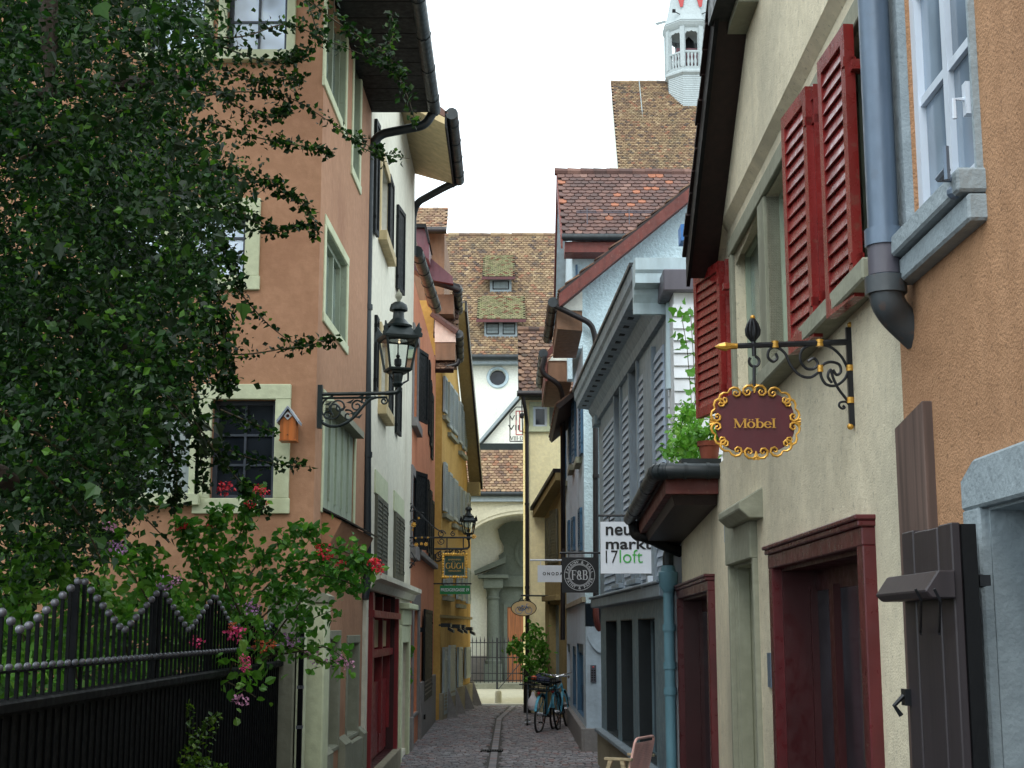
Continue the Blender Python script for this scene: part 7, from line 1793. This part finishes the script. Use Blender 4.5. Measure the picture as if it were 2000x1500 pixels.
for i in range(108000):
    px, py, y_ = RT.choice(cl); d = abs(RT.gauss(0, 1))
    q = at(px+RT.gauss(0, 32), py+RT.gauss(0, 32), y_+RT.gauss(0, .25))
    if RT.random() < .975: crown.add(q, RT.choice((.017, .023, .029, .035, .046))*RT.uniform(.85, 1.15), .7, 0, .3, RT)
    else: ivy.add(q, RT.uniform(.05, .085), .5, 1, .7, RT)
for i in range(14000):
    px, py, y_ = RT.choice(cl)
    if px < edge(py)-70: crown.add(at(px+RT.gauss(0, 45), py+RT.gauss(0, 45), RT.uniform(8.6, 9.9)), RT.uniform(.05, .085), .7, 0, .3, RT)
# long arching twigs with small leaves against the orange wall and the sky
SPR = [([(250, 260), (350, 205), (450, 180), (560, 190), (640, 235), (720, 285), (748, 296)], 6.8, 7.4, 170), ([(360, 70), (470, 72), (560, 48), (640, 80), (720, 112), (795, 150)], 6.6, 7.4, 150),
       ([(560, -40), (640, 30), (700, 70), (745, 100), (770, 60), (760, 20)], 7.0, 7.3, 110), ([(400, 235), (500, 268), (590, 285), (650, 300)], 6.8, 7.2, 120), ([(380, 320), (450, 345), (530, 360), (590, 395), (612, 440), (615, 465)], 6.6, 7.2, 170),
       ([(400, 400), (470, 420), (540, 452), (590, 440)], 6.6, 7.0, 120), ([(400, 690), (480, 692), (560, 680), (610, 672), (656, 661)], 6.9, 7.2, 70), ([(440, 540), (480, 585), (520, 630), (570, 668), (600, 672)], 6.8, 7.2, 55),
       ([(320, 750), (390, 840), (460, 885), (540, 906), (606, 912)], 6.6, 7.2, 75), ([(430, 600), (440, 680), (452, 755)], 6.7, 6.9, 110), ([(420, 470), (450, 510), (470, 560)], 6.7, 6.9, 90), ([(430, 90), (520, 120), (580, 110), (610, 90)], 6.8, 7.1, 120),
       ([(430, 130), (500, 160), (560, 150), (590, 150)], 6.8, 7.1, 90), ([(600, 0), (620, 60), (640, 90)], 7.2, 7.3, 40), ([(655, -20), (652, 20), (662, 34)], 7.2, 7.3, 26), ([(300, 700), (420, 880), (520, 1000)], 6.5, 6.9, 120), ([(430, 800), (500, 830), (545, 850)], 6.7, 6.9, 45),
       ([(700, 285), (735, 300), (800, 310)], 7.4, 7.5, 26), ([(560, 150), (575, 170), (580, 150)], 7.1, 7.2, 26), ([(740, 90), (770, 130), (800, 200), (810, 240)], 7.3, 7.4, 60), ([(380, 140), (450, 200), (520, 230), (560, 215)], 6.8, 7.1, 110)]
for P, a, b, n in SPR: spray(crown, P, a, b, int(n*2.2), .036, 0, 11, twig, .005, rnd=RT)
for P in ([(415, 540), (418, 620), (408, 690), (412, 720)], [(400, 500), (404, 580), (398, 660)], [(425, 560), (436, 640), (440, 720), (434, 770)], [(330, 860), (345, 930), (340, 990)], [(385, 820), (392, 900), (400, 960)]): spray(crown, P, 6.7, 6.8, 190, .036, 0, 12, twig, .005, rnd=RT)
for P, a, b in (([(40, 310), (190, 240), (320, 180), (450, 185)], 5.8, 6.6), ([(0, 800), (120, 880), (250, 980), (330, 1060)], 5.6, 6.4), ([(200, 560), (300, 740), (420, 880)], 6.0, 6.6), ([(60, 900), (150, 1000), (200, 1100)], 5.5, 6.0)):
    spray(ivy, P, a, b, 30, .055, 1, 14, twig, .008, rnd=RT)
crown.build('foliage', m_leaf_dark, tree, kind='stuff'); ivy.build('ivy', m_leaf_ivy, tree, kind='stuff'); twig.build('twigs', m_stem, tree, kind='stuff')
# ---- climbing rose and pink flowering shrub behind the fence
rose = thing('rose_bush', 'climbing rose with red flowers reaching over the gateposts', 'rose bush', tuple(Vector((-2.3, 10.6, 0))))
RR = random.Random(21); L = Leaves(); st = MB()
RP = [([(420, 1300), (440, 1150), (470, 1040), (500, 960)], 9.6, 9.4, 190), ([(430, 1300), (500, 1170), (570, 1110), (640, 1090), (735, 1110)], 9.8, 10.2, 230), ([(400, 1290), (400, 1150), (380, 1060), (350, 1020)], 9.4, 9.0, 190), ([(500, 1300), (545, 1230), (600, 1160), (650, 1110), (690, 1140)], 10.2, 10.4, 150),
      ([(440, 1240), (490, 1120), (560, 1050), (620, 1040)], 9.6, 9.9, 140), ([(380, 1260), (320, 1140), (260, 1090), (200, 1080)], 9.2, 8.6, 210), ([(470, 1200), (420, 1080), (430, 1000)], 9.4, 9.2, 140), ([(520, 1290), (560, 1260), (600, 1215), (655, 1190)], 10.3, 10.4, 46), ([(530, 1280), (600, 1270), (640, 1265), (690, 1300)], 10.3, 10.4, 36), ([(600, 1120), (660, 1130), (705, 1150)], 10.1, 10.3, 60), ([(640, 1065), (690, 1085), (730, 1120)], 10.0, 10.2, 50), ([(470, 1240), (540, 1180), (560, 1150)], 9.8, 10.0, 60)]
for P, a, b, n in RP: spray(L, P, a, b, int(n*2.1), .06, 2, 20, st, .008, rnd=RR)
L.build('foliage', m_leaf_rose, rose, kind='stuff'); st.build('stems', m_stem, rose, kind='stuff')
for px, py, r, y_ in ((440, 955, 15, 9.3), (500, 957, 12, 9.3), (515, 962, 10, 9.3), (488, 985, 9, 9.3), (518, 985, 7, 9.3), (632, 1074, 13, 10.0), (640, 1086, 10, 10), (622, 1066, 8, 10.0), (666, 1104, 9, 10.1), (736, 1103, 13, 10.1), (724, 1098, 9, 10.1), (741, 1116, 8, 10.1), (363, 1029, 8, 9), (349, 1034, 7, 9), (409, 1030, 6, 9.2)):
    flower_head(rose, at(px, py, y_), 1.3*r*y_/2800, m_fl_red, 'flower', 38, petal=.55*r*y_/2800, rnd=RR)
pk_ = thing('flowering_shrub', 'garden shrub with pink and lilac flower clusters hanging through the black fence', 'shrub', (-2.5, 9.0, 0))
L = Leaves(); st = MB()
for P, a, b, n in (([(300, 1330), (300, 1200), (230, 1080), (215, 1040)], 8.8, 8.2, 170), ([(330, 1320), (340, 1220), (330, 1150)], 9, 8.8, 150), ([(150, 1330), (140, 1200), (110, 1100), (60, 1060)], 7.6, 7.2, 200), ([(60, 1330), (40, 1200), (30, 1100)], 7.0, 6.9, 180), ([(430, 1320), (470, 1250), (480, 1200)], 9.6, 9.6, 80), ([(440, 1330), (470, 1270), (480, 1310)], 9.0, 8.7, 24), ([(500, 1300), (560, 1262), (620, 1290), (665, 1300)], 10.2, 10.4, 30), ([(250, 1320), (240, 1230), (180, 1150)], 8.3, 8, 170), ([(400, 1310), (480, 1350), (500, 1362)], 9, 8.8, 10), ([(370, 1300), (380, 1230), (390, 1200)], 9.2, 9.2, 80)):
    spray(L, P, a, b, int(n*1.8), .07, 2, 30, st, .007, rnd=RR)
L.build('foliage', m_leaf_lt, pk_, kind='stuff'); st.build('stems', m_stem, pk_, kind='stuff')
for px, py, r, y_, mt in ((215, 1028, 14, 8.1, m_fl_pink), (232, 1070, 14, 8.1, m_fl_lilac), (205, 1062, 8, 8.1, m_fl_lilac), (322, 1138, 14, 8.7, m_fl_lilac), (344, 1134, 9, 8.7, m_fl_pink), (492, 1190, 12, 9.5, m_fl_lilac), (500, 1180, 9, 9.5, m_fl_pink), (455, 1180, 8, 9.4, m_fl_lilac), (463, 1238, 16, 8.9, m_fl_hot), (456, 1225, 9, 8.9, m_fl_orange), (480, 1290, 10, 8.6, m_fl_hot), (479, 1305, 8, 8.6, m_fl_hot), (382, 1255, 12, 8.2, m_fl_hot), (565, 1253, 15, 10.3, m_fl_lilac), (612, 1275, 12, 10.4, m_fl_pink), (620, 1292, 9, 10.4, m_fl_lilac), (655, 1292, 14, 10.4, m_fl_pink), (678, 1297, 11, 10.4, m_fl_pink), (470, 1369, 12, 8.7, m_fl_pink), (508, 1262, 13, 9.9, m_fl_orange), (530, 1258, 9, 9.9, m_fl_orange)):
    flower_head(pk_, at(px, py, y_), 1.45*r*y_/2800, mt, 'flower', 40, petal=.55*r*y_/2800, rnd=RR)
# ---- hedge and blossom deeper in the garden
hd = thing('hedge', 'bright green garden hedge with pale blossom behind the black fence', 'hedge', (-4.0, 10, 0))
L = Leaves(); bl = Leaves(); RH = random.Random(9)
for i in range(24000):
    q = Vector((RH.uniform(-7, -2.2), RH.uniform(8.0, 11.9), RH.uniform(.2, 2.0)+.25*math.sin(i*.37)))
    L.add(q, RH.uniform(.05, .1), .6, 2, .1, RH)
for i in range(30):
    c = Vector((RH.uniform(-5.5, -2.6), RH.uniform(8.4, 9.8), RH.uniform(1.2, 2.2)))
    for k in range(14): bl.add(c+Vector((RH.gauss(0, .06), RH.gauss(0, .06), RH.gauss(0, .05))), .06, .8, 2, 0, RH)
m = MB()
for i in range(14): x = -2.6-i*.4; m.tube([(x, 10, 0), (x+RH.uniform(-.2, .2), 10, 1.4)], .02, 5)
m.build('stems', m_stem, hd, kind='stuff'); L.build('foliage', m_leaf_hedge, hd, kind='stuff'); bl.build('blossom', paint('cream_petal', srgb(214, 214, 160), .6, .2, bump=0), hd, kind='stuff')
sheet('garden_soil', [(-9, 2), (-1.95, 2), (-1.95, 12.2), (-9, 12.2)], .01, m_ground)
# ---- fern in front of the fence
fr = thing('fern', 'yellow green fern growing at the foot of the black fence panel', 'fern', (-1.55, 7.9, 0)); RF = random.Random(4)
for tipx, tipy, bx_, by_ in ((425, 1390, 340, 1640), (250, 1430, 330, 1640), (300, 1420, 335, 1640), (400, 1480, 345, 1640), (440, 1500, 350, 1640), (370, 1365, 340, 1640), (330, 1480, 335, 1640), (240, 1500, 325, 1640)):
    y_ = RF.uniform(7.6, 8.1); b_ = at(bx_, by_, 7.9); t_ = at(tipx, tipy, y_-.1); mid = (b_+t_)/2+Vector((0, 0, .22)); P = bez(b_, b_.lerp(mid, .7), mid, t_, 16)
    L = Leaves(); mS = MB(); mS.tube(P, .003, 4)
    for i in range(4, 16):
        d = (P[i+1]-P[i]).normalized() if i < 16 else D; sd_ = d.cross(D).normalized(); w_ = .12*(1-(i-4)/13)+.02
        for sg in (1, -1):
            for k in range(1, 7): 
                q = P[i]+sd_*sg*w_*k/6+D*(-.02*(k/6)**2); L.add(q, .04*(1.2-k/8), 1.6, 0, 0, RF)
    o = mS.build('frond', m_fern, fr); L.build('leaflets', m_fern, o, kind='stuff')
# ---- plants on the canopy
def mass(name, label, cat_, poly, y0, y1, n, size, kind, mat, rs, base, clumps=40, sp=10, objs=0):
    t = thing(name, label, cat_, tuple(base)); rn = random.Random(rs); L = Leaves(); C = []
    xs = [p[0] for p in poly]; ys = [p[1] for p in poly]
    while len(C) < clumps:
        px, py = rn.uniform(min(xs), max(xs)), rn.uniform(min(ys), max(ys))
        if in_poly(px, py, poly): C.append((px, py, rn.uniform(y0, y1)))
    for i in range(n):
        px, py, y = rn.choice(C); L.add(at(px+rn.gauss(0, sp), py+rn.gauss(0, sp), y+rn.gauss(0, .03)), size*rn.uniform(.6, 1.2), .7, kind, .3, rn)
    st = MB()
    for px, py, y in C[::4]:
        e = at(px, py, y); st.tube([Vector(base), Vector(base).lerp(e, .5)+Vector((rn.uniform(-.03, .03), 0, .06)), e], .004, 4)
    L.build('foliage', mat, t, kind='stuff'); st.build('stems', m_stem, t, kind='stuff')
    return t
cb_ = at(1340, 900, 10.9)
mass('canopy_plant', 'bushy bright green plant growing in the corner on top of the small canopy', 'plant', [(1302, 905), (1312, 850), (1330, 800), (1346, 765), (1362, 790), (1378, 840), (1392, 860), (1390, 905)], 10.3, 11.4, 900, .06, 2, m_leaf_lt, 3, cb_, 60, 9)
vt_ = thing('climbing_vine', 'light green vine with lobed leaves hanging against the white clapboards beside the red shutter', 'vine', tuple(at(1345, 880, 11.6))); rn = random.Random(8)
for i, (px, py) in enumerate(((1312, 600), (1325, 606), (1337, 595), (1350, 603), (1318, 626), (1334, 615), (1348, 622), (1320, 650), (1340, 640), (1354, 648), (1328, 668), (1345, 664), (1357, 672), (1330, 684), (1350, 690), (1338, 700), (1357, 708), (1346, 722), (1358, 730), (1350, 745), (1356, 756), (1342, 676), (1332, 652), (1346, 606), (1322, 615), (1352, 632), (1360, 690), (1350, 770), (1356, 785), (1346, 795))):
    L = Leaves(); L.add(at(px, py, 11.4+rn.uniform(-.15, .15)), .085*rn.uniform(.7, 1.1), .4, 1, .6, rn); L.build('leaf', m_leaf_lt, vt_)
m = MB()
for P in ([(1352, 900), (1350, 780), (1342, 680), (1330, 610)], [(1354, 900), (1358, 760), (1352, 660), (1348, 600)]): m.tube([at(x, y, 11.45) for x, y in P], .004, 4)
m.build('stems', m_stem, vt_, kind='stuff')
pc = at(1386, 905, 10.15); pt = thing('flower_pot', 'terracotta flower pot with trailing plant on the canopy beside the red shutter', 'flower pot', tuple(pc))
m = MB(); m.lathe([(.055, 0), (.075, .12), (.085, .121), (.088, .155), (.075, .155), (.07, .14)], pc, 16); m.build('pot', m_terra, pt, smooth=True)
L = Leaves(); rn = random.Random(31)
for i in range(120): L.add(pc+Vector((rn.gauss(-.02, .06), rn.gauss(0, .06), .17+abs(rn.gauss(0, .05)))), .05, .7, 2, .4, rn)
L.build('foliage', m_leaf_lt, pt, kind='stuff')
tr = at(1368, 908, 10.05); m = MB(); m.box(tr.x-.14, tr.x+.14, 10.0, 10.2, tr.z-.01, tr.z+.04); o = m.build('plant_tray', m_zinc); tag(o, 'shallow grey metal plant tray at the near edge of the canopy', 'tray')
# ---- shrub at the end of the lane, small climbers by the white house
mass('lane_shrub', 'leafy green shrub growing between the pale yellow house and the bicycles', 'shrub', [(1038, 1214), (1058, 1225), (1067, 1290), (1067, 1330), (1035, 1330), (1022, 1300), (994, 1268), (990, 1244), (1012, 1238)], 31.4, 32.2, 800, .11, 2, m_leaf_lt, 5, gnd(1050, 1400)*1.0, 60, 5)
mass('small_climber', 'upper tuft of leaves at the foot of the white house corner', 'plant', [(793, 1258), (799, 1258), (801, 1290), (795, 1290)], 22.9, 23.1, 40, .1, 2, m_leaf_rose, 6, at(797, 1290, 23), 8, 3)
mass('small_climber', 'lower tuft of leaves at the foot of the white house corner', 'plant', [(793, 1310), (799, 1310), (802, 1338), (795, 1338)], 22.9, 23.1, 40, .1, 2, m_leaf_rose, 7, at(797, 1338, 23), 8, 3)
